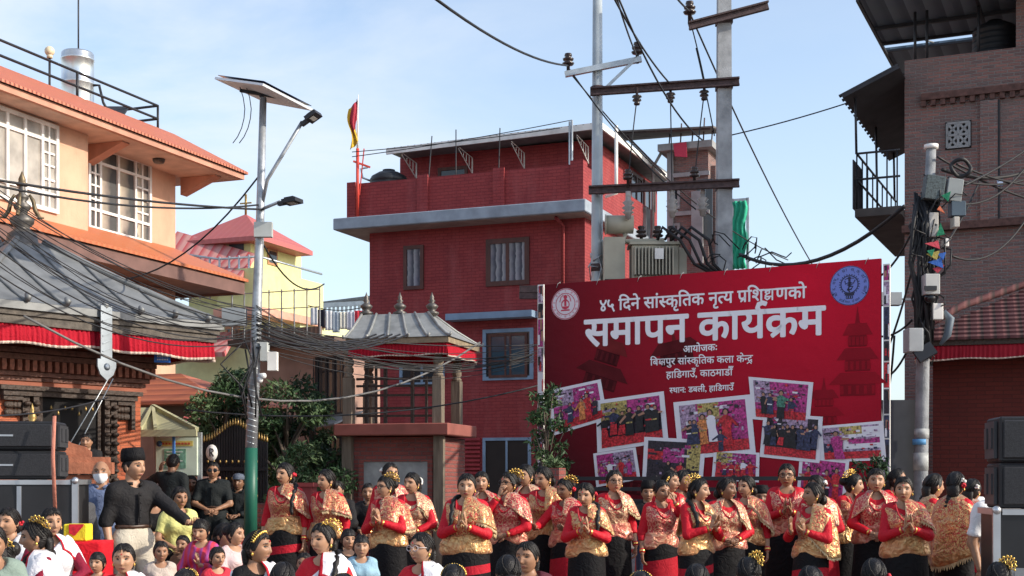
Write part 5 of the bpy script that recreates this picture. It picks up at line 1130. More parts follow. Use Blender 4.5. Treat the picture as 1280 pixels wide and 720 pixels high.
for (x, y) in ((0, 0), (X1, 0), (fp_.y(461, 500, D_)[0], D_), (fp_.y(571, 500, D_)[0], D_)):
    b = MB(); hgt = zr - zs; b.box(x-.085, x+.085, y-.085, y+.085, zs, zs+hgt*.62, bev=.01)
    b.lathe([(.085, 0), (.09, .03), (.06, .06), (.085, .10), (.085, .16), (.06, .19), (.09, .23), (.09, .30), (.06, .33), (.08, .37), (.08, hgt*.38)], 14, 0, T=TR(x, y, zs+hgt*.62)); b.build('post', M_POSTW, pv)
b = MB(); b.box(-.2, X1+.2, -.09, .09, zr, zr+.12); b.box(-.2, X1+.2, D_-.09, D_+.09, zr, zr+.12); b.box(-.2, -.02, .09, D_-.09, zr, zr+.118); b.box(X1+.02, X1+.2, .09, D_-.09, zr, zr+.118); b.build('ring_beam', M_WOOD, pv)
cy = D_/2; ey = D_/2+.32; exl, exr = fp_.y(429, 424, cy-ey)[0], fp_.y(562, 424, cy-ey)[0]; cx, ex = (exl+exr)/2, (exr-exl)/2; ze = fp_.y(500, 424)[1]; zt = fp_.y(500, 393, cy)[1]
rx0, rx1 = fp_.y(455, 390, cy)[0], fp_.y(543, 390, cy)[0]
b = MB(); vs_ = []
for t in (0, .15, .5, 1): 
    z = ze + (zt-ze)*t**1.25; xa_, xb_ = (cx-ex)*(1-t)+(rx0)*t, (cx+ex)*(1-t)+(rx1-.08)*t; ya, yb = (cy-ey)*(1-t)+(cy-.1)*t, (cy+ey)*(1-t)+(cy+.1)*t
    vs_ += [(xa_, ya, z), (xb_, ya, z), (xb_, yb, z), (xa_, yb, z)]
b.add(vs_, [(4*k+i, 4*k+(i+1) % 4, 4*k+4+(i+1) % 4, 4*k+4+i) for k in range(3) for i in range(4)] + [(3, 2, 1, 0), (12, 13, 14, 15)], 0)
M_PALEROOF = mat('pale_roof_metal', (.27, .275, .265), .55, metal=.25, var=.25, vs_=5, dirt=.45)
ro = b.build('roof', M_PALEROOF, pv)
for (a_, c_) in [((cx-ex, cy-ey), (rx0, cy-.1)), ((cx+ex, cy-ey), (rx1-.08, cy-.1)), ((cx+ex, cy+ey), (rx1-.08, cy+.1)), ((cx-ex, cy+ey), (rx0, cy+.1))] + [((cx-ex+2*ex*q, cy-ey), (rx0+(rx1-.08-rx0)*q, cy-.1)) for q in (.22, .42, .61, .8)]:
    b = MB(); pts = [(a_[0]*1.0+(a_[0]-c_[0])*.05, a_[1]-(.0), ze+.06)] + [(a_[0]*(1-t)+c_[0]*t, a_[1]*(1-t)+c_[1]*t, ze+(zt-ze)*t**1.25+.012) for t in (0, .15, .5, 1)]; b.tube(pts, .022, 6); b.build('roof_rib', M_PALEROOF, ro)
for px in (458, 500, 540):
    q, z = fp_.y(px, 392, cy); b = MB(); b.lathe([(.07, 0), (.12, .03), (.12, .06), (.05, .09), (.09, .13), (.11, .17), (.06, .21), (.035, .23), (.06, .26), (.03, .29), (.04, .32), (.02, .36), (0, .42)], 14, 0, T=TR(q, cy, z-.04)); b.build('finial', M_BRONZE, ro)
b = MB(); b.box(cx-ex+.03, cx+ex-.03, cy-ey+.03, cy+ey-.03, ze-.10, ze-.005); b.build('eave_board', mat('eave_pale_wood', (.26, .20, .13), .8, var=.3, vs_=10), pv)
v_ = valance(pv, ex-.08, ey-.08, ze-.09, .22, pleat=.06, amp=.02); v_.location = (cx, cy, 0)
b = MB()
for (xa_, za, xb_, zb) in ((.28, 0, .28, 1.05), (.62, 0, .62, .95), (X1-.5, 0, X1-.5, 1.0)): b.bar((xa_, .12, zs+za), (xb_, .12, zs+zb), .055)
b.bar((.45, .12, zs), (.45, .12, zs+1.0), .04); b.bar((X1-.25, .12, zs), (X1-.25, .12, zs+.8), .04)
for z in (.15, .28, .5, .66, .78): b.bar((.09, .13, zs+z), (X1-.09, .13, zs+z-.01), .04)
b.bar((.28, .12, zs+1.03), (X1-.5, .12, zs+1.0), .05); b.build('lattice_railing', M_WOOD, pv)
# ================================================================== brick house on the other side
RO = (6.81, 23.8, 0); RR = R(-24); fR = Frame(RO, RR); rh = thing('brick_house', 'tall weathered brick house with sheet roof overhang and hanging side balcony', 'house', RO, RR)
zp = fR.y(1180, 70)[1]
b = MB(); b.box(0, 9, 0, 7, 0, zp); b.build('wall', M_OLDBRICK, rh)
b = MB(); z = fR.y(1215, 116)[1]; b.box(fR.y(1152, 120)[0], 9, -.10, -.002, z-.06, z+.05)
for k in range(50): xx = fR.y(1152, 120)[0] + k*.16; b.box(xx, xx+.08, -.08, -.003, z-.16, z-.062)
z2 = fR.y(1200, 283)[1]; b.box(-.03, 9, -.14, -.002, z2-.06, z2+.06); b.build('brick_ledge', mat('ledge_brick', (.11, .055, .045), .85, var=.4, vs_=14), rh)
b = MB(); xp = fR.y(1238, 180)[0]; b.box(xp-.16, xp+.12, -.07, -.003, z2+.062, z-.17); b.build('brick_pier', M_OLDBRICK, rh)
b = MB(); xx = fR.y(1246, 180)[0]; b.box(xx, xx+.05, -.03, -.002, z2+.07, z-.17); b.build('drain_slot', M_DARKMETAL, rh)
# block vent with quatrefoil pattern
x0, x1 = fR.y(1184, 170)[0], fR.y(1212, 170)[0]; za, zb = fR.y(1198, 184)[1], fR.y(1198, 154)[1]
b = MB(); b.box(x0-.03, x1+.03, -.02, -.004, za-.03, zb+.03); vo_ = b.build('block_vent', mat('vent_dark', (.012, .012, .012), .9), rh)
b = MB(); w2 = (x1-x0)/2; h2 = (zb-za)/2
for i in range(2):
    for j in range(2):
        cx_, cz_ = x0+w2*(i+.5), za+h2*(j+.5)
        for a in range(4): b.tube([(cx_ + math.cos(R(90*a+q))*w2*.24 + math.cos(R(90*a))*w2*.26, -.03, cz_ + math.sin(R(90*a+q))*h2*.24 + math.sin(R(90*a))*h2*.26) for q in range(0, 361, 45)], .016, 5)
        b.bar((cx_-w2/2, -.03, cz_-h2/2), (cx_+w2/2, -.03, cz_+h2/2), .03); b.bar((cx_-w2/2, -.03, cz_+h2/2), (cx_+w2/2, -.03, cz_-h2/2), .03)
for i in range(3): b.bar((x0+w2*i, -.032, za), (x0+w2*i, -.032, zb), .035); b.bar((x0, -.032, za+h2*i), (x1, -.032, za+h2*i), .035)
b.build('vent_tracery', M_CONC, vo_)
# roof sheet with a skylight strip
M_SHEETUNDER = stripes('roof_sheet_blue', [((.20, .28, .34), .75), ((.09, .13, .17), .25)], 'X', .3, bump=.5, rough=.6)
zr = 9.9
b = MB(); b.slab([(-.72, .1, zr), (9, .1, zr+.02), (9, 1.95, zr-.02), (-.72, 1.95, zr-.03)], .04); b.slab([(-.72, 2.35, zr-.04), (9, 2.35, zr-.02), (9, 5.5, zr-.1), (-.72, 5.5, zr-.1)], .04)
b.slab([(-.72, -.9, zr+.03), (9, -.9, zr+.05), (9, .102, zr+.021), (-.72, .102, zr+.001)], .04)
rr = b.build('sheet_roof', M_SHEETUNDER, rh)
b = MB()
for yy in (-.8, 1.0, 1.92, 2.38, 4.0, 5.4): b.bar((-.7, yy, zr-.09), (9, yy, zr-.07), .06)
for xx in (-.66, 1.2, 3.0, 5.0): b.bar((xx, -.85, zr-.15), (xx, 5.4, zr-.2), .05)
for k in range(7): b.bar((-.7+.6*k, 1.95, zr-.03), (-.7+.6*k+.3, 2.35, zr-.05), .02) if k % 2 else None
for (xx, yy) in ((.15, .2), (.35, .2), (1.2, .2), (3.0, .2)): b.tube([(xx, yy, zp-.02), (xx, yy, zr-.14)], .025, 6)
b.build('roof_frame', M_DARKMETAL, rr)
# hanging balcony on the side wall
M_DARKTIN = mat('dark_tin', (.035, .035, .04), .7, var=.3, dirt=.2)
zb0 = 6.25
b = MB(); b.box(-.78, -.003, -.4, 4.2, zb0-.1, zb0+.04); bal = b.build('balcony', mat('balcony_slab', (.07, .06, .055), .85, var=.3), rh)
b = MB()
for z in (zb0+1.0, zb0+.55): b.tube([(-.02, -.38, z), (-.75, -.38, z), (-.75, 4.1, z)], .02, 6)
for k in range(9): yy = -.38 + 4.4*k/8; b.tube([(-.75, yy, zb0+.04), (-.75, yy, zb0+1.0)], .014, 5)
for k in range(5): b.tube([(-.75+.17*k, -.38, zb0+.04), (-.75+.17*k, -.38, zb0+1.0)], .014, 5)
for yy in (-.36, 1.8, 4.0): b.tube([(-.76, yy, zb0+1.0), (-.78, yy, zb0+2.1)], .022, 6)
b.build('balcony_railing', M_DARKMETAL, bal)
b = MB(); b.slab([(-.95, -.7, zb0+1.95), (-.004, -.7, zb0+2.35), (-.004, 4.4, zb0+2.35), (-.95, 4.4, zb0+1.95)], .05)
for k in range(18): yy = -.65+.28*k; b.bar((-1.0, yy, zb0+1.95), (-.01, yy, zb0+2.37), .09, .03)
b.build('awning', M_DARKTIN, bal)
b = MB(); b.slab([(-.8, -.4, zb0+.05), (-.8, .5, zb0+.05), (-.8, .5, zb0+.9), (-.8, -.4, zb0+.9)], .02); b.build('tin_screen', M_DARKTIN, bal)
tk = fR.world((fR.y(1243, 60, .9)[0], 1.0, zp)); t_ = thing('water_tank', 'large black ribbed water tank under the sheet roof of the brick house', 'water tank', tk)
for ch in (TANKBODY,):
    c = ch.copy(); COL.objects.link(c); c.parent = t_; c.scale = (.70, .70, .66)
b = MB(); b.lathe([(.45, 0), (.47, .05), (.44, .09)], 20); b.build('base_ring', mat('pink_ring', (.4, .2, .22), .7), t_)
b = MB(); b.box(fR.y(1270, 40)[0], 9, .0, 1.0, zp, 9.85); b.build('brick_upstand', M_OLDBRICK, rh)
# ================================================================== tiled shrine hall in shadow
ho = P(1166, 600, 19.6); HZ = R(-18); fh = Frame((ho.x, ho.y, 0), HZ); hl_ = thing('tiled_hall', 'dark red brick hall with clay tile roof and red valance', 'hall', (ho.x, ho.y, 0), HZ)
ze = fh.y(1200, 424, -.5)[1]
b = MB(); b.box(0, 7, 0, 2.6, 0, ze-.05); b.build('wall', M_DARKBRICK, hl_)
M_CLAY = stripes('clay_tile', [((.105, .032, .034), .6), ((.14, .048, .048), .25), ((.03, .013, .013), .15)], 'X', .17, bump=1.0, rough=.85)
b = MB(); zt = ze+1.02; vs_ = []; nr = 14
for k in range(nr):
    t0, t1 = k/nr, (k+1)/nr
    z0, z1 = ze+(zt-ze)*t0+.03, ze+(zt-ze)*t1; y0, y1 = -.55+2*t0, -.55+2*t1; x0, x1 = -.30+1.9*t0, -.30+1.9*t1
    b.add([(x0, y0, z0), (8, y0, z0), (8, y1, z1), (x1, y1, z1), (x0, y0, z0-.04), (8, y0, z0-.04)], [(0, 1, 2, 3), (4, 5, 1, 0)], 0)
    b.add([(x0, y0, z0), (x1, y1, z1), (x1, 2.5, z1), (x0, 3.0, z0)], [(0, 1, 2, 3)], 0)
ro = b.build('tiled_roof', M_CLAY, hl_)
b = MB(); b.tube([(-.34, -.6, ze+.05), (.4, .2, ze+.55), (1.6, 1.45, zt+.06), (8, 1.45, zt+.06)], .055, 8); b.build('ridge', M_CLAY, ro)
b = MB(); b.box(-.25, 8, -.5, 3, ze-.08, ze-.0); b.build('eave_board', M_WOOD, hl_)
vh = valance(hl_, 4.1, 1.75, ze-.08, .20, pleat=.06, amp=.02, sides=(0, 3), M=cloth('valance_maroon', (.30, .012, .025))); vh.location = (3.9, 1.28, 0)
# ================================================================== poles, transformer, lamp
def insulator(parent, T, k=1.0, m=None):
    b = MB(); b.lathe([(.03*k, -.16*k), (.03*k, 0), (.09*k, .01*k), (.11*k, .04*k), (.05*k, .07*k), (.09*k, .09*k), (.10*k, .12*k), (.045*k, .15*k), (.07*k, .17*k), (.06*k, .21*k), (0, .22*k)], 14, 0, T=T); return b.build('insulator', m or mat('brown_porcelain', (.035, .022, .02), .25), parent)
sp = P(747, 600, 25.6); cp = P(905, 600, 25.0)
st = thing('steel_pole', 'tall pale steel electricity pole with a slanted top arm', 'utility pole', (sp.x, sp.y, 0))
b = MB(); b.tube([(0, 0, 0), (-.01, 0, 5.5), (.0, 0, 11.8)], [.13, .11, .085], 14); b.build('pole', mat('grey_painted_steel', (.36, .40, .42), .5, metal=.3, var=.15, dirt=.3), st)
zA = P(0, 86, 25.6).z; dx = lambda px, d=25.6: (px-640)/F*d - sp.x
b = MB(); b.bar((dx(706), -.1, P(0, 95, 25.6).z), (dx(801), -.1, P(0, 76, 25.6).z), .10, .10); b.bar((.02, -.12, P(0, 120, 25.6).z), (dx(790), -.12, P(0, 80, 25.6).z), .05); b.build('cross_arm', M_STEEL, st)
for px, py in ((710, 84), (796, 70)): insulator(st, TR(dx(px), -.1, P(0, py, 25.6).z-.0), 1.05)
b = MB()
for py in (113, 238, 335): b.tube([(0, 0, P(0, py, 25.6).z-.07), (0, 0, P(0, py, 25.6).z+.07)], .125, 14)
b.build('clamp_band', M_RUST, st)
b = MB(); rr_ = random.Random(5)
for k in range(14): a = rr_.uniform(0, 6.28); z = P(0, 335, 25.6).z; b.tube([(math.cos(a)*.13, math.sin(a)*.13, z+rr_.uniform(-.4, .3)), (math.cos(a+.8)*.2, math.sin(a+.8)*.17, z+rr_.uniform(-.3, .3)), (math.cos(a+1.8)*.13, math.sin(a+1.8)*.13, z+rr_.uniform(-.4, .3))], .012, 5)
b.build('tie_wire', M_STEEL, st)
ct = thing('concrete_pole', 'square concrete electricity pole carrying rusty channels and hanging insulators', 'utility pole', (cp.x, cp.y, 0))
b = MB(); b.box(-.16, .16, -.14, .14, 0, .02); q = [(-.16, -.14, 0), (.16, -.14, 0), (.16, .14, 0), (-.16, .14, 0), (-.115, -.10, 11.4), (.115, -.10, 11.4), (.115, .10, 11.4), (-.115, .10, 11.4)]; b.add(q, [(0, 1, 5, 4), (1, 2, 6, 5), (2, 3, 7, 6), (3, 0, 4, 7), (4, 5, 6, 7)], 0)
b.build('pole', M_POLECONC, ct)
cx_ = lambda px, d: (px-640)/F*d - cp.x
def channel(px0, py0, d0, px1, py1, d1, name='cross_arm'):
    a = P(px0, py0, d0); c = P(px1, py1, d1); b = MB(); o = Vector((cp.x, cp.y, 0)); a = a-o; c = c-o
    b.bar(a, c, .05, .15); b.bar(a+Vector((0, -.04, .06)), c+Vector((0, -.04, .06)), .07, .03); b.bar(a+Vector((0, -.04, -.06)), c+Vector((0, -.04, -.06)), .07, .03); return b.build(name, M_RUST, ct)
channel(738, 115, 25.4, 924, 102, 24.8); channel(736, 238, 25.4, 924, 229, 24.8); channel(861, 33, 24.8, 960, 7, 24.8)
b = MB()
for py in (25, 107, 233): z = P(0, py, 24.9).z; b.box(-.145, .145, -.125, .125, z-.05, z+.05)
b.build('clamp_band', M_RUST, ct)
for px, py in ((796, 118), (838, 115), (880, 112)):
    p = P(px, py, 25.1); insulator(ct, TR(p.x-cp.x, p.y-cp.y-.02, p.z-.02) @ rot_x(R(180)), .85)
p = P(862, 18, 24.8); insulator(ct, TR(p.x-cp.x, p.y-cp.y, p.z), 1.1)
for px, py in ((785, 240), (840, 238), (878, 236)):
    p = P(px, py, 25.1); b = MB(); b.tube([(0, 0, 0), (0, 0, -.14)], .05, 8, T=TR(p.x-cp.x, p.y-cp.y-.04, p.z)); b.lathe([(0, -.52), (.05, -.5), (.06, -.42), (.11, -.38), (.06, -.35), (.12, -.30), (.06, -.26), (.11, -.2), (.05, -.16), (.05, -.1), (0, -.09)], 12, 0, T=TR(p.x-cp.x, p.y-cp.y-.04, p.z)); b.build('drop_fuse', mat('grey_porcelain', (.30, .27, .25), .35, var=.3), ct)
for px, py in ((785, 225), (868, 222)): p = P(px, py, 25.1); insulator(ct, TR(p.x-cp.x, p.y-cp.y, p.z), .9)
b = MB(); b.box(-.9, .9, -.45, .45, -.12, -.002); b.box(-2.45, 2.2, -.5, -.4, -.25, -.125); b.box(-2.45, 2.2, .35, .45, -.25, -.125)
tz = P(0, 352, 25.2).z; tr_ = P(822, 352, 25.3); b.v = [(v[0]+tr_.x-cp.x-.1, v[1]+tr_.y-cp.y, v[2]+tz) for v in b.v]; b.build('transformer_platform', M_RUST, ct)
tf = thing('transformer', 'beige finned transformer on a platform between the two poles', 'transformer', (tr_.x, tr_.y, tz))
M_TRANS = mat('transformer_beige', (.38, .35, .27), .55, var=.15, dirt=.45)
h_ = P(0, 308, 25.2).z - tz
b = MB(); b.box(-.50, .36, -.3, .3, 0, h_, bev=.02); b.box(-.54, .40, -.34, .34, h_, h_+.05); b.build('tank', M_TRANS, tf)
for (xa, n) in ((-.46, 12), (.42, 7)):
    b = MB()
    for k in range(n): b.box(xa+k*.062, xa+k*.062+.022, -.46, -.302, .08, h_-.06) if xa < 0 else b.box(.362, .50, -.3+k*.085, -.27+k*.085, .08, h_-.06)
    b.build('cooling_fin', M_TRANS, tf)
b = MB(); b.box(-.10, .06, -.475, -.465, h_*.55, h_*.85); b.build('rating_plate', M_WHITE, tf)
b = MB(); b.tube([(-.95, .0, h_+.42), (-.45, .0, h_+.42)], .17, 16); b.tube([(-.95, .0, h_+.42), (-.965, .0, h_+.42)], .19, 16); b.build('conservator', M_TRANS, tf)
b = MB(); b.tube([(-.6, 0, h_+.25), (-.6, -.05, h_+.1), (.1, -.05, h_+.12), (.12, -.05, h_)], .045, 8); b.box(-1.0, -.62, -.25, .25, -.1, h_+.15); b.build('pipework', M_TRANS, tf)
for x in (-.3, .0, .25): insulator(tf, TR(x, 0, h_+.18), 1.0)
# solar street lamp
lp = P(317, 600, 17.8); sl = thing('solar_street_lamp', 'grey solar street lamp with a tilted panel, two lamp heads and a green painted base', 'street lamp', (lp.x, lp.y, 0))
q = lambda px, py, y=0: Vector((P(px, py, 17.8+y).x-lp.x, y, P(px, py, 17.8+y).z))
zg = q(314, 560).z
b = MB(); b.tube([q(313, 680)*1.0, q(314, 560)], [.088, .082], 14); b.v = [(v[0], v[1], v[2]) for v in b.v]; b.tube([Vector((q(313, 680).x, 0, 0)), q(313, 680)], .09, 14); b.build('painted_base', mat('pole_green', (.012, .095, .060), .45, dirt=.2), sl)
b = MB(); b.tube([q(314, 560), q(320, 420), q(325, 280), q(329, 122)], [.078, .068, .056, .045], 14); b.build('pole', mat('zinc_pole', (.36, .38, .40), .45, metal=.5, var=.25, vs_=10, dirt=.35), sl)
b = MB()
for k in range(16): z = q(314, 560).z + .06 + k*.075; xx = (q(314, 560).lerp(q(320, 420), k*.075/1.45)).x; b.tube([(xx, 0, z), (xx+.004, 0, z+.012)], .079, 12)
b.build('wire_wrap', M_STEEL, sl)
b = MB(); A = q(269, 96, .05); B_ = q(331, 125, .62); C = q(391, 136, .0); D2 = q(329, 104, -.62); b.slab([A, B_, C, D2], -.03); pn = b.build('solar_panel', mat('panel_underside', (.66, .69, .72), .5), sl)
b = MB(); nn = (B_-A).cross(D2-A).normalized(); nn = nn if nn.z > 0 else -nn; b.slab([v + nn*.034 for v in (A.lerp(C, .02), B_.lerp(D2, .02), C.lerp(A, .02), D2.lerp(B_, .02))], -.006); b.build('solar_cell', mat('solar_cell_blue', (.01, .015, .05), .15), pn)
b = MB(); b.tube([q(329, 124), q(322, 112), (A+C)/2], .028, 8); b.bar(q(300, 113), q(362, 124), .04); b.build('panel_mount', M_DARKMETAL, sl)
def lamphead(p0, p1, py, name='lamp_head'):
    b = MB(); a = Vector(p0); c = Vector(p1); t = (c-a).normalized(); b.bar(a, a+t*.12, .06, .05); b.bar(a+t*.10, c, .22, .05); b.bar(a+t*.12+Vector((0, 0, .035)), c-t*.05+Vector((0, 0, .035)), .15, .03); o = b.build(name, M_DARKMETAL, sl)
    b = MB(); b.bar(a+t*.16-Vector((0, 0, .028)), c-t*.05-Vector((0, 0, .028)), .14, .006); b.build('diffuser', mat('led_lens', (.5, .5, .46), .3), o)
b = MB(); b.tube([q(327, 258), q(334, 225, -.1), q(378, 152, -.35)], .024, 8); b.tube([q(326, 262), q(350, 252, -.2)], .022, 8); b.build('lamp_arm', mat('zinc_pole', (.36, .38, .40)), sl)
lamphead(q(377, 156, -.36), q(398, 141, -.42), 0); lamphead(q(348, 255, -.2), q(374, 250, -.3), 0)
b = MB(); a = q(331, 288, -.1); b.box(a.x-.13, a.x+.10, -.16, -.06, a.z-.09, a.z+.10); b.build('battery_box', mat('box_pale', (.45, .47, .45), .6), sl)
b = MB(); a = q(320, 440); b.box(a.x+.07, a.x+.16, -.1, .1, a.z-.12, a.z+.12); b.build('junction_box', mat('box_pale', (.45, .47, .45)), sl)
b = MB(); a = q(331, 452); b.box(a.x+.05, a.x+.17, -.09, .04, a.z-.12, a.z+.12); b.build('white_box', M_WHITE, sl)
b = MB(); a = q(298, 395); b.box(a.x-.2, a.x+.1, -.08, .06, a.z-.13, a.z+.10); b.build('grey_box', mat('box_grey', (.28, .30, .31), .6), sl)
b = MB(); a = q(322, 470, -.1); b.tube([(a.x-.02, -.06, a.z), (a.x+.10, -.16, a.z-.0)], .035, 10); b.ell((a.x+.03, -.12, a.z-.05), .045, 10, 8, 0); b.build('security_camera', mat('cam_white', (.6, .6, .6), .4), sl)
# utility pole on the other side
up = P(1151, 600, 18.4); ut = thing('utility_pole', 'crowded concrete utility pole hung with meter boxes, flags and a camera', 'utility pole', (up.x, up.y, 0))
q = lambda px, py, y=0: Vector((P(px, py, 18.4).x-up.x, y, P(px, py, 18.4).z))
b = MB(); b.tube([Vector((q(1150, 640).x, 0, 0)), q(1151, 600), q(1154, 420), q(1164, 184)], [.098, .095, .088, .066], 12); b.build('pole', mat('pole_concrete_dark', (.24, .25, .26), .85, var=.3, vs_=6, bump=.4, bs=50, dirt=.6), ut)
b = MB(); b.tube([q(1164, 186), q(1164, 181)], .095, 12); b.build('pole_cap', M_WHITE, ut)
def pbox(px0, px1, py0, py1, m, name, y0=-.25, y1=-.08, tilt=0):
    a = q(px0, py1); c = q(px1, py0); b = MB(); cx2, cz2 = (a.x+c.x)/2, (a.z+c.z)/2; b.box((a.x-c.x)/2, (c.x-a.x)/2, y0, y1, (a.z-c.z)/2, (c.z-a.z)/2, bev=.008, T=TR(cx2, 0, cz2) @ rot_y(R(tilt))); return b.build(name, m, ut)
pbox(1150, 1174, 224, 254, mat('mesh_box', (.06, .08, .085), .6, var=.7, vs_=40), 'meter_box', tilt=8)
pbox(1177, 1196, 228, 256, mat('grey_white_box', (.24, .26, .26), .6, dirt=.5), 'meter_box', tilt=8)
pbox(1182, 1200, 256, 274, mat('navy_box', (.06, .09, .12), .5), 'junction_box')
pbox(1155, 1166, 270, 300, mat('cream_tube', (.42, .40, .36), .6), 'junction_box')
pbox(1185, 1192, 275, 288, mat('cream_tube', (.42, .40, .36)), 'small_box'); pbox(1174, 1179, 302, 312, M_WHITE, 'small_box')
bx = pbox(1147, 1165, 347, 372, mat('housing_grey', (.42, .42, .40), .6, dirt=.4), 'camera_housing', y0=-.35)
b = MB(); a = q(1155, 376, -.25); b.ell((a.x, -.25, a.z), (.085, .085, .085), 14, 10); b.build('camera_dome', mat('dome_black', (.01, .01, .012), .12), bx)
b = MB(); a = q(1149, 365, -.3); b.box(a.x-.04, a.x+.12, -.38, -.352, a.z-.03, a.z+.03); b.build('camera_visor', M_BLACKPL, bx)
pbox(1128, 1146, 413, 442, mat('grey_cabinet', (.33, .35, .36), .6, dirt=.3), 'control_cabinet', y0=-.3, y1=-.02)
pbox(1159, 1172, 382, 402, M_WHITE, 'small_box'); 
b = MB(); a = q(1153, 443, -.25); b.box(-.13, .13, -.03, .03, -.09, .09, T=TR(a.x-.05, -.28, a.z) @ rot_y(R(-30)) @ rot_x(R(-20))); b.build('floodlight', M_BLACKPL, ut)
for k in range(34):
    b = MB(); rr_ = random.Random(k); u_ = rr_.uniform; x_ = 1136 if k < 14 else 1150; b.tube([q(x_+u_(0, 22), 240+u_(0, 20), -.08), q(x_+u_(-4, 22), 285, -.12-u_(0, .12)), q(x_+u_(-2, 20), 330, -.12), q(x_+u_(0, 18), 375, -.1-u_(0, .1)), q(x_+3+u_(0, 12), 400+u_(0, 50), -.09)], u_(.010, .032), 6); b.build('hanging_cable', M_WIRE, ut)
b = MB(); a = q(1195, 214, -.2); b.tube([(a.x + .13*math.cos(t), -.2+.03*math.sin(3*t), a.z + .11*math.sin(t)) for t in np.linspace(0, 12.6, 40)], .026, 6); b.build('cable_coil', M_WIRE, ut)
b = MB(); b.tube([q(1176, 390, -.15), q(1183, 400, -.16), q(1180, 420, -.15), q(1172, 432, -.12)], [.02, .06, .05, .02], 8); b.build('cable_coil', mat('blue_grey_cable', (.10, .13, .16)), ut)
for (pts, c, nm) in (([(1165, 305), (1148, 309), (1166, 316)], (.40, .05, .07), 'pink'), ([(1167, 262), (1163, 267), (1172, 272)], (.45, .12, .06), 'orange'), ([(1169, 250), (1180, 245), (1176, 258)], (.03, .22, .11), 'green'), ([(1168, 283), (1162, 300), (1172, 298)], (.03, .24, .14), 'green'), ([(1150, 322), (1166, 318), (1162, 330)], (.38, .30, .08), 'yellow'), ([(1152, 332), (1168, 327), (1170, 340)], (.05, .14, .45), 'blue'), ([(1158, 340), (1172, 336), (1163, 346)], (.40, .05, .07), 'pink'), ([(1151, 318), (1160, 316), (1156, 326)], (.05, .35, .18), 'green'), ([(1164, 322), (1174, 320), (1170, 330)], (.1, .2, .5), 'blue')):
    b = MB(); b.slab([q(x, y, -.27 - .02*i) for i, (x, y) in enumerate(pts)], .012); b.build('prayer_flag', cloth('flag_cloth_' + nm, c), ut)
b = MB(); b.tube([q(1152, 548, -.0), q(1152, 536, 0)], .1005, 12); b.build('pasted_bill', mat('bill_pale', (.36, .37, .36), .8, var=.4, vs_=12), ut); b = MB(); b.tube([q(1151, 588, 0), q(1151, 566, 0)], .1015, 12); b.build('pasted_bill', mat('bill_pale', (.5, .52, .5), .8, var=.4, vs_=12), ut)
b = MB(); b.tube([q(1150, 556, 0), q(1150, 549, 0)], .102, 12); b.build('pasted_sticker', mat('bill_blue', (.1, .3, .55)), ut)
cb = P(1112, 374, 22); b = MB(); b.box(-.17, .17, -.1, .1, -.10, .10); b.bar((.17, 0, 0), (.6, -.1, -.02), .03); tag(b.build('street_cabinet', mat('grey_cabinet', (.33, .35, .36)), None, cb), 'small grey box on a bar beside the crowded utility pole', 'box')
rr_ = random.Random(77)
for k in range(14):
    b = MB(); u_ = rr_.uniform; x0, y0 = 1140+u_(0, 40), 200+u_(0, 220); b.tube([q(x0, y0, -.1), q(x0+u_(-14, 22), y0+u_(5, 25), -.25), q(x0+u_(-16, 16), y0+u_(20, 50), -.28), q(1150+u_(-6, 12), y0+u_(30, 70), -.1)], u_(.008, .016), 5); b.build('stray_cable', M_WIRE, ut)
# ================================================================== wires
def wire(a, c, sag, r, label, group=None, n=14, m=None, name='overhead_wire'):
    a = Vector(a); c = Vector(c); pts = [a.lerp(c, t) - Vector((0, 0, 4*sag*t*(1-t))) for t in np.linspace(0, 1, n)]
    b = MB(); b.tube(pts, r, 5); return tag(b.build(name, m or M_WIRE), label, 'wire', group)
W = lambda px, py, d: P(px, py, d)
wire(W(540, -5, 14), W(710, 82, 25.5), .15, .018, 'single wire running up over the rooftops from the steel pole arm')
wire(W(770, -5, 20), W(796, 70, 25.5), .05, .016, 'thin wire meeting the raised end of the steel pole arm')
wire(W(766, -5, 20), W(838, 105, 25.2), .1, .016, 'upper wire slanting across to the first rusty channel')
wire(W(772, -5, 20), W(878, 175, 26), .3, .016, 'steep wire passing behind the rusty channels')
wire(W(840, -10, 22), W(862, 14, 24.8), .02, .018, 'short wire reaching the topmost insulator')
wire(W(862, 16, 24.8), W(1015, 330, 40), .2, .018, 'long wire falling from the topmost insulator past the concrete pole')
wire(W(710, 84, 25.5), W(870, 262, 25), .2, .014, 'bare wire slanting from the steel pole arm down behind the lower channel')
wire(W(710, 88, 25.5), W(985, 325, 34), .5, .014, 'bare wire crossing behind both poles towards the sky gap')
for i, (x0, y0, x1, y1) in enumerate(((796, 124, 785, 225), (838, 122, 840, 238), (880, 118, 868, 225), (862, 24, 882, 108), (870, 60, 893, 170))):
    wire(W(x0, y0, 25.1), W(x1, y1, 25.1), -.05, .012, ('jumper wire hanging from the first insulator under the upper channel', 'jumper wire hanging from the middle insulator under the upper channel', 'jumper wire hanging from the insulator next to the concrete pole', 'looped jumper wire below the topmost insulator', 'loose jumper wire beside the concrete pole')[i], 'jumper wires between the poles')
wire(W(900, 172, 25), W(1122, 107, 24), .06, .012, 'thin wire crossing the open sky to the brick house parapet')
wire(W(1130, 258, 19), W(925, 318, 25), .45, .032, 'thick black cable sagging from the concrete pole to the brick house balcony')
rr_ = random.Random(3)
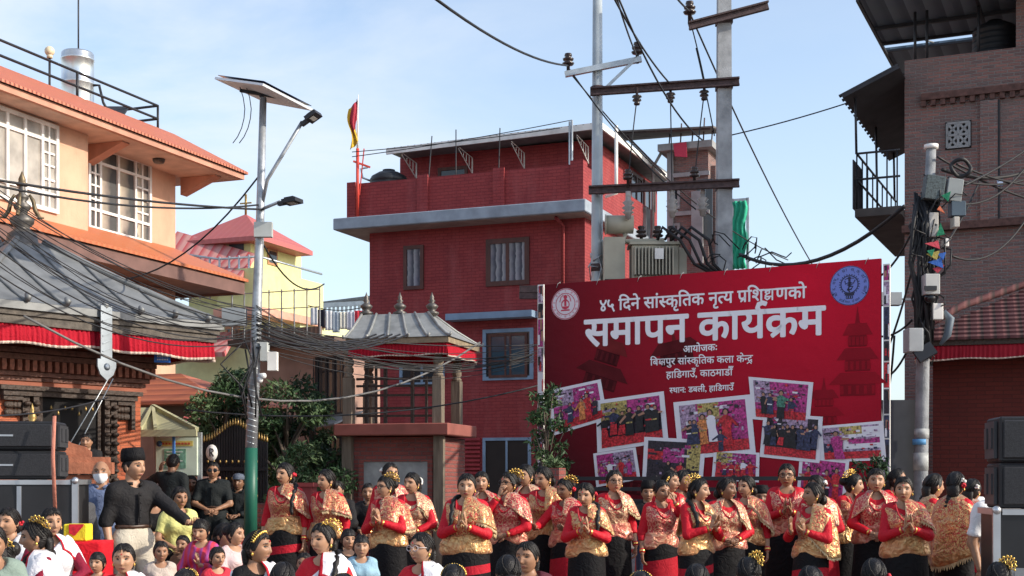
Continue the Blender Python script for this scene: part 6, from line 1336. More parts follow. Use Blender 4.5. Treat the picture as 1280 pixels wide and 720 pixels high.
for k in range(11):
    a = W(895+rr_.uniform(-12, 60), 318+rr_.uniform(-14, 12), 24.7); c = a + Vector((rr_.uniform(-.6, .7), rr_.uniform(-.1, .1), rr_.uniform(-.35, .1)))
    b = MB(); m_ = (a+c)/2 + Vector((rr_.uniform(-.25, .25), -.1, rr_.uniform(-.1, .35))); b.tube([a, a.lerp(m_, .6)+Vector((0, 0, .08)), m_, c.lerp(m_, .5)-Vector((0, 0, .06)), c], .012, 6); tag(b.build('cable_loop', M_WIRE), 'black cable looped in the tangle around the concrete pole foot', 'cable', 'cable tangle at the concrete pole')
for k in range(4): 
    x0 = 845+12*k; b = MB(); b.tube([W(822+9*k, 300, 25), W(828+12*k, 284, 24.9), W(850+12*k, 300, 24.8), W(868+8*k, 330, 24.8), W(895+4*k, 345, 24.8)], .03, 6); tag(b.build('transformer_cable', M_WIRE), 'thick cable arching from the transformer bushings to the concrete pole', 'cable', 'cables from the transformer')
for i, (x0, y0, x1, y1, s) in enumerate(((1196, 205, 1290, 232, .05), (1172, 196, 1290, 250, .05), (1186, 222, 1290, 222, .1), (1205, 232, 1290, 182, .03), (1178, 212, 1290, 212, .12), (1200, 255, 1290, 198, .2), (1190, 320, 1290, 262, .3), (1186, 300, 1225, 225, .05))):
    wire(W(x0, y0, 18.3), W(x1, y1, 20.5), s, .016 if i != 4 else .026, 'black cable strung from the crowded utility pole across the brick house front', 'cables to the brick house')
for i, (x0, y0, x1, y1) in enumerate(((1095, 420, 1140, 400), (1100, 345, 1140, 290), (1110, 470, 1140, 425), (1108, 440, 1142, 330), (1112, 480, 1118, 420))): wire(W(x0, y0, 19.5), W(x1, y1, 18.5), .08, .016, 'loose service wire dangling between billboard edge and utility pole', 'service wires by the billboard')
b = MB(); p = W(1250, 227, 19.8); b.box(-.04, .04, -.01, .01, -.06, .06, T=TR(*p)); tag(b.build('wire_tag', mat('tag_blue', (.4, .5, .7))), 'small pale tag hanging on the cables before the brick house', 'tag')
# the bundle between lamp post, temple and pavilion
for k in range(17):
    t = k/16; rr_ = random.Random(40+k)
    a = W(-10, 240 + 75*t + rr_.uniform(-25, 25), 14.0 + .3*(k % 4)); c = W(318, 385 + 40*t + rr_.uniform(-5, 5), 17.6); wire(a, c, .15 + .4*rr_.random(), rr_.choice((.005, .006, .008)), 'black cable in the bundle sweeping over the temple roof to the solar lamp', 'cable bundle over the temple')
for k in range(17):
    t = k/16; rr_ = random.Random(80+k)
    a = W(320, 388 + 42*t + rr_.uniform(-14, 14), 17.7); c = W(668 + rr_.uniform(-4, 4), 430 + 22*rr_.random(), 20.5); wire(a, c, .12 + .4*rr_.random(), rr_.choice((.005, .006, .008)), 'black cable in the bundle sagging from the solar lamp past the pavilion roof', 'cable bundle past the pavilion')
for k in range(5): rr_ = random.Random(120+k); wire(W(322, 400+6*k, 17.7), W(470+10*k, 418, 22.5), .2, .016, 'thicker cable draped from the solar lamp onto the pavilion eave', 'thick cables at the pavilion')
wire(W(-10, 224, 13), W(330, 262, 17.8), .05, .014, 'upper straight wire crossing the orange house front'); wire(W(-10, 231, 13), W(325, 256, 17.8), .12, .012, 'second straight wire crossing the orange house front')
wire(W(322, 222, 17.8), W(100, 345, 20), .5, .012, 'thin wire falling from the solar lamp to the temple roof'); wire(W(326, 300, 17.8), W(405, 355, 22), .3, .012, 'thin wire running behind the solar lamp to the yellow house')
wire(W(30, 395, 15.0), W(600, 428, 22.5), .95, .015, 'pale thick cable sagging low in front of the temple window and lamp', m=mat('grey_cable', (.14, .135, .13), .6))
wire(W(-10, 520, 14), W(135, 497, 17.0), .05, .01, 'thin wire low in front of the temple speakers'); wire(W(230, 512, 19), W(680, 480, 20.5), .25, .012, 'thin line strung low through the trees to the billboard')
for k in range(6): rr_ = random.Random(200+k); a = W(312+rr_.uniform(-8, 20), 420+rr_.uniform(0, 20), 17.65); b = MB(); b.tube([a, a+Vector((rr_.uniform(-.3, .3), -.05, -.3)), a+Vector((rr_.uniform(-.1, .2), -.05, -.6)), a+Vector((rr_.uniform(-.05, .05), 0, -.9))], .012, 5); tag(b.build('cable_loop', M_WIRE), 'loose cable end hanging on the solar lamp post', 'cable', 'loose cables on the solar lamp')
for px in (300, 308): 
    b = MB(); b.tube([W(px, 109, 17.75), W(px+4, 122, 17.75), W(px+6, 136, 17.75), W(px+5, 148, 17.75), W(px+2, 160, 17.75), W(px-3, 171, 17.75), W(px-9, 179, 17.75)], .006, 5); tag(b.build('dangling_wire', M_WIRE), 'thin wire dangling below the tilted solar panel', 'wire', 'dangling panel wires')
for (a, c) in (((440, 190, 38), (700, 160, 37)), ((440, 196, 38), (715, 150, 37))): wire(W(*a), W(*c), .05, .012, 'faint wire strung above the red house roof terrace', 'roof terrace wires')
# ================================================================== the red event banner
BB0 = (.47, 19.87, 0); BZ = math.atan2(-2.37, 4.24); fB = Frame(BB0, BZ)
bbd = thing('event_banner', 'huge red printed event banner with white writing, two round emblems and tilted photographs', 'banner', BB0, BZ)
bw_, z1 = fB.y(1101, 323); _, z0b = fB.y(890, 640); z0b = .95
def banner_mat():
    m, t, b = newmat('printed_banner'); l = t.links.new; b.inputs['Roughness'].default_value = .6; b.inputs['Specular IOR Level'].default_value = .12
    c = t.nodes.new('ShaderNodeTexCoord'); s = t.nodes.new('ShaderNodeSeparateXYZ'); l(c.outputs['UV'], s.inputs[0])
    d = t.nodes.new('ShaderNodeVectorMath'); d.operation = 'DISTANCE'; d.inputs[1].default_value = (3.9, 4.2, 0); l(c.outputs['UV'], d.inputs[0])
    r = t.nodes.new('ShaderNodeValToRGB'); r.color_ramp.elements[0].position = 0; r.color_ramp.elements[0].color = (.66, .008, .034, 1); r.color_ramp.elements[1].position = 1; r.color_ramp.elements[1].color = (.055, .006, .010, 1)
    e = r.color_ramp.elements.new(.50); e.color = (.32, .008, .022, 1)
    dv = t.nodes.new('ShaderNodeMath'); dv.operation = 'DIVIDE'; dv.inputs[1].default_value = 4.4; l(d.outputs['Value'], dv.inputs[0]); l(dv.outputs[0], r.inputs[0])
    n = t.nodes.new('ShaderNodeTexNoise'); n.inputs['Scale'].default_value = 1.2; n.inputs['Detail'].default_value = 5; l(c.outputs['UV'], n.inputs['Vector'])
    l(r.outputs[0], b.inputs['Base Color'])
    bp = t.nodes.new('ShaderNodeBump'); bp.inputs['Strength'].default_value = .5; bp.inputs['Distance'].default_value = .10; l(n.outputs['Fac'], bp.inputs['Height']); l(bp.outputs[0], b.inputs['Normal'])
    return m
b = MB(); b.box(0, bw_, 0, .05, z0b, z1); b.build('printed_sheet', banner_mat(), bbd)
b = MB()
for xx in (.15, bw_*.33, bw_*.66, bw_-.15): b.bar((xx, .10, 0), (xx, .10, z1-.02), .06); b.bar((xx, .13, z1-.6), (xx, 1.3, 0), .05)
for zz in (z0b+.05, (z0b+z1)/2, z1-.05): b.bar((.03, .085, zz), (bw_-.03, .085, zz), .06, .06)
b.build('steel_frame', M_STEEL, bbd)
for k in range(8):
    xx = .2 + (bw_-.4)*k/7; b = MB(); b.tube([(xx, -.006, z1-.06), (xx+.02, -.008, z1-.005), (xx+.03, .05, z1+.03), (xx+.01, .11, z1-.02)],   .004, 5); b.build('tie_rope', M_CONC, bbd)
# ghost pagoda roofs printed into the red
PG = [mat('print_deep_red', (.10, .010, .014), .65, spec=.1, var=.3, vs_=3), mat('print_mid_red', (.17, .018, .020), .65, spec=.1, var=.3, vs_=3), mat('print_dark_red', (.06, .006, .009), .65, spec=.1, var=.3, vs_=3)]
PR_ = [mat('print_red_shade', (.30, .009, .020), .65, spec=.1, var=.1, vs_=3), mat('print_red_shade_deep', (.26, .009, .019), .65, spec=.1, var=.1, vs_=3), mat('print_red_shade_dark', (.21, .008, .016), .65, spec=.1, var=.1, vs_=3)]
def pagoda(px, py, w, tiers, tilt, name='printed_pagoda'):
    b = MB(); cx, cz = fB.y(px, py); wk = w
    for k in range(tiers):
        zz = k*w*.42; b.prism([(-wk/2, zz), (wk/2, zz), (wk*.30, zz+w*.20), (-wk*.30, zz+w*.20)], -.004, -.0015, k % 2, T=TR(cx, 0, cz) @ rot_y(R(tilt)))
        b.prism([(-wk*.30, zz-w*.20), (wk*.30, zz-w*.20), (wk*.30, zz-.003), (-wk*.30, zz-.003)], -.004, -.0015, 2, T=TR(cx, 0, cz) @ rot_y(R(tilt)))
        for q in range(5): b.prism([(-wk*.27+wk*.135*q-.02, zz-w*.17), (-wk*.27+wk*.135*q+.02, zz-w*.17), (-wk*.27+wk*.135*q+.02, zz-.02), (-wk*.27+wk*.135*q-.02, zz-.02)], -.0055, -.0042, 0, T=TR(cx, 0, cz) @ rot_y(R(tilt)))
        wk *= .72
    b.prism([(-.03, zz+w*.2), (.03, zz+w*.2), (0, zz+w*.5)], -.004, -.0015, 1, T=TR(cx, 0, cz) @ rot_y(R(tilt)))
    b.build(name, PR_ if px > 1000 else PG, bbd)
pagoda(752, 470, .85, 2, 18); pagoda(845, 440, .8, 1, -10); pagoda(1072, 480, .75, 3, 0); pagoda(1030, 520, .55, 2, 0); pagoda(780, 600, .9, 2, 8)
# ---- Devanagari lettering built cluster by cluster
GLY = {}
def glyph(ch, off):
    k = (ch, off)
    if k in GLY: return GLY[k]
    cu = bpy.data.curves.new('glyph', 'FONT'); cu.body = ch; cu.offset = 0; cu.fill_mode = 'FRONT'; cu.resolution_u = 3
    o = bpy.data.objects.new('glyph', cu); COL.objects.link(o); bpy.context.view_layer.update()
    me = o.to_mesh(); V = [(v.co.x, v.co.y) for v in me.vertices]; Fc = [tuple(p.vertices) for p in me.polygons]; o.to_mesh_clear()
    bpy.data.objects.remove(o); bpy.data.curves.remove(cu)
    adv = max([v[0] for v in V], default=0) - off
    GLY[k] = (V, Fc, adv); return GLY[k]
ADV = {'ि': .273, 'ा': .273, 'ी': .273, 'ो': .273, 'ौ': .273, ' ': .30, ',': .24, ':': .26, 'ः': .26}
ZERO = set('ंँेैुूृ्')
def clip_right(V, Fc, xc):
    out_v, out_f = [], []
    for f in Fc:
        poly = [V[i] for i in f]; res = []
        for i in range(len(poly)):
            a, c = poly[i], poly[(i+1) % len(poly)]
            if a[0] <= xc: res.append(a)
            if (a[0] <= xc) != (c[0] <= xc): t = (xc-a[0])/(c[0]-a[0]); res.append((xc, a[1]+(c[1]-a[1])*t))
        if len(res) >= 3: out_f.append(tuple(range(len(out_v), len(out_v)+len(res)))); out_v += res
    return out_v, out_f
def ribbon(pts, w):
    V, Fc = [], []
    for i in range(len(pts)):
        a = pts[max(i-1, 0)]; c = pts[min(i+1, len(pts)-1)]; dx, dy = c[0]-a[0], c[1]-a[1]; l_ = math.hypot(dx, dy) or 1; V += [(pts[i][0]-dy/l_*w/2, pts[i][1]+dx/l_*w/2), (pts[i][0]+dy/l_*w/2, pts[i][1]-dx/l_*w/2)]
    for i in range(len(pts)-1): Fc.append((2*i, 2*i+1, 2*i+3, 2*i+2))
    return V, Fc
def compose(tokens, off=.02):
    """tokens: plain characters; 'h?' half form; '^' reph over the letter before; '/' r-stroke below the letter before; 'KSH' conjunct"""
    V, Fc = [], []; x = 0.0; last = 0.0; sw = .075; stem_ = 0.0
    def put(v, f, dx): o = len(V); V.extend((p[0]+dx, p[1]) for p in v); Fc.extend(tuple(i+o for i in g_) for g_ in f)
    for tk in tokens:
        if tk == '^':
            xx = x - .20; v, f = ribbon([(xx+.06, .60), (xx+.02, .68), (xx+.05, .76), (xx+.14, .79), (xx+.22, .76)], sw*.85); put(v, f, 0); continue
        if tk == '/':
            v, f = ribbon([(stem_, .24), (stem_-.10, .13), (stem_-.25, .02)], sw*.8); put(v, f, 0); continue
        if tk == '/d':
            v, f = ribbon([(x-.30, .02), (x-.42, -.05), (x-.55, -.16)], sw*.9); put(v, f, 0); v, f = ribbon([(x-.32, .0), (x-.22, -.08), (x-.12, -.17)], sw*.9); put(v, f, 0); continue
        if tk == 'KSH':
            for pts in ([(x, .585), (x+.70, .585)], [(x+.52, .60), (x+.52, 0)], [(x+.13, .585), (x+.12, .44), (x+.22, .36), (x+.35, .40), (x+.36, .50), (x+.25, .54), (x+.16, .48)], [(x+.24, .36), (x+.12, .27), (x+.10, .13), (x+.22, .03), (x+.34, .10), (x+.36, .22)], [(x+.10, .20), (x+.30, .20), (x+.52, .20)]):
                v, f = ribbon(pts, sw*.7); put(v, f, 0)
            last = x; x += .70; continue
        if tk == 'DYA':
            for pts in ([(x, .585), (x+.80, .585)], [(x+.66, .60), (x+.66, 0)], [(x+.2, .585), (x+.2, .42), (x+.10, .30), (x+.12, .16), (x+.24, .13), (x+.30, .22), (x+.24, .32), (x+.15, .28)], [(x+.3, .18), (x+.42, .0), (x+.44, .2), (x+.36, .36), (x+.48, .40), (x+.56, .25), (x+.66, .24)]):
                v, f = ribbon(pts, sw*.7); put(v, f, 0)
            last = x; x += .80; continue
        half = len(tk) == 2 and tk[0] == 'h'
        ch = tk[1] if half else tk
        if ch == ' ': x += .28; continue
        v, f, adv = glyph(ch, off)
        if half:
            xc = adv - .235; v, f = clip_right(v, f, xc); put(v, f, x); x += xc - .01; continue
        put(v, f, x)
        if ch in ZERO: continue
        lowv = [p[0] for p in v if abs(p[1]) < .02]; stem_ = x + (sum(lowv)/len(lowv) if lowv else adv*.7); last = x; x += ADV.get(ch, adv)
    return V, Fc, x
def lettering(tokens, px0, py0, px1, py1, name, m, off=.02, hscale=1.0):
    """headline from (px0,py0) to (px1,py1) in the photo; the letters hang below it"""
    V, Fc, adv = compose(tokens, off); xa, za = fB.y(px0, py0); xb, zb = fB.y(px1, py1); s = (xb-xa)/adv; b = MB()
    vs_ = []
    for k, (ox, oz) in enumerate(((0, 0), (1, 0), (-1, 0), (0, 1), (0, -1), (.7, .7), (-.7, -.7), (.7, -.7), (-.7, .7))):
        vs_ = []
        for v in V: t = (v[0]+ox*off)*s; vs_.append((xa+t, -.004-.0004*k, za + (zb-za)*t/(xb-xa) + (v[1]+oz*off-.622)*s*hscale))
        b.add(vs_, Fc, 0)
    return b.build(name, m, bbd)
M_LET = mat('lettering_white', (.86, .84, .87), .5, var=.03)
lettering(list('४५') + [' ', 'द', 'ि'][:1] + ['ि', 'द', 'न', 'े', ' ', 'स', 'ा', 'ं', 'hस', 'क', 'ृ', 'ि', 'त', 'क', ' ', 'न', 'ृ', 'hत', 'य', ' ', 'प', '/', 'ि', 'श', 'KSH', 'ण', 'क', 'ो'], 749, 376, 1008, 358, 'subtitle_lettering', M_LET, off=.02)
lettering(['स', 'म', 'ा', 'प', 'न', ' ', 'क', 'ा', 'य', '^', 'क', '/', 'म'], 731, 401, 1030, 383, 'title_lettering', M_LET, off=.024, hscale=.98)
lettering(['आ', 'य', 'ो', 'ज', 'क', 'ः'], 854, 433, 897, 430, 'line_lettering', M_LET, off=.02)
lettering(['ि', 'ब', 'DYA', 'प', 'ु', 'र', ' ', 'स', 'ा', 'ं', 'hस', 'क', 'ृ', 'ि', 'त', 'क', ' ', 'क', 'ल', 'ा', ' ', 'क', 'े', 'hन', 'द', '/d'], 813, 449, 941, 444, 'line_lettering', M_LET, off=.014)
lettering(['ह', 'ा', 'ि', 'ड', 'ग', 'ा', 'उ', 'ँ', ',', ' ', 'क', 'ा', 'ठ', 'म', 'ा', 'ड', 'ौ', 'ँ'], 833, 465, 916, 461, 'line_lettering', M_LET, off=.014)
lettering(['hस', 'थ', 'ा', 'न', ':', ' ', 'ड', 'ब', 'ल', 'ी', ',', ' ', 'ह', 'ा', 'ि', 'ड', 'ग', 'ा', 'उ', 'ँ'], 837, 485, 917, 481, 'line_lettering', M_LET, off=.018)
# ---- the two round emblems
def disc(b, cx, cz, r, y, mi, r0=0, n=40, th=.003):
    if r0 == 0: b.add([(cx+r*math.cos(2*math.pi*k/n), y, cz+r*math.sin(2*math.pi*k/n)) for k in range(n)], [tuple(range(n))], mi)
    else:
        v = [(cx+rr*math.cos(2*math.pi*k/n), y, cz+rr*math.sin(2*math.pi*k/n)) for rr in (r0, r) for k in range(n)]
        b.add(v, [(k, (k+1) % n, n+(k+1) % n, n+k) for k in range(n)], mi)
def stroke(b, pts, w, y, mi, cx=0, cz=0, k=1.0):
    v, f = ribbon([(cx+p[0]*k, cz+p[1]*k) for p in pts], w*k); b.add([(p[0], y, p[1]) for p in v], f, mi)
def ringtext(b, chars, cx, cz, r, a0, a1, size, y, mi):
    n = len(chars)
    for i, ch in enumerate(chars):
        a = R(a0 + (a1-a0)*i/(n-1)); v, f, adv = glyph(ch, .02); ca, sa = math.cos(a), math.sin(a)
        ux, uz = (sa, -ca); flip = -1 if a1 > a0 else 1
        b.add([(cx + ca*r + (ux*(p[0]-adv/2)*flip + ca*(p[1]-.3)*flip)*size, y, cz + sa*r + (uz*(p[0]-adv/2)*flip + sa*(p[1]-.3)*flip)*size) for p in v], f, mi)
cx, cz = fB.y(707, 380); r = .225
b = MB(); disc(b, cx, cz, r, -.006, 0); disc(b, cx, cz, r*.98, -.008, 1, r*.93); disc(b, cx, cz, r*.70, -.008, 1, r*.655)
ringtext(b, 'विद्यपुर सांस्क', cx, cz, r*.81, 205, -25, .045, -.008, 1); ringtext(b, 'कला केन्द', cx, cz, r*.81, 225, 315, .045, -.008, 1)
disc(b, cx, cz-.01, r*.30, -.008, 1, r*.24); stroke(b, [(-.05, -.05), (.05, -.05)], .03, -.009, 1, cx, cz); stroke(b, [(-.07, -.09), (.07, -.09)], .02, -.009, 1, cx, cz); stroke(b, [(0, -.03), (0, .10)], .035, -.009, 1, cx, cz); disc(b, cx, cz+.10, .03, -.0095, 1); stroke(b, [(-.06, .02), (-.02, .06), (0, .03), (.02, .06), (.06, .02)], .015, -.009, 1, cx, cz); stroke(b, [(-.09, .03), (-.07, .10), (-.03, .13)], .012, -.009, 1, cx, cz); stroke(b, [(.09, .03), (.07, .10), (.03, .13)], .012, -.009, 1, cx, cz)
e1 = b.build('round_emblem', [mat('emblem_white', (.70, .64, .68), .5, var=.03), mat('emblem_red', (.50, .03, .07), .5)], bbd); e1['label'] = 'white round emblem printed in red line work'
cx, cz = fB.y(1062, 357); r = .255
b = MB(); disc(b, cx, cz, r, -.006, 0); disc(b, cx, cz, r*.99, -.008, 1, r*.965)
ringtext(b, 'बिद्यपुर सांस्कृतिक कला', cx, cz, r*.80, 212, -32, .058, -.008, 1); ringtext(b, 'हाडिगाउ, नेपाल', cx, cz, r*.84, 236, 304, .045, -.008, 1); disc(b, cx-r*.84, cz-r*.42, .012, -.008, 1); disc(b, cx+r*.84, cz-r*.42, .012, -.008, 1)
disc(b, cx, cz+.015, r*.46, -.008, 1, r*.41)
for k in range(24): a = 2*math.pi*k/24; disc(b, cx+math.cos(a)*r*.50, cz+.015+math.sin(a)*r*.50, .008, -.0085, 1, n=8)
cz += .0
for pts, w in (([(0, .02), (.0, -.03)], .034), ([(0, .065), (0, .03)], .03), ([(0, -.03), (-.02, -.07), (.005, -.105)], .020), ([(0, -.03), (.045, -.035), (.02, -.07), (-.03, -.075)], .018), ([(0, .025), (-.05, .0), (-.06, .045)], .013), ([(0, .025), (.05, .005), (.075, .05)], .013), ([(0, .02), (.04, -.01), (-.03, -.012)], .012), ([(-.02, .075), (-.06, .06)], .009), ([(.02, .075), (.06, .07)], .009)): stroke(b, pts, w, -.009, 1, cx, cz+.02)
disc(b, cx, cz+.095, .020, -.0095, 1); stroke(b, [(-.06, -.11), (.06, -.11)], .035, -.009, 1, cx, cz); stroke(b, [(-.045, -.15), (.045, -.15)], .04, -.009, 1, cx, cz)
for k in (-1, 0, 1): stroke(b, [(k*.03, -.165), (k*.03, -.135)], .008, -.0098, 0, cx, cz)
e2 = b.build('round_emblem', [mat('emblem_blue_ground', (.17, .22, .60), .5, var=.03), mat('emblem_ink', (.015, .016, .05), .5)], bbd); e2['label'] = 'blue round emblem with a dancing figure in a ring'
# ---- tilted photographs printed across the lower half
PCOL = [mat('print_white', (.76, .74, .78), .5, var=.03), mat('print_magenta', (.40, .035, .19), .5, var=.75, vs_=38), mat('print_dark', (.03, .02, .03), .5, var=.75, vs_=38), mat('print_stage_red', (.48, .02, .03), .5, var=.75, vs_=38), mat('print_black', (.012, .011, .014), .5, var=.75, vs_=38), mat('print_skin', (.40, .20, .13), .5), mat('print_yellow', (.40, .31, .10), .5, var=.75, vs_=38), mat('print_lilac', (.36, .25, .36), .5, var=.75, vs_=38), mat('print_orange', (.62, .20, .06), .5, var=.75, vs_=38), mat('print_navy', (.03, .035, .08), .5, var=.75, vs_=38), mat('print_green', (.06, .20, .14), .5, var=.75, vs_=38)]
def photo(corners, label, seed, back, floor, figs, y, extra=()):
    """corners: top-left, top-right, bottom-right, bottom-left in the photo"""
    rr = random.Random(seed); q = [fB.y(*c) for c in corners]
    def uv(u, v): a = [q[3][i]+(q[2][i]-q[3][i])*u for i in (0, 1)]; c = [q[0][i]+(q[1][i]-q[0][i])*u for i in (0, 1)]; return a[0]+(c[0]-a[0])*v, a[1]+(c[1]-a[1])*v
    b = MB(); b.add([(uv(u, v)[0], y, uv(u, v)[1]) for u, v in ((0, 0), (1, 0), (1, 1), (0, 1))], [(0, 1, 2, 3)], 0)
    root = b.build('printed_photo', PCOL, bbd); root['label'] = label; root.modifiers.new('t', 'SOLIDIFY').thickness = .0015
    b = MB(); k = [0]
    def quad(u0, v0, u1, v1, mi, poly=None):
        k[0] += 1; yy = y - .002 - .0003*k[0]; pts = poly or [(u0, v0), (u1, v0), (u1, v1), (u0, v1)]
        b.add([(uv(.07+.86*u, .07+.86*v)[0], yy, uv(.07+.86*u, .07+.86*v)[1]) for u, v in pts], [tuple(range(len(pts)))], mi)
    quad(0, 0, 1, 1, back)
    for (u0, v0, u1, v1, mi) in extra: quad(u0, v0, u1, v1, mi)
    for n in range(14): u = rr.random()*.85; v = .55+rr.random()*.35; quad(u, v, u+.05+.12*rr.random(), v+.02+.05*rr.random(), rr.choice((7, 1, 2, 0, 7)))
    quad(0, 0, 1, .22, floor)
    for n in range(46): u = rr.random()*.94; v = .2+rr.random()*.75; quad(u, v, u+.015+.05*rr.random(), v+.015+.05*rr.random(), rr.choice((2, 2, 4, back, back, 7, 9, floor)))
    for (u, v, h, body, head) in figs:
        w = h*.26; low = body if rr.random() < .5 else rr.choice((4, 3, 9)); ln = rr.uniform(-.03, .03); j_ = lambda: rr.uniform(-.012, .012)
        quad(0, 0, 0, 0, low, [(u-w*.42+j_(), v), (u+w*.45+j_(), v+j_()), (u+w*.32+ln, v+h*.45), (u-w*.32+ln, v+h*.45)])
        quad(0, 0, 0, 0, body, [(u-w*.36+ln, v+h*.40), (u+w*.36+ln, v+h*.40), (u+w*.48+ln+j_(), v+h*.72), (u+w*.15+ln, v+h*.80), (u-w*.15+ln, v+h*.80), (u-w*.48+ln+j_(), v+h*.72)])
        for sd in (-1, 1):
            ex_ = u + sd*w*rr.uniform(.5, 1.0); ez_ = v + h*rr.uniform(.42, .75); quad(0, 0, 0, 0, rr.choice((body, 5)), [(u+sd*w*.42+ln, v+h*.74), (u+sd*w*.30+ln, v+h*.66), (ex_, ez_-h*.03), (ex_+sd*w*.1, ez_+h*.03)])
        hu = u + ln*1.4
        quad(0, 0, 0, 0, 4, [(hu+w*.25*math.cos(a), v+h*.905+h*.085*math.sin(a)) for a in np.linspace(0, 2*math.pi, 9)[:-1]])
        quad(0, 0, 0, 0, head, [(hu+w*.17*math.cos(a), v+h*.875+h*.075*math.sin(a)) for a in np.linspace(0, 2*math.pi, 9)[:-1]])
        if rr.random() < .5: quad(u-w*.3, v+h*.42, u+w*.3, v+h*.47, rr.choice((0, 6, 3)))
    b.build('picture', PCOL, root)
rr0 = random.Random(9)
crowd = lambda n, h, cols, v=.1: [((i+.5)/n + rr0.uniform(-.03, .03), v+rr0.uniform(-.03, .06), h*rr0.uniform(.85, 1.1), rr0.choice(cols), 5) for i in range(n)]
photo([(686, 488), (751, 474), (760, 524), (690, 545)], 'printed photograph of a stage dancer, highest on the near edge', 1, 1, 3, crowd(4, .5, (9, 4, 2)) + [(.72, .05, .75, 3, 5), (.6, .1, .6, 8, 5)], -.006, ((.0, .6, .45, 1, 7),))
photo([(745, 501), (830, 489), (836, 552), (747, 566)], 'printed photograph of black dressed singers on a red floor', 2, 2, 3, crowd(7, .62, (4, 4, 9), .2), -.009, ((0, .6, .45, 1, 6), (.45, .6, 1, 1, 1)))
photo([(842, 503), (938, 493), (945, 566), (849, 575)], 'large printed photograph of costumed dancers in orange and red', 3, 1, 3, [(.33, .18, .62, 8, 5), (.50, .22, .66, 0, 5), (.68, .12, .75, 3, 5), (.58, .02, .42, 9, 5), (.12, .2, .5, 4, 5), (.22, .2, .5, 9, 5)], -.011, ((0, .5, .25, 1, 7), (.28, .55, .6, 1, 6)))
photo([(936, 471), (1017, 478), (1012, 530), (941, 524)], 'printed photograph of two embracing costumed figures on pink', 4, 1, 3, [(.5, .0, .8, 10, 5), (.72, .0, .62, 9, 5), (.18, .1, .6, 4, 5), (.3, .1, .6, 9, 5)], -.013, ((.35, .5, 1, 1, 1), (0, .4, .3, 1, 7)))
photo([(955, 516), (1029, 521), (1025, 579), (950, 571)], 'printed photograph of a dark line of performers', 5, 2, 3, crowd(8, .6, (4, 2, 9), .22), -.016, ((.3, .75, .8, 1, 7),))
photo([(806, 546), (883, 550), (878, 612), (803, 606)], 'printed photograph of a stage with a red canopy and yellow curtain', 6, 2, 2, [(.42, .0, .55, 4, 5), (.62, .05, .5, 3, 5), (.55, .0, .35, 4, 5), (.78, .0, .42, 4, 5)], -.017, ((0, .55, .3, .8, 3), (.75, .35, 1, 1, 6), (.3, .5, .7, .85, 1)))
photo([(742, 567), (795, 559), (801, 599), (746, 609)], 'small printed photograph with lilac patches near the bottom corner', 7, 7, 3, crowd(4, .62, (1, 3, 0)), -.014, ((0, .3, .45, 1, 1),))
photo([(893, 562), (950, 566), (949, 603), (890, 600)], 'small printed photograph of red robed dancers under pink', 8, 1, 3, crowd(6, .6, (3, 3, 9, 0)), -.018, ((0, .6, .4, 1, 6),))
photo([(1022, 533), (1104, 526), (1108, 575), (1026, 578)], 'printed photograph of a crowned woman on white and pink', 9, 7, 3, [(.28, .0, .9, 1, 5)], -.008, ((.35, .3, 1, .95, 0), (.45, .45, 1, .62, 1), (.3, .75, .7, 1, 6), (0, .2, .25, .5, 9)))
photo([(1000, 568), (1062, 575), (1055, 640), (995, 632)], 'printed photograph half hidden behind the dancers, dark magenta', 10, 1, 3, crowd(4, .7, (1, 3, 2)), -.0075)
# slim poster columns at both ends of the banner
def strip(px, py0, py1, w, label, seed, dy):
    x, zt = fB.y(px, py0, dy); _, zb = fB.y(px, py1, dy); o = fB.world((x, dy, 0)); rr = random.Random(seed); t_ = thing('poster_strip', label, 'poster', o, BZ)
    b = MB(); b.box(0, w, 0, .03, .0, zt); b.build('backing', M_WHITE, t_)
    b = MB(); z = zb; k = 0
    while z < zt-.1:
        h = rr.uniform(.22, .45); b.box(.01, w-.01, -.004, -.001, z, min(z+h-.02, zt-.02), rr.choice((1, 2, 3, 7, 7, 0, 9)))
        for q in range(4): u = rr.random()*w*.7; v = z + rr.random()*h*.6; b.box(u+.01, min(u+.01+w*.3, w-.01), -.0065-.001*q, -.0045, v, min(v+h*.35, zt-.02), rr.choice((2, 3, 5, 4, 0)))
        z += h
    b.build('poster_print', PCOL, t_)
strip(672, 356, 600, .10, 'slim red and white poster strip beside the lamp side of the banner', 3, .12)
strip(1104, 330, 600, .085, 'slim white poster strip with small pictures beside the utility pole', 8, .02)
# ================================================================== loudspeakers, tables, plants
M_BOX = mat('speaker_black', (.014, .014, .016), .55, bump=.2, bs=90); M_GRILL = mat('speaker_mesh', (.022, .022, .025), .6, var=.5, vs_=120)
M_ALU = mat('aluminium_edge', (.52, .53, .55), .35, metal=.8, var=.15)
def speaker(loc, rz, w, h, d, label, group=None):
    t_ = thing('loudspeaker', label, 'speaker', loc, rz, group); b = MB(); b.box(-w/2, w/2, 0, d, 0, h-.006, bev=.015); b.build('cabinet', M_BOX, t_)
    b = MB(); b.box(-w/2+.025, w/2-.025, -.022, -.002, .03, h-.035, bev=.008); b.build('front_grille', M_GRILL, t_)
    for x in (-w/2-.028, w/2+.004): 
        b = MB(); b.box(x, x+.024, d*.15, d*.85, .03, h-.04); 
        for yy in (d*.25, d*.6): b.box(x-.012 if x < 0 else x+.02, x+.004 if x < 0 else x+.036, yy, yy+.09, h*.3, h*.75)
        b.build('rigging_plate', mat('rigging_grey', (.07, .07, .075), .5, metal=.5), t_)
    b = MB(); b.box(-.06, .06, -.028, -.0225, h*.46, h*.52); b.build('badge', M_ALU, t_)
    return t_
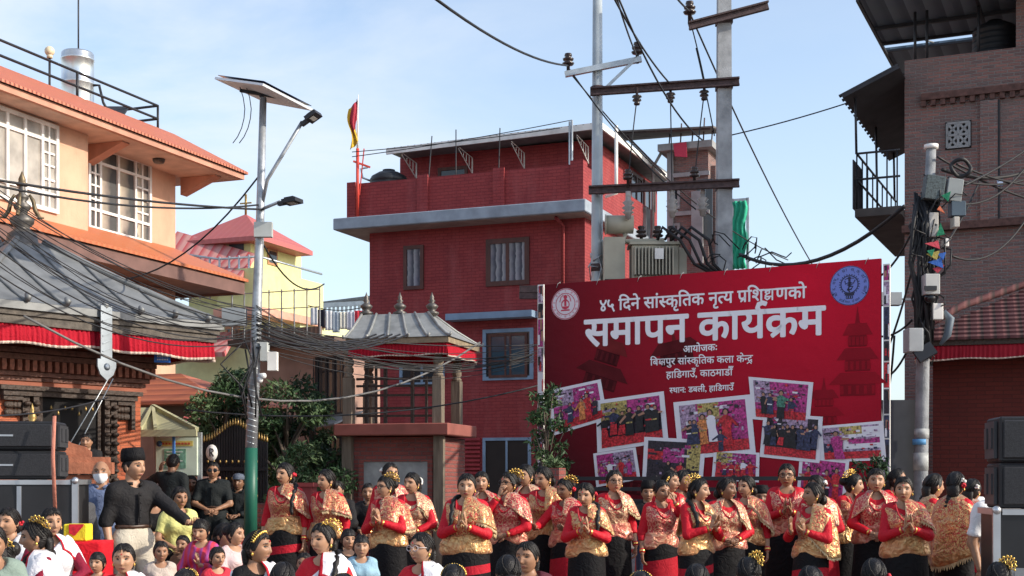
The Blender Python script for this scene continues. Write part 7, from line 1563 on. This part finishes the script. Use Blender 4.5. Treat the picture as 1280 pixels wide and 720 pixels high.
def case(loc, rz, w, h, d, label):
    t_ = thing('flight_case', label, 'flight case', loc, rz); b = MB(); b.box(-w/2, w/2, 0, d, .08, h); b.build('case_body', mat('case_black', (.02, .02, .022), .4), t_); b = MB(); e = .035
    for x in (-w/2, w/2):
        b.box(x-e/2-.01, x+e/2+.01, -.012, e, .075, h+.006)
        b.box(x-e/2-.01, x+e/2+.01, e+.002, d, h-e, h+.012)
    b.box(-w/2+.04, w/2-.04, -.012, e, h-e, h+.008); b.box(-w/2+.04, w/2-.04, -.012, e, .07, .07+e); b.box(-.02, .02, -.010, .0, .11, h-.05)
    b.build('edge_profile', M_ALU, t_); b = MB()
    for x in (-w/2, w/2): b = MB(); b.ell((x, 0, h), (.035, .035, .035), 10, 8, 0); b.build('corner_ball', M_ALU, t_)
    for x in (-w*.25, w*.25): b = MB(); b.box(x-.06, x+.06, -.016, -.002, h*.6, h*.6+.11); b.box(x-.03, x+.03, -.03, -.0155, h*.6+.03, h*.6+.08); b.build('catch', mat('catch_steel', (.34, .34, .35), .35, metal=.8), t_)
    for x in (-w/2+.08, w/2-.08): b = MB(); b.tube([(x-.02, .1, .045), (x+.02, .1, .045)], .045, 12); b.tube([(x-.02, d-.1, .045), (x+.02, d-.1, .045)], .045, 12); b.build('castor', M_BLACKPL, t_)
    return t_
d = 12.6; c = P(24, 600, d); zc = P(0, 601, d).z
case((c.x, c.y, 0), R(6), 1.0, zc, .62, 'black flight case with aluminium edges under the two speakers by the temple')
hs_ = (P(0, 527, d).z - zc)/2
for k in range(2): speaker((c.x-.12, c.y+.02, zc+.012+hs_*k), R(6), .86, hs_, .5, ('lower black line speaker resting on the flight case by the temple', 'upper black line speaker topping the stack by the temple')[k])
b = MB(); q0 = P(68, 520, d-.06); q1 = P(66, 570, d-.12); q2 = P(69, 640, d-.1); b.tube([q0, q1, q2], [.018]*3, 6, ell=.35); tag(b.build('ratchet_strap', cloth('strap_pink', (.52, .20, .14))), 'faded pink strap tied down the speaker stack by the temple', 'strap')
d = 10.4; c = P(1299, 600, d); zc = P(0, 638, d).z
case((c.x, c.y, 0), R(-8), .62, zc, .6, 'tall flight case with aluminium edge carrying the speakers at the picture edge')
hs_ = (P(0, 521, d).z - zc)/2
for k in range(2): speaker((c.x+.02, c.y+.02, zc+.012+hs_*k), R(-8), .60, hs_, .5, ('lower black speaker on the tall flight case beside the man in white', 'upper black speaker above the tall flight case beside the man in white')[k])
# wooden counter by the far speaker
c = P(1239, 600, 13.4); z = P(0, 664, 13.4).z; t_ = thing('wooden_counter', 'grey wooden counter between the dancers and the far speaker', 'counter', (c.x, c.y, 0), R(-8)); M_GW = mat('grey_wood', (.20, .17, .15), .75, var=.3, vs_=6, bump=.4, stretch=(.2, 1, 3))
b = MB(); b.box(-.28, .30, 0, .5, 0, z-.09); b.build('body', M_GW, t_); b = MB(); b.box(-.32, .34, -.05, .55, z-.085, z, bev=.01); b.build('top', M_GW, t_)
# red covered table with a yellow box beside the man in the cap
c = P(104, 600, 11.9); z = P(0, 676, 11.9).z; t_ = thing('covered_table', 'small table under a bright red cloth beside the capped man', 'table', (c.x, c.y, 0), R(5))
b = MB(); n = 40; pr = []
for k in range(n):
    a = 2*math.pi*k/n; ca, sa = math.cos(a), math.sin(a); m_ = max(abs(ca), abs(sa)); pr.append((ca/m_*.22, sa/m_*.2, a))
vs_ = [(x*(1+.06*math.sin(7*a)*q), y*(1+.06*math.sin(7*a)*q), z-(z-.04)*q) for q in (0, .02, .3, .7, 1) for x, y, a in pr]
b.add(vs_, [(i*n+j, (i+1)*n+j, (i+1)*n+(j+1) % n, i*n+(j+1) % n) for i in range(4) for j in range(n)] + [tuple(range(n))], 0, True); b.build('red_cloth', cloth('table_red', (.60, .01, .02)), t_)
zb = P(0, 655, 11.9).z; b = MB(); b.box(-.11, .09, -.08, .1, 0, zb-z, bev=.01); bx = b.build('gift_box', [cloth('box_yellow', (.72, .58, .03)), FRED], None, (c.x-.02, c.y-.05, z+.003)); tag(bx, 'yellow cloth covered box standing on the red covered table', 'box'); b = MB(); b.prism([(-.06, zb-z-.08), (-.01, zb-z-.10), (.06, zb-z-.02), (.07, zb-z), (-.06, zb-z)], -.089, -.083); b.build('red_patch', FRED, bx)
# potted plants and trees
LEAF = {}
def leafmat(name, c):
    return mat(name, c, .55, var=.45, vs_=2.2, spec=.3)
def foliage(blobs, n, size, seed, m, parent, name='crown', quadw=.42, loc=None):
    """leaf sized faces through the volume of several clumps"""
    rg = np.random.default_rng(seed); vs_ = []; fs = []; tot = sum(r[0]*r[1]*r[2] for c, r in blobs)
    for c, r in blobs:
        k = int(n*r[0]*r[1]*r[2]/tot)
        u = rg.normal(size=(k, 3)); u /= np.linalg.norm(u, axis=1)[:, None]; u *= rg.uniform(.25, 1.0, (k, 1))**.45; p = u*np.array(r) + np.array(c)
        for q in p:
            L_ = size*rg.uniform(.45, 1.5); a = rg.normal(size=3); a[2] -= .3; a /= np.linalg.norm(a); t = rg.normal(size=3); s_ = np.cross(a, t); s_ /= np.linalg.norm(s_)+1e-6; w = L_*quadw; o = len(vs_); up = np.cross(a, s_)*L_*.12
            vs_ += [q, q + a*L_*.4 + s_*w*.5 + up, q + a*L_, q + a*L_*.4 - s_*w*.5 + up]; fs.append((o, o+1, o+2, o+3))
    b = MB(); b.v = [tuple(v) for v in vs_]; b.f = fs; b.m = [0]*len(fs); b.s = [False]*len(fs); return b.build(name, m, parent, loc, uv=False)
def tree(px, py_top, d, w, label, seed, n, size, mcol, base_z=0, spread=1.0, zlow=1.0, trunk_r=.09):
    rg = random.Random(seed); o = P(px, 600, d); h = P(0, py_top, d).z - base_z; t_ = thing('tree', label, 'tree', (o.x, o.y, base_z), 0)
    b = MB(); b.tube([(0, 0, 0), (.05, .02, h*.3), (-.03, 0, h*.6), (.03, .02, h*.85)], [trunk_r, trunk_r*.75, trunk_r*.5, .015], 8)
    blobs = []
    for k in range(19):
        a = rg.uniform(0, 6.28); zz = zlow + (h-zlow)*(.08+.86*k/18); rad = w*rg.uniform(.4, 1.0)*math.sin(math.pi*(.22+.72*k/18))**.6; x, y = math.cos(a)*rad*rg.uniform(.4, 1), math.sin(a)*rad*.8*rg.uniform(.4, 1)
        b.tube([(0, 0, zz*.72), (x*.5, y*.5, zz*.88), (x, y, zz)], [trunk_r*.4, trunk_r*.25, .01], 5)
        s_ = w*rg.uniform(.16, .38); blobs.append(((x, y, zz), (s_, s_, s_*rg.uniform(.55, .85))))
    b.build('trunk', mat('bark', (.11, .085, .065), .9, var=.4, vs_=9, bump=.6), t_)
    for i in range(3): foliage(blobs[i::3], n//3, size, seed*7+i, mcol[i % len(mcol)], t_)
    return t_
LG = [leafmat('leaf_dark', (.021, .048, .020)), leafmat('leaf_mid', (.040, .080, .030)), leafmat('leaf_light', (.070, .112, .045))]
tree(280, 466, 24.5, 1.15, 'bushy green tree behind the iron gate', 21, 9000, .095, LG)
tree(358, 470, 23.5, 1.2, 'broad green tree behind the solar lamp, spreading to the salmon house', 22, 9500, .095, LG, zlow=.9)
tree(392, 500, 24.5, .6, 'young tree at the pavilion side of the broad green tree', 23, 3200, .09, LG, zlow=.6)
tree(360, 555, 21.0, .6, 'low bright shrub in front of the broad green tree', 24, 3200, .08, [LG[1], LG[2]], zlow=.2, trunk_r=.04)
tree(684, 483, 18.6, .42, 'slender sapling growing against the banner edge', 25, 1600, .075, [LG[1], LG[2]], zlow=1.6, trunk_r=.03)
tree(1092, 572, 15.8, .40, 'dark bush behind the dancers at the utility pole', 26, 2200, .07, [LG[0], LG[1]], zlow=.9, trunk_r=.03)
# clay pot on a pillar
c = P(690, 600, 17.6); t_ = thing('brick_pillar', 'low red brick pillar with a small potted plant at the banner corner', 'pillar', (c.x, c.y, 0), R(-20)); z = P(0, 585, 17.6).z
b = MB(); b.box(-.14, .14, -.14, .14, 0, z); b.build('shaft', M_PLINTHBRICK, t_); foliage([((0, 0, z+.06), (.11, .11, .08))], 120, .07, 5, LG[2], t_, 'potted_plant')
# low railing behind the dancers
c = P(800, 600, 18.2); t_ = thing('stage_railing', 'dark rails running below the banner behind the dancers', 'railing', (c.x, c.y, 0), BZ)
b = MB()
for z in (1.42, 1.58, 1.72): b.bar((-1.0, 0, z-.1), (2.4, 0, z-.1), .05)
for x in (-.95, .2, 1.3, 2.35): b.bar((x, .03, 0), (x, .03, 1.66), .05)
b.build('rail', M_DARKMETAL, t_)
c = P(395, 600, 20.5); t_ = thing('boundary_wall', 'low red brick boundary wall beside the pavilion plinth', 'wall', (c.x-.9, c.y, 0), R(-12)); b = MB(); b.box(0, 1.1, 0, .22, 0, 1.25); b.build('brickwork', M_PLINTHBRICK, t_); b = MB(); b.box(.66, .88, -.0, .22, 0, 1.5); b.box(.62, .92, -.04, .26, 1.5, 1.56); b.build('pier', mat('pier_red', (.25, .04, .04), .7), t_)
c = P(1205, 600, 18.6); t_ = thing('concrete_barrier', 'plain grey wall section behind the utility pole foot', 'wall', (c.x-1.05, c.y, 0), R(-8)); z = P(0, 500, 18.6).z; b = MB(); b.box(-.35, .45, 0, .2, 0, z); b.build('panel', mat('barrier_grey', (.09, .10, .11), .85, dirt=.4), t_)
# ================================================================== the dancers
ST = .15
def dancer(label, px, top, d, **k): return person(label, px, top, d, base=ST, group='women dancers in red and brocade', **k)
dancer('dancer with red ear flower and plait over her shoulder, nearest the solar lamp', 352, 577, 14.4, yaw=-12, hyaw=-25, pose='down', pose2='down', hair='plait_front', plait_side=1, orn='rose', orn_side=1, wrap='copper', cape=1, skin=0)
dancer('dancer with swept back brown hair and a wide shawl, looking towards the lamp post', 407, 585, 14.4, yaw=-10, hyaw=-30, pose='down', wrap='copper', sash=S_GOLD, cape=1, hair='lowbun', skin=0)
dancer('dancer with a high bun standing behind the bespectacled woman, before the grey panel', 487, 577, 15.6, yaw=15, hyaw=15, pose='down', hair='bun', orn='jasmine', orn_side=-1, wrap='rose', skin=0, glasses=True)
dancer('bespectacled dancer with a gold comb, palms together, in front of the pavilion', 487, 593, 13.2, yaw=-20, hyaw=-30, pose='namaste', hair='bun', orn='comb', orn_side=1, glasses=True, wrap='copper', sash=S_GOLD, cape=1, w=1.05, skin=0)
dancer('dancer with jasmine in her tied hair, gazing aside beside the pavilion post', 514, 589, 14.3, yaw=-8, hyaw=-28, pose='hold', hair='tail', orn='garland', wrap='cream', cape=1, skin=0)
dancer('broad dancer facing forward with palms joined and a dark plait on one side', 580, 590, 12.0, yaw=-6, hyaw=2, pose='namaste', hair='plait_front', plait_side=-1, wrap='gold', sash=S_GOLD, cape=1, w=1.2, skin=0)
dancer('dancer peering between the broad woman and the one covering her nose', 606, 588, 14.9, yaw=0, hyaw=-5, pose='hold', hair='lowbun', wrap='rose', cape=2, skin=0)
dancer('dancer in glasses covering her nose with one hand', 631, 588, 13.4, yaw=-18, hyaw=-22, pose='hold', pose2='face', hair='bun', orn='comb', orn_side=1, glasses=True, wrap='rose', cape=1, skin=1)
dancer('dancer with parted lips in the second row by the sapling', 660, 579, 14.6, yaw=-12, hyaw=-25, pose='hold', hair='lowbun', wrap='cream', cape=2, skin=0)
dancer('dancer glancing down in a golden shawl next to the sapling', 684, 581, 13.9, yaw=-18, hyaw=-28, hpitch=10, pose='down', hair='lowbun', wrap='gold', cape=1, skin=0)
dancer('dark faced dancer bowed to the side with gold comb and red flower', 708, 596, 13.6, yaw=-35, hyaw=-15, hpitch=8, pose='reach', hair='bun', orn='comb rose', orn_side=1, wrap='rose', cape=1, skin=2)
dancer('dancer with joined palms and a long plait, wearing a gold waist sash', 732, 601, 12.2, yaw=-10, hyaw=-16, hpitch=10, pose='namaste', hair='plait_front', plait_side=1, orn='rose', orn_side=1, wrap='gold', sash=S_GOLD, cape=1, skin=0)
dancer('dancer in thin glasses facing forward under the small tilted photograph', 766, 586, 13.9, yaw=6, hyaw=3, pose='down', hair='lowbun', glasses=True, wrap='cream', sash=S_ROSE, cape=1, skin=0)
dancer('dancer turned to her neighbour behind the one shading her cheek', 836, 587, 14.4, yaw=15, hyaw=35, pose='down', hair='lowbun', wrap='rose', cape=0, skin=0)
dancer('dancer half hidden at the back with a white hair flower under the canopy photograph', 853, 586, 15.0, yaw=20, hyaw=25, pose='hold', hair='bun', orn='jasmine', orn_side=1, wrap='rose', skin=1)
dancer('dancer raising a hand to her cheek with a gold hair comb', 826, 598, 13.5, yaw=15, hyaw=10, hpitch=8, pose='cheek', pose2='down', hair='bun', orn='comb', orn_side=1, wrap='rose', cape=0, skin=1)
dancer('dancer in profile with gold comb and palms joined, cape falling behind', 868, 596, 12.3, yaw=28, hyaw=26, pose='namaste', hair='plait_front', plait_side=-1, orn='comb', orn_side=-1, wrap='gold', sash=S_GOLD, cape=1, skin=0)
dancer('stout dancer with short tied hair looking away, wrapped in a broad cape', 906, 595, 12.9, yaw=12, hyaw=38, pose='hold', hair='lowbun', wrap='cream', sash=S_ROSE, cape=2, w=1.12, skin=2)
dancer('dancer facing the stout woman, in the row behind', 931, 593, 13.6, yaw=-15, hyaw=-35, pose='down', hair='lowbun', wrap='copper', cape=1, skin=0)
dancer('dancer in glasses at the back with hands pressed together', 981, 578, 14.3, yaw=-12, hyaw=-8, pose='namaste', hair='tail', glasses=True, wrap='rose', cape=0, w=1.08, skin=1)
dancer('dancer seen in profile in a pale gold shawl, hands raised before her', 1008, 601, 12.0, yaw=-48, hyaw=-28, pose='namaste_open', hair='lowbun', wrap='gold', sash=S_GOLD, cape=1, hem=.86, skin=1, lean=-3)
dancer('dark faced dancer looking over the shoulder of the one in profile', 1027, 592, 13.4, yaw=-15, hyaw=-32, pose='hold', hair='bun', orn='jasmine', orn_side=1, wrap='cream', cape=1, skin=2)
dancer('smiling dancer in sunlit profile with a gold comb hanging beside her face', 1056, 590, 14.0, yaw=25, hyaw=45, pose='down', hair='bun', orn='comb', orn_side=-1, wrap='copper', cape=1, skin=0)
dancer('dancer facing forward in a pink wrap before the dark bush', 1090, 584, 13.4, yaw=-4, hyaw=-3, pose='hold', hair='lowbun', wrap='rose', sash=S_ROSE, cape=2, w=1.08, skin=0)
dancer('dancer at the back smiling to the side beside the utility pole', 1116, 584, 14.9, yaw=20, hyaw=38, pose='down', hair='loose', wrap='rose', cape=0, skin=1)
dancer('dancer with lowered eyes and joined palms in front of the utility pole, gold sashed', 1133, 594, 11.9, yaw=-4, hyaw=-10, pose='namaste', hair='tail', wrap='copper', sash=S_GOLD, cape=1, w=1.12, skin=0)
dancer('dancer turned away with a thick tied plait and orange lit shawl', 1163, 590, 12.7, yaw=75, hyaw=25, pose='namaste', hair='plait_back', orn='jasmine', orn_side=1, wrap='gold', cape=3, hem=.92, skin=0)
dancer('dancer seen from behind with red hair flower and long fringed shawl', 1193, 588, 12.3, yaw=125, hyaw=20, pose='hold', hair='plait_back', orn='rose jasmine', orn_side=-1, wrap='gold', cape=3, hem=.84, skin=0)
dancer('dancer turned away, last in line towards the wooden counter', 1212, 597, 13.0, yaw=115, hyaw=10, pose='hold', hair='plait_back', orn='jasmine', orn_side=-1, wrap='rose', cape=3, hem=.86, skin=0)
# ================================================================== helpers, guards and onlookers
C = lambda n, c, **k: cloth('cloth_' + n, c, **k)
BLACKSHIRT = C('charcoal', (.016, .015, .016)); UNIFORM = C('uniform', (.012, .015, .016)); KHAKI = C('khaki', (.42, .35, .25)); DENIM = C('denim', (.03, .04, .07)); WHITEC = C('white', (.72, .71, .72), var=.05)
man1 = person('man in tall black cap and dark shirt stretching an arm towards the woman in yellow', 168, 563, 13.1, yaw=48, hyaw=18, pose='give', pose2='down', outfit='man', man=True, hair='short', cap='topi', top_col=BLACKSHIRT, leg_col=C('cream_trousers', (.50, .45, .36)), skin=0, cat='man', slim_hair=1.05, w=.98, tuck=True)
person('man in a white face mask and blue shirt beside the temple balustrade', 131, 573, 15.0, yaw=10, pose='down', outfit='man', man=True, hair='bald', cap='mask', top_col=C('dull_blue', (.10, .13, .22)), leg_col=DENIM, skin=1, cat='man', sleeve=.4)
person('person in a grey peaked cap between speakers and balustrade', 98, 598, 14.4, yaw=40, hyaw=10, pose='down', outfit='man', man=True, hair='short', cap='peaked', top_col=C('dark_jacket', (.07, .07, .075)), leg_col=DENIM, skin=0, cat='man')
person('woman in a pale yellow blouse with clasped hands beside the capped man', 222, 607, 13.9, yaw=15, hyaw=15, pose='hold', outfit='shirt', hair='lowbun', top_col=C('pale_yellow', (.62, .60, .22)), leg_col=BLACK, sleeve=.35, skin=1, cat='woman')
person('woman in black with folded arms behind the outstretched sleeve', 191, 605, 14.4, yaw=15, hyaw=25, pose='cross', outfit='shirt', hair='lowbun', top_col=BLACK, leg_col=C('pale_skirt', (.45, .44, .44)), sleeve=.5, skin=1, cat='woman')
person('guard in dark uniform and sunglasses with clasped hands before the iron gate', 264, 576, 19.6, base=.16, yaw=5, pose='hold', outfit='man', man=True, hair='short', glasses='sun', top_col=UNIFORM, leg_col=UNIFORM, skin=1, cat='guard', sleeve=.42, w=1.08, tuck=True)
person('guard in dark uniform sitting behind the sunglassed guard', 294, 590, 19.9, yaw=-10, pose='lap', outfit='man', man=True, hair='short', cap='peaked', top_col=UNIFORM, leg_col=UNIFORM, skin=2, cat='guard', sit=True)
person('man in black seen from behind reading the notice board', 211, 566, 19.3, base=.25, yaw=170, pose='raise', pose2='down', outfit='man', man=True, hair='short', top_col=UNIFORM, leg_col=UNIFORM, skin=2, cat='man')
person('dark clothed onlooker sitting between the notice board and the guard', 240, 592, 19.8, yaw=10, pose='lap', outfit='man', man=True, hair='short', top_col=BLACKSHIRT, leg_col=DENIM, skin=2, cat='man', sit=True)
person('face peeping out of the carved temple window', 109, 541, 17.35, yaw=8, pose='hold', outfit='man', man=True, hair='short', top_col=BLACKSHIRT, leg_col=DENIM, skin=1, cat='man', base=1.02 - .2)
person('man in a black cap sitting in shadow below the canopy photograph', 806, 601, 16.9, yaw=5, pose='lap', outfit='man', man=True, hair='short', cap='topi', top_col=BLACKSHIRT, leg_col=DENIM, skin=1, cat='man', sit=True, w=1.05)
person('onlooker in shadow behind the dancer with swept back hair', 424, 598, 16.8, yaw=-10, pose='lap', outfit='man', man=True, hair='short', top_col=BLACKSHIRT, leg_col=DENIM, skin=1, cat='man', sit=True)
person('onlooker in shadow behind the dancer with the high bun', 466, 601, 17.2, yaw=0, pose='lap', outfit='man', man=True, hair='short', top_col=BLACKSHIRT, leg_col=DENIM, skin=1, cat='man', sit=True)
person('onlooker in black behind the stout dancer and her neighbour', 950, 607, 16.3, yaw=0, pose='lap', outfit='man', man=True, hair='short', cap='topi', top_col=BLACKSHIRT, leg_col=DENIM, skin=2, cat='man', sit=True)
person('man in a white tee shirt half hidden by the black speakers', 1247, 587, 11.6, yaw=20, pose='down', outfit='man', man=True, hair='short', top_col=WHITEC, leg_col=DENIM, sleeve=.38, skin=1, cat='man', w=1.1)
person('person in a pale cap sitting behind the wooden counter', 1221, 618, 14.6, yaw=60, pose='lap', outfit='man', man=True, hair='short', cap='white_cap', top_col=BLACKSHIRT, leg_col=DENIM, skin=1, cat='man', sit=True)
# ================================================================== girls and children in front
G_ = 'seated spectators in front'
WSARI = C('white_sari', (.72, .71, .73), var=.05)
def sitter(label, px, top, d, **k):
    kw = dict(outfit='shirt', pose='lap', hair='lowbun', top_col=BLACKSHIRT, leg_col=BLACK, skin=1, cat='woman', sit=True); kw.update(k); return person(label, px, top, d, **kw)
sitter('girl with centre parted hair and solemn face staring out, in front of the capped man', 159, 674, 10.0, hyaw=4, hair='plait_back', outfit='sari', top_col=RED, capecol=WSARI, cat='girl', skin=0, H=1.5)
sitter('girl in profile wearing a gold headband and earrings, white sash over black', 322, 658, 9.6, yaw=42, hyaw=30, hair='tail', orn='clips', outfit='sari', top_col=BLACK, capecol=WSARI, cat='girl', skin=1)
sitter('girl in a white sari with gold clips in her hair, gazing aside', 412, 649, 9.9, yaw=-15, hyaw=-22, hair='plait_front', plait_side=1, orn='comb', outfit='sari', top_col=RED, capecol=WSARI, cat='girl', skin=0)
sitter('girl in pale framed glasses and white shawl', 527, 661, 10.0, yaw=-20, hyaw=-18, hair='tail', outfit='sari', top_col=RED, capecol=WSARI, glasses='light', cat='girl', skin=0)
sitter('woman in a white shawl with red border, long loose hair, by the flight case', 67, 630, 10.9, yaw=25, hyaw=10, hair='loose', outfit='sari', top_col=C('maroon', (.2, .01, .03)), capecol=WSARI, skin=0, cape=2)
sitter('girl with a gold fan comb and purple edged white sash below the flight case', 45, 645, 9.6, yaw=-50, hyaw=-15, hpitch=5, hair='tail', orn='comb', orn_side=1, outfit='sari', top_col=C('maroon', (.2, .01, .03)), capecol=WSARI, cape=2, cat='girl', skin=1)
sitter('girl bending low with a gold comb in her dark hair', 22, 668, 9.1, yaw=-55, hyaw=-10, hpitch=14, hair='bun', orn='comb', orn_side=1, outfit='sari', top_col=C('maroon', (.2, .01, .03)), capecol=WSARI, cat='girl', skin=1)
sitter('woman with a red flower by her ear below the black speakers', 9, 630, 11.3, yaw=-15, hair='lowbun', orn='rose', orn_side=1, top_col=C('white', (.72, .71, .72)), skin=0)
sitter('dark haired spectator in a sage green shawl cut by the picture edge', 0, 648, 8.8, yaw=15, hpitch=12, hair='loose', top_col=C('sage', (.20, .26, .22)), skin=1)
def child(label, px, top, d, **k):
    kw = dict(outfit='shirt', pose='down', hair='fringe', top_col=RED, leg_col=DENIM, skin=0, cat='child', hs=1.12); kw.update(k); return person(label, px, top, d, **kw)
child('toddler in red with a black fringe in front of the red covered table', 116, 690, 10.4, top_col=C('toddler_red', (.60, .02, .03)), yaw=-5, sit=True, H=1.0)
child('small girl in a beige vest beside the woman in yellow', 200, 675, 11.6, hair='lowbun', top_col=C('beige_vest', (.48, .40, .34)), sleeve=.15, yaw=20, skin=1)
BOYSHIRT = stripes('boy_shirt', [((.62, .03, .06), .5), ((.30, .06, .30), .2), ((.55, .03, .06), .3)], 'X', .06, bump=.3)
child('boy in a red and purple striped tunic raising one hand', 250, 647, 12.1, hair='fringe', top_col=BOYSHIRT, pose='namaste_open', pose2='hold', hpitch=12, yaw=-5, leg_col=C('purple', (.22, .03, .20)))
child('little child in pale pink held in profile beside the headband girl', 294, 652, 11.9, hair='bun', top_col=C('pale_pink', (.62, .45, .44)), yaw=45, hyaw=20, sleeve=.35, pose='hold')
sitter('woman in deep blue carrying the child in pale pink', 276, 650, 12.6, yaw=45, hyaw=15, hair='tail', top_col=C('deep_blue', (.03, .05, .24)), skin=1)
child('child in a sky blue top between the two white clad girls', 451, 668, 11.5, hair='fringe', top_col=C('sky_blue', (.26, .42, .52)), yaw=10, sleeve=.3)
child('small boy in brown leaning in below the woman in yellow', 229, 668, 12.9, top_col=C('brown', (.14, .07, .04)), yaw=-15, skin=1, hair='short')
child('small girl in a red frock between the striped boy and the pink child', 272, 682, 11.2, top_col=C('frock_red', (.5, .03, .05)), yaw=30, hair='lowbun', sleeve=.3)
child('small child in grey sitting near the dancer with swept back hair', 383, 690, 10.6, top_col=C('grey_kid', (.2, .2, .22)), yaw=-10, hair='short', skin=1)
child('child with dark fringe behind the girl with gold clips', 434, 660, 12.2, hair='fringe', top_col=BLACKSHIRT, yaw=20)
sitter('older girl with tied back hair scowling sideways near the broad dancer', 664, 672, 10.2, yaw=-12, hyaw=-20, hair='tail', top_col=C('dark_print', (.09, .02, .03)), cat='girl', skin=1)
for (px, tp, d, yw, hr, orn, lb) in ((354, 697, 9.4, 175, 'lowbun', '', 'dark haired head seen from behind between headband girl and white clad girl'), (640, 688, 9.2, 180, 'lowbun', '', 'large round dark head from behind next to the scowling girl'), (438, 712, 9.0, 185, 'bun', 'clips', 'head from behind with gold clips below the white clad girl'),
        (793, 709, 9.4, 175, 'lowbun', 'clips', 'head from behind with gold hairpiece under the thin glasses dancer'), (869, 700, 9.2, 180, 'lowbun', '', 'smooth dark head from behind under the dancer in profile'), (938, 691, 9.6, 185, 'lowbun', 'comb', 'head from behind with gold comb under the stout dancer'), (1013, 702, 9.2, 180, 'lowbun', '', 'round dark head from behind under the pale gold shawl'),
        (1092, 693, 9.5, 178, 'lowbun', 'rose', 'dark head from behind with a red flower under the pink wrap'), (1252, 698, 9.3, 180, 'lowbun', 'comb', 'head from behind with gold ornament before the tall flight case'), (230, 706, 9.6, 170, 'bun', 'clips', 'head from behind with gold clips below the boy in stripes'), (575, 700, 9.6, 180, 'bun', 'clips', 'head from behind crowned with a gold headpiece before the broad dancer')):
    sitter(lb, px, tp, d, yaw=yw, hair=hr, orn=orn, orn_side=-1, group=G_, outfit='sari', top_col=BLACK, capecol=WSARI, cape=0)
# stools under those who sit
st0 = thing('low_stool', 'low plastic stool under a seated spectator', 'stool', group='stools under the seated spectators')
b = MB(); b.lathe([(.15, .0), (.17, .01), (.17, .03), (.0, .035)], 20); seat_ = b.build('seat', mat('stool_red', (.35, .03, .03), .4), st0)
for k in range(4):
    a = R(45+90*k); b = MB(); b.tube([(.12*math.cos(a), .12*math.sin(a), 0), (.17*math.cos(a), .17*math.sin(a), -.40)], .02, 6); b.build('leg', mat('stool_red', (.35, .03, .03)), st0)
firsts = True
for o in [o for o in COL.objects if o.get('sits')]:
    z = o['seat_z']; r = st0 if firsts else copy_tree(st0); firsts = False
    r.location = (o.location.x, o.location.y, z - .035*min(1, z/.44)); r.scale = (1, 1, max(.05, (z-.035)/.40))
    del o['sits']; del o['seat_z']
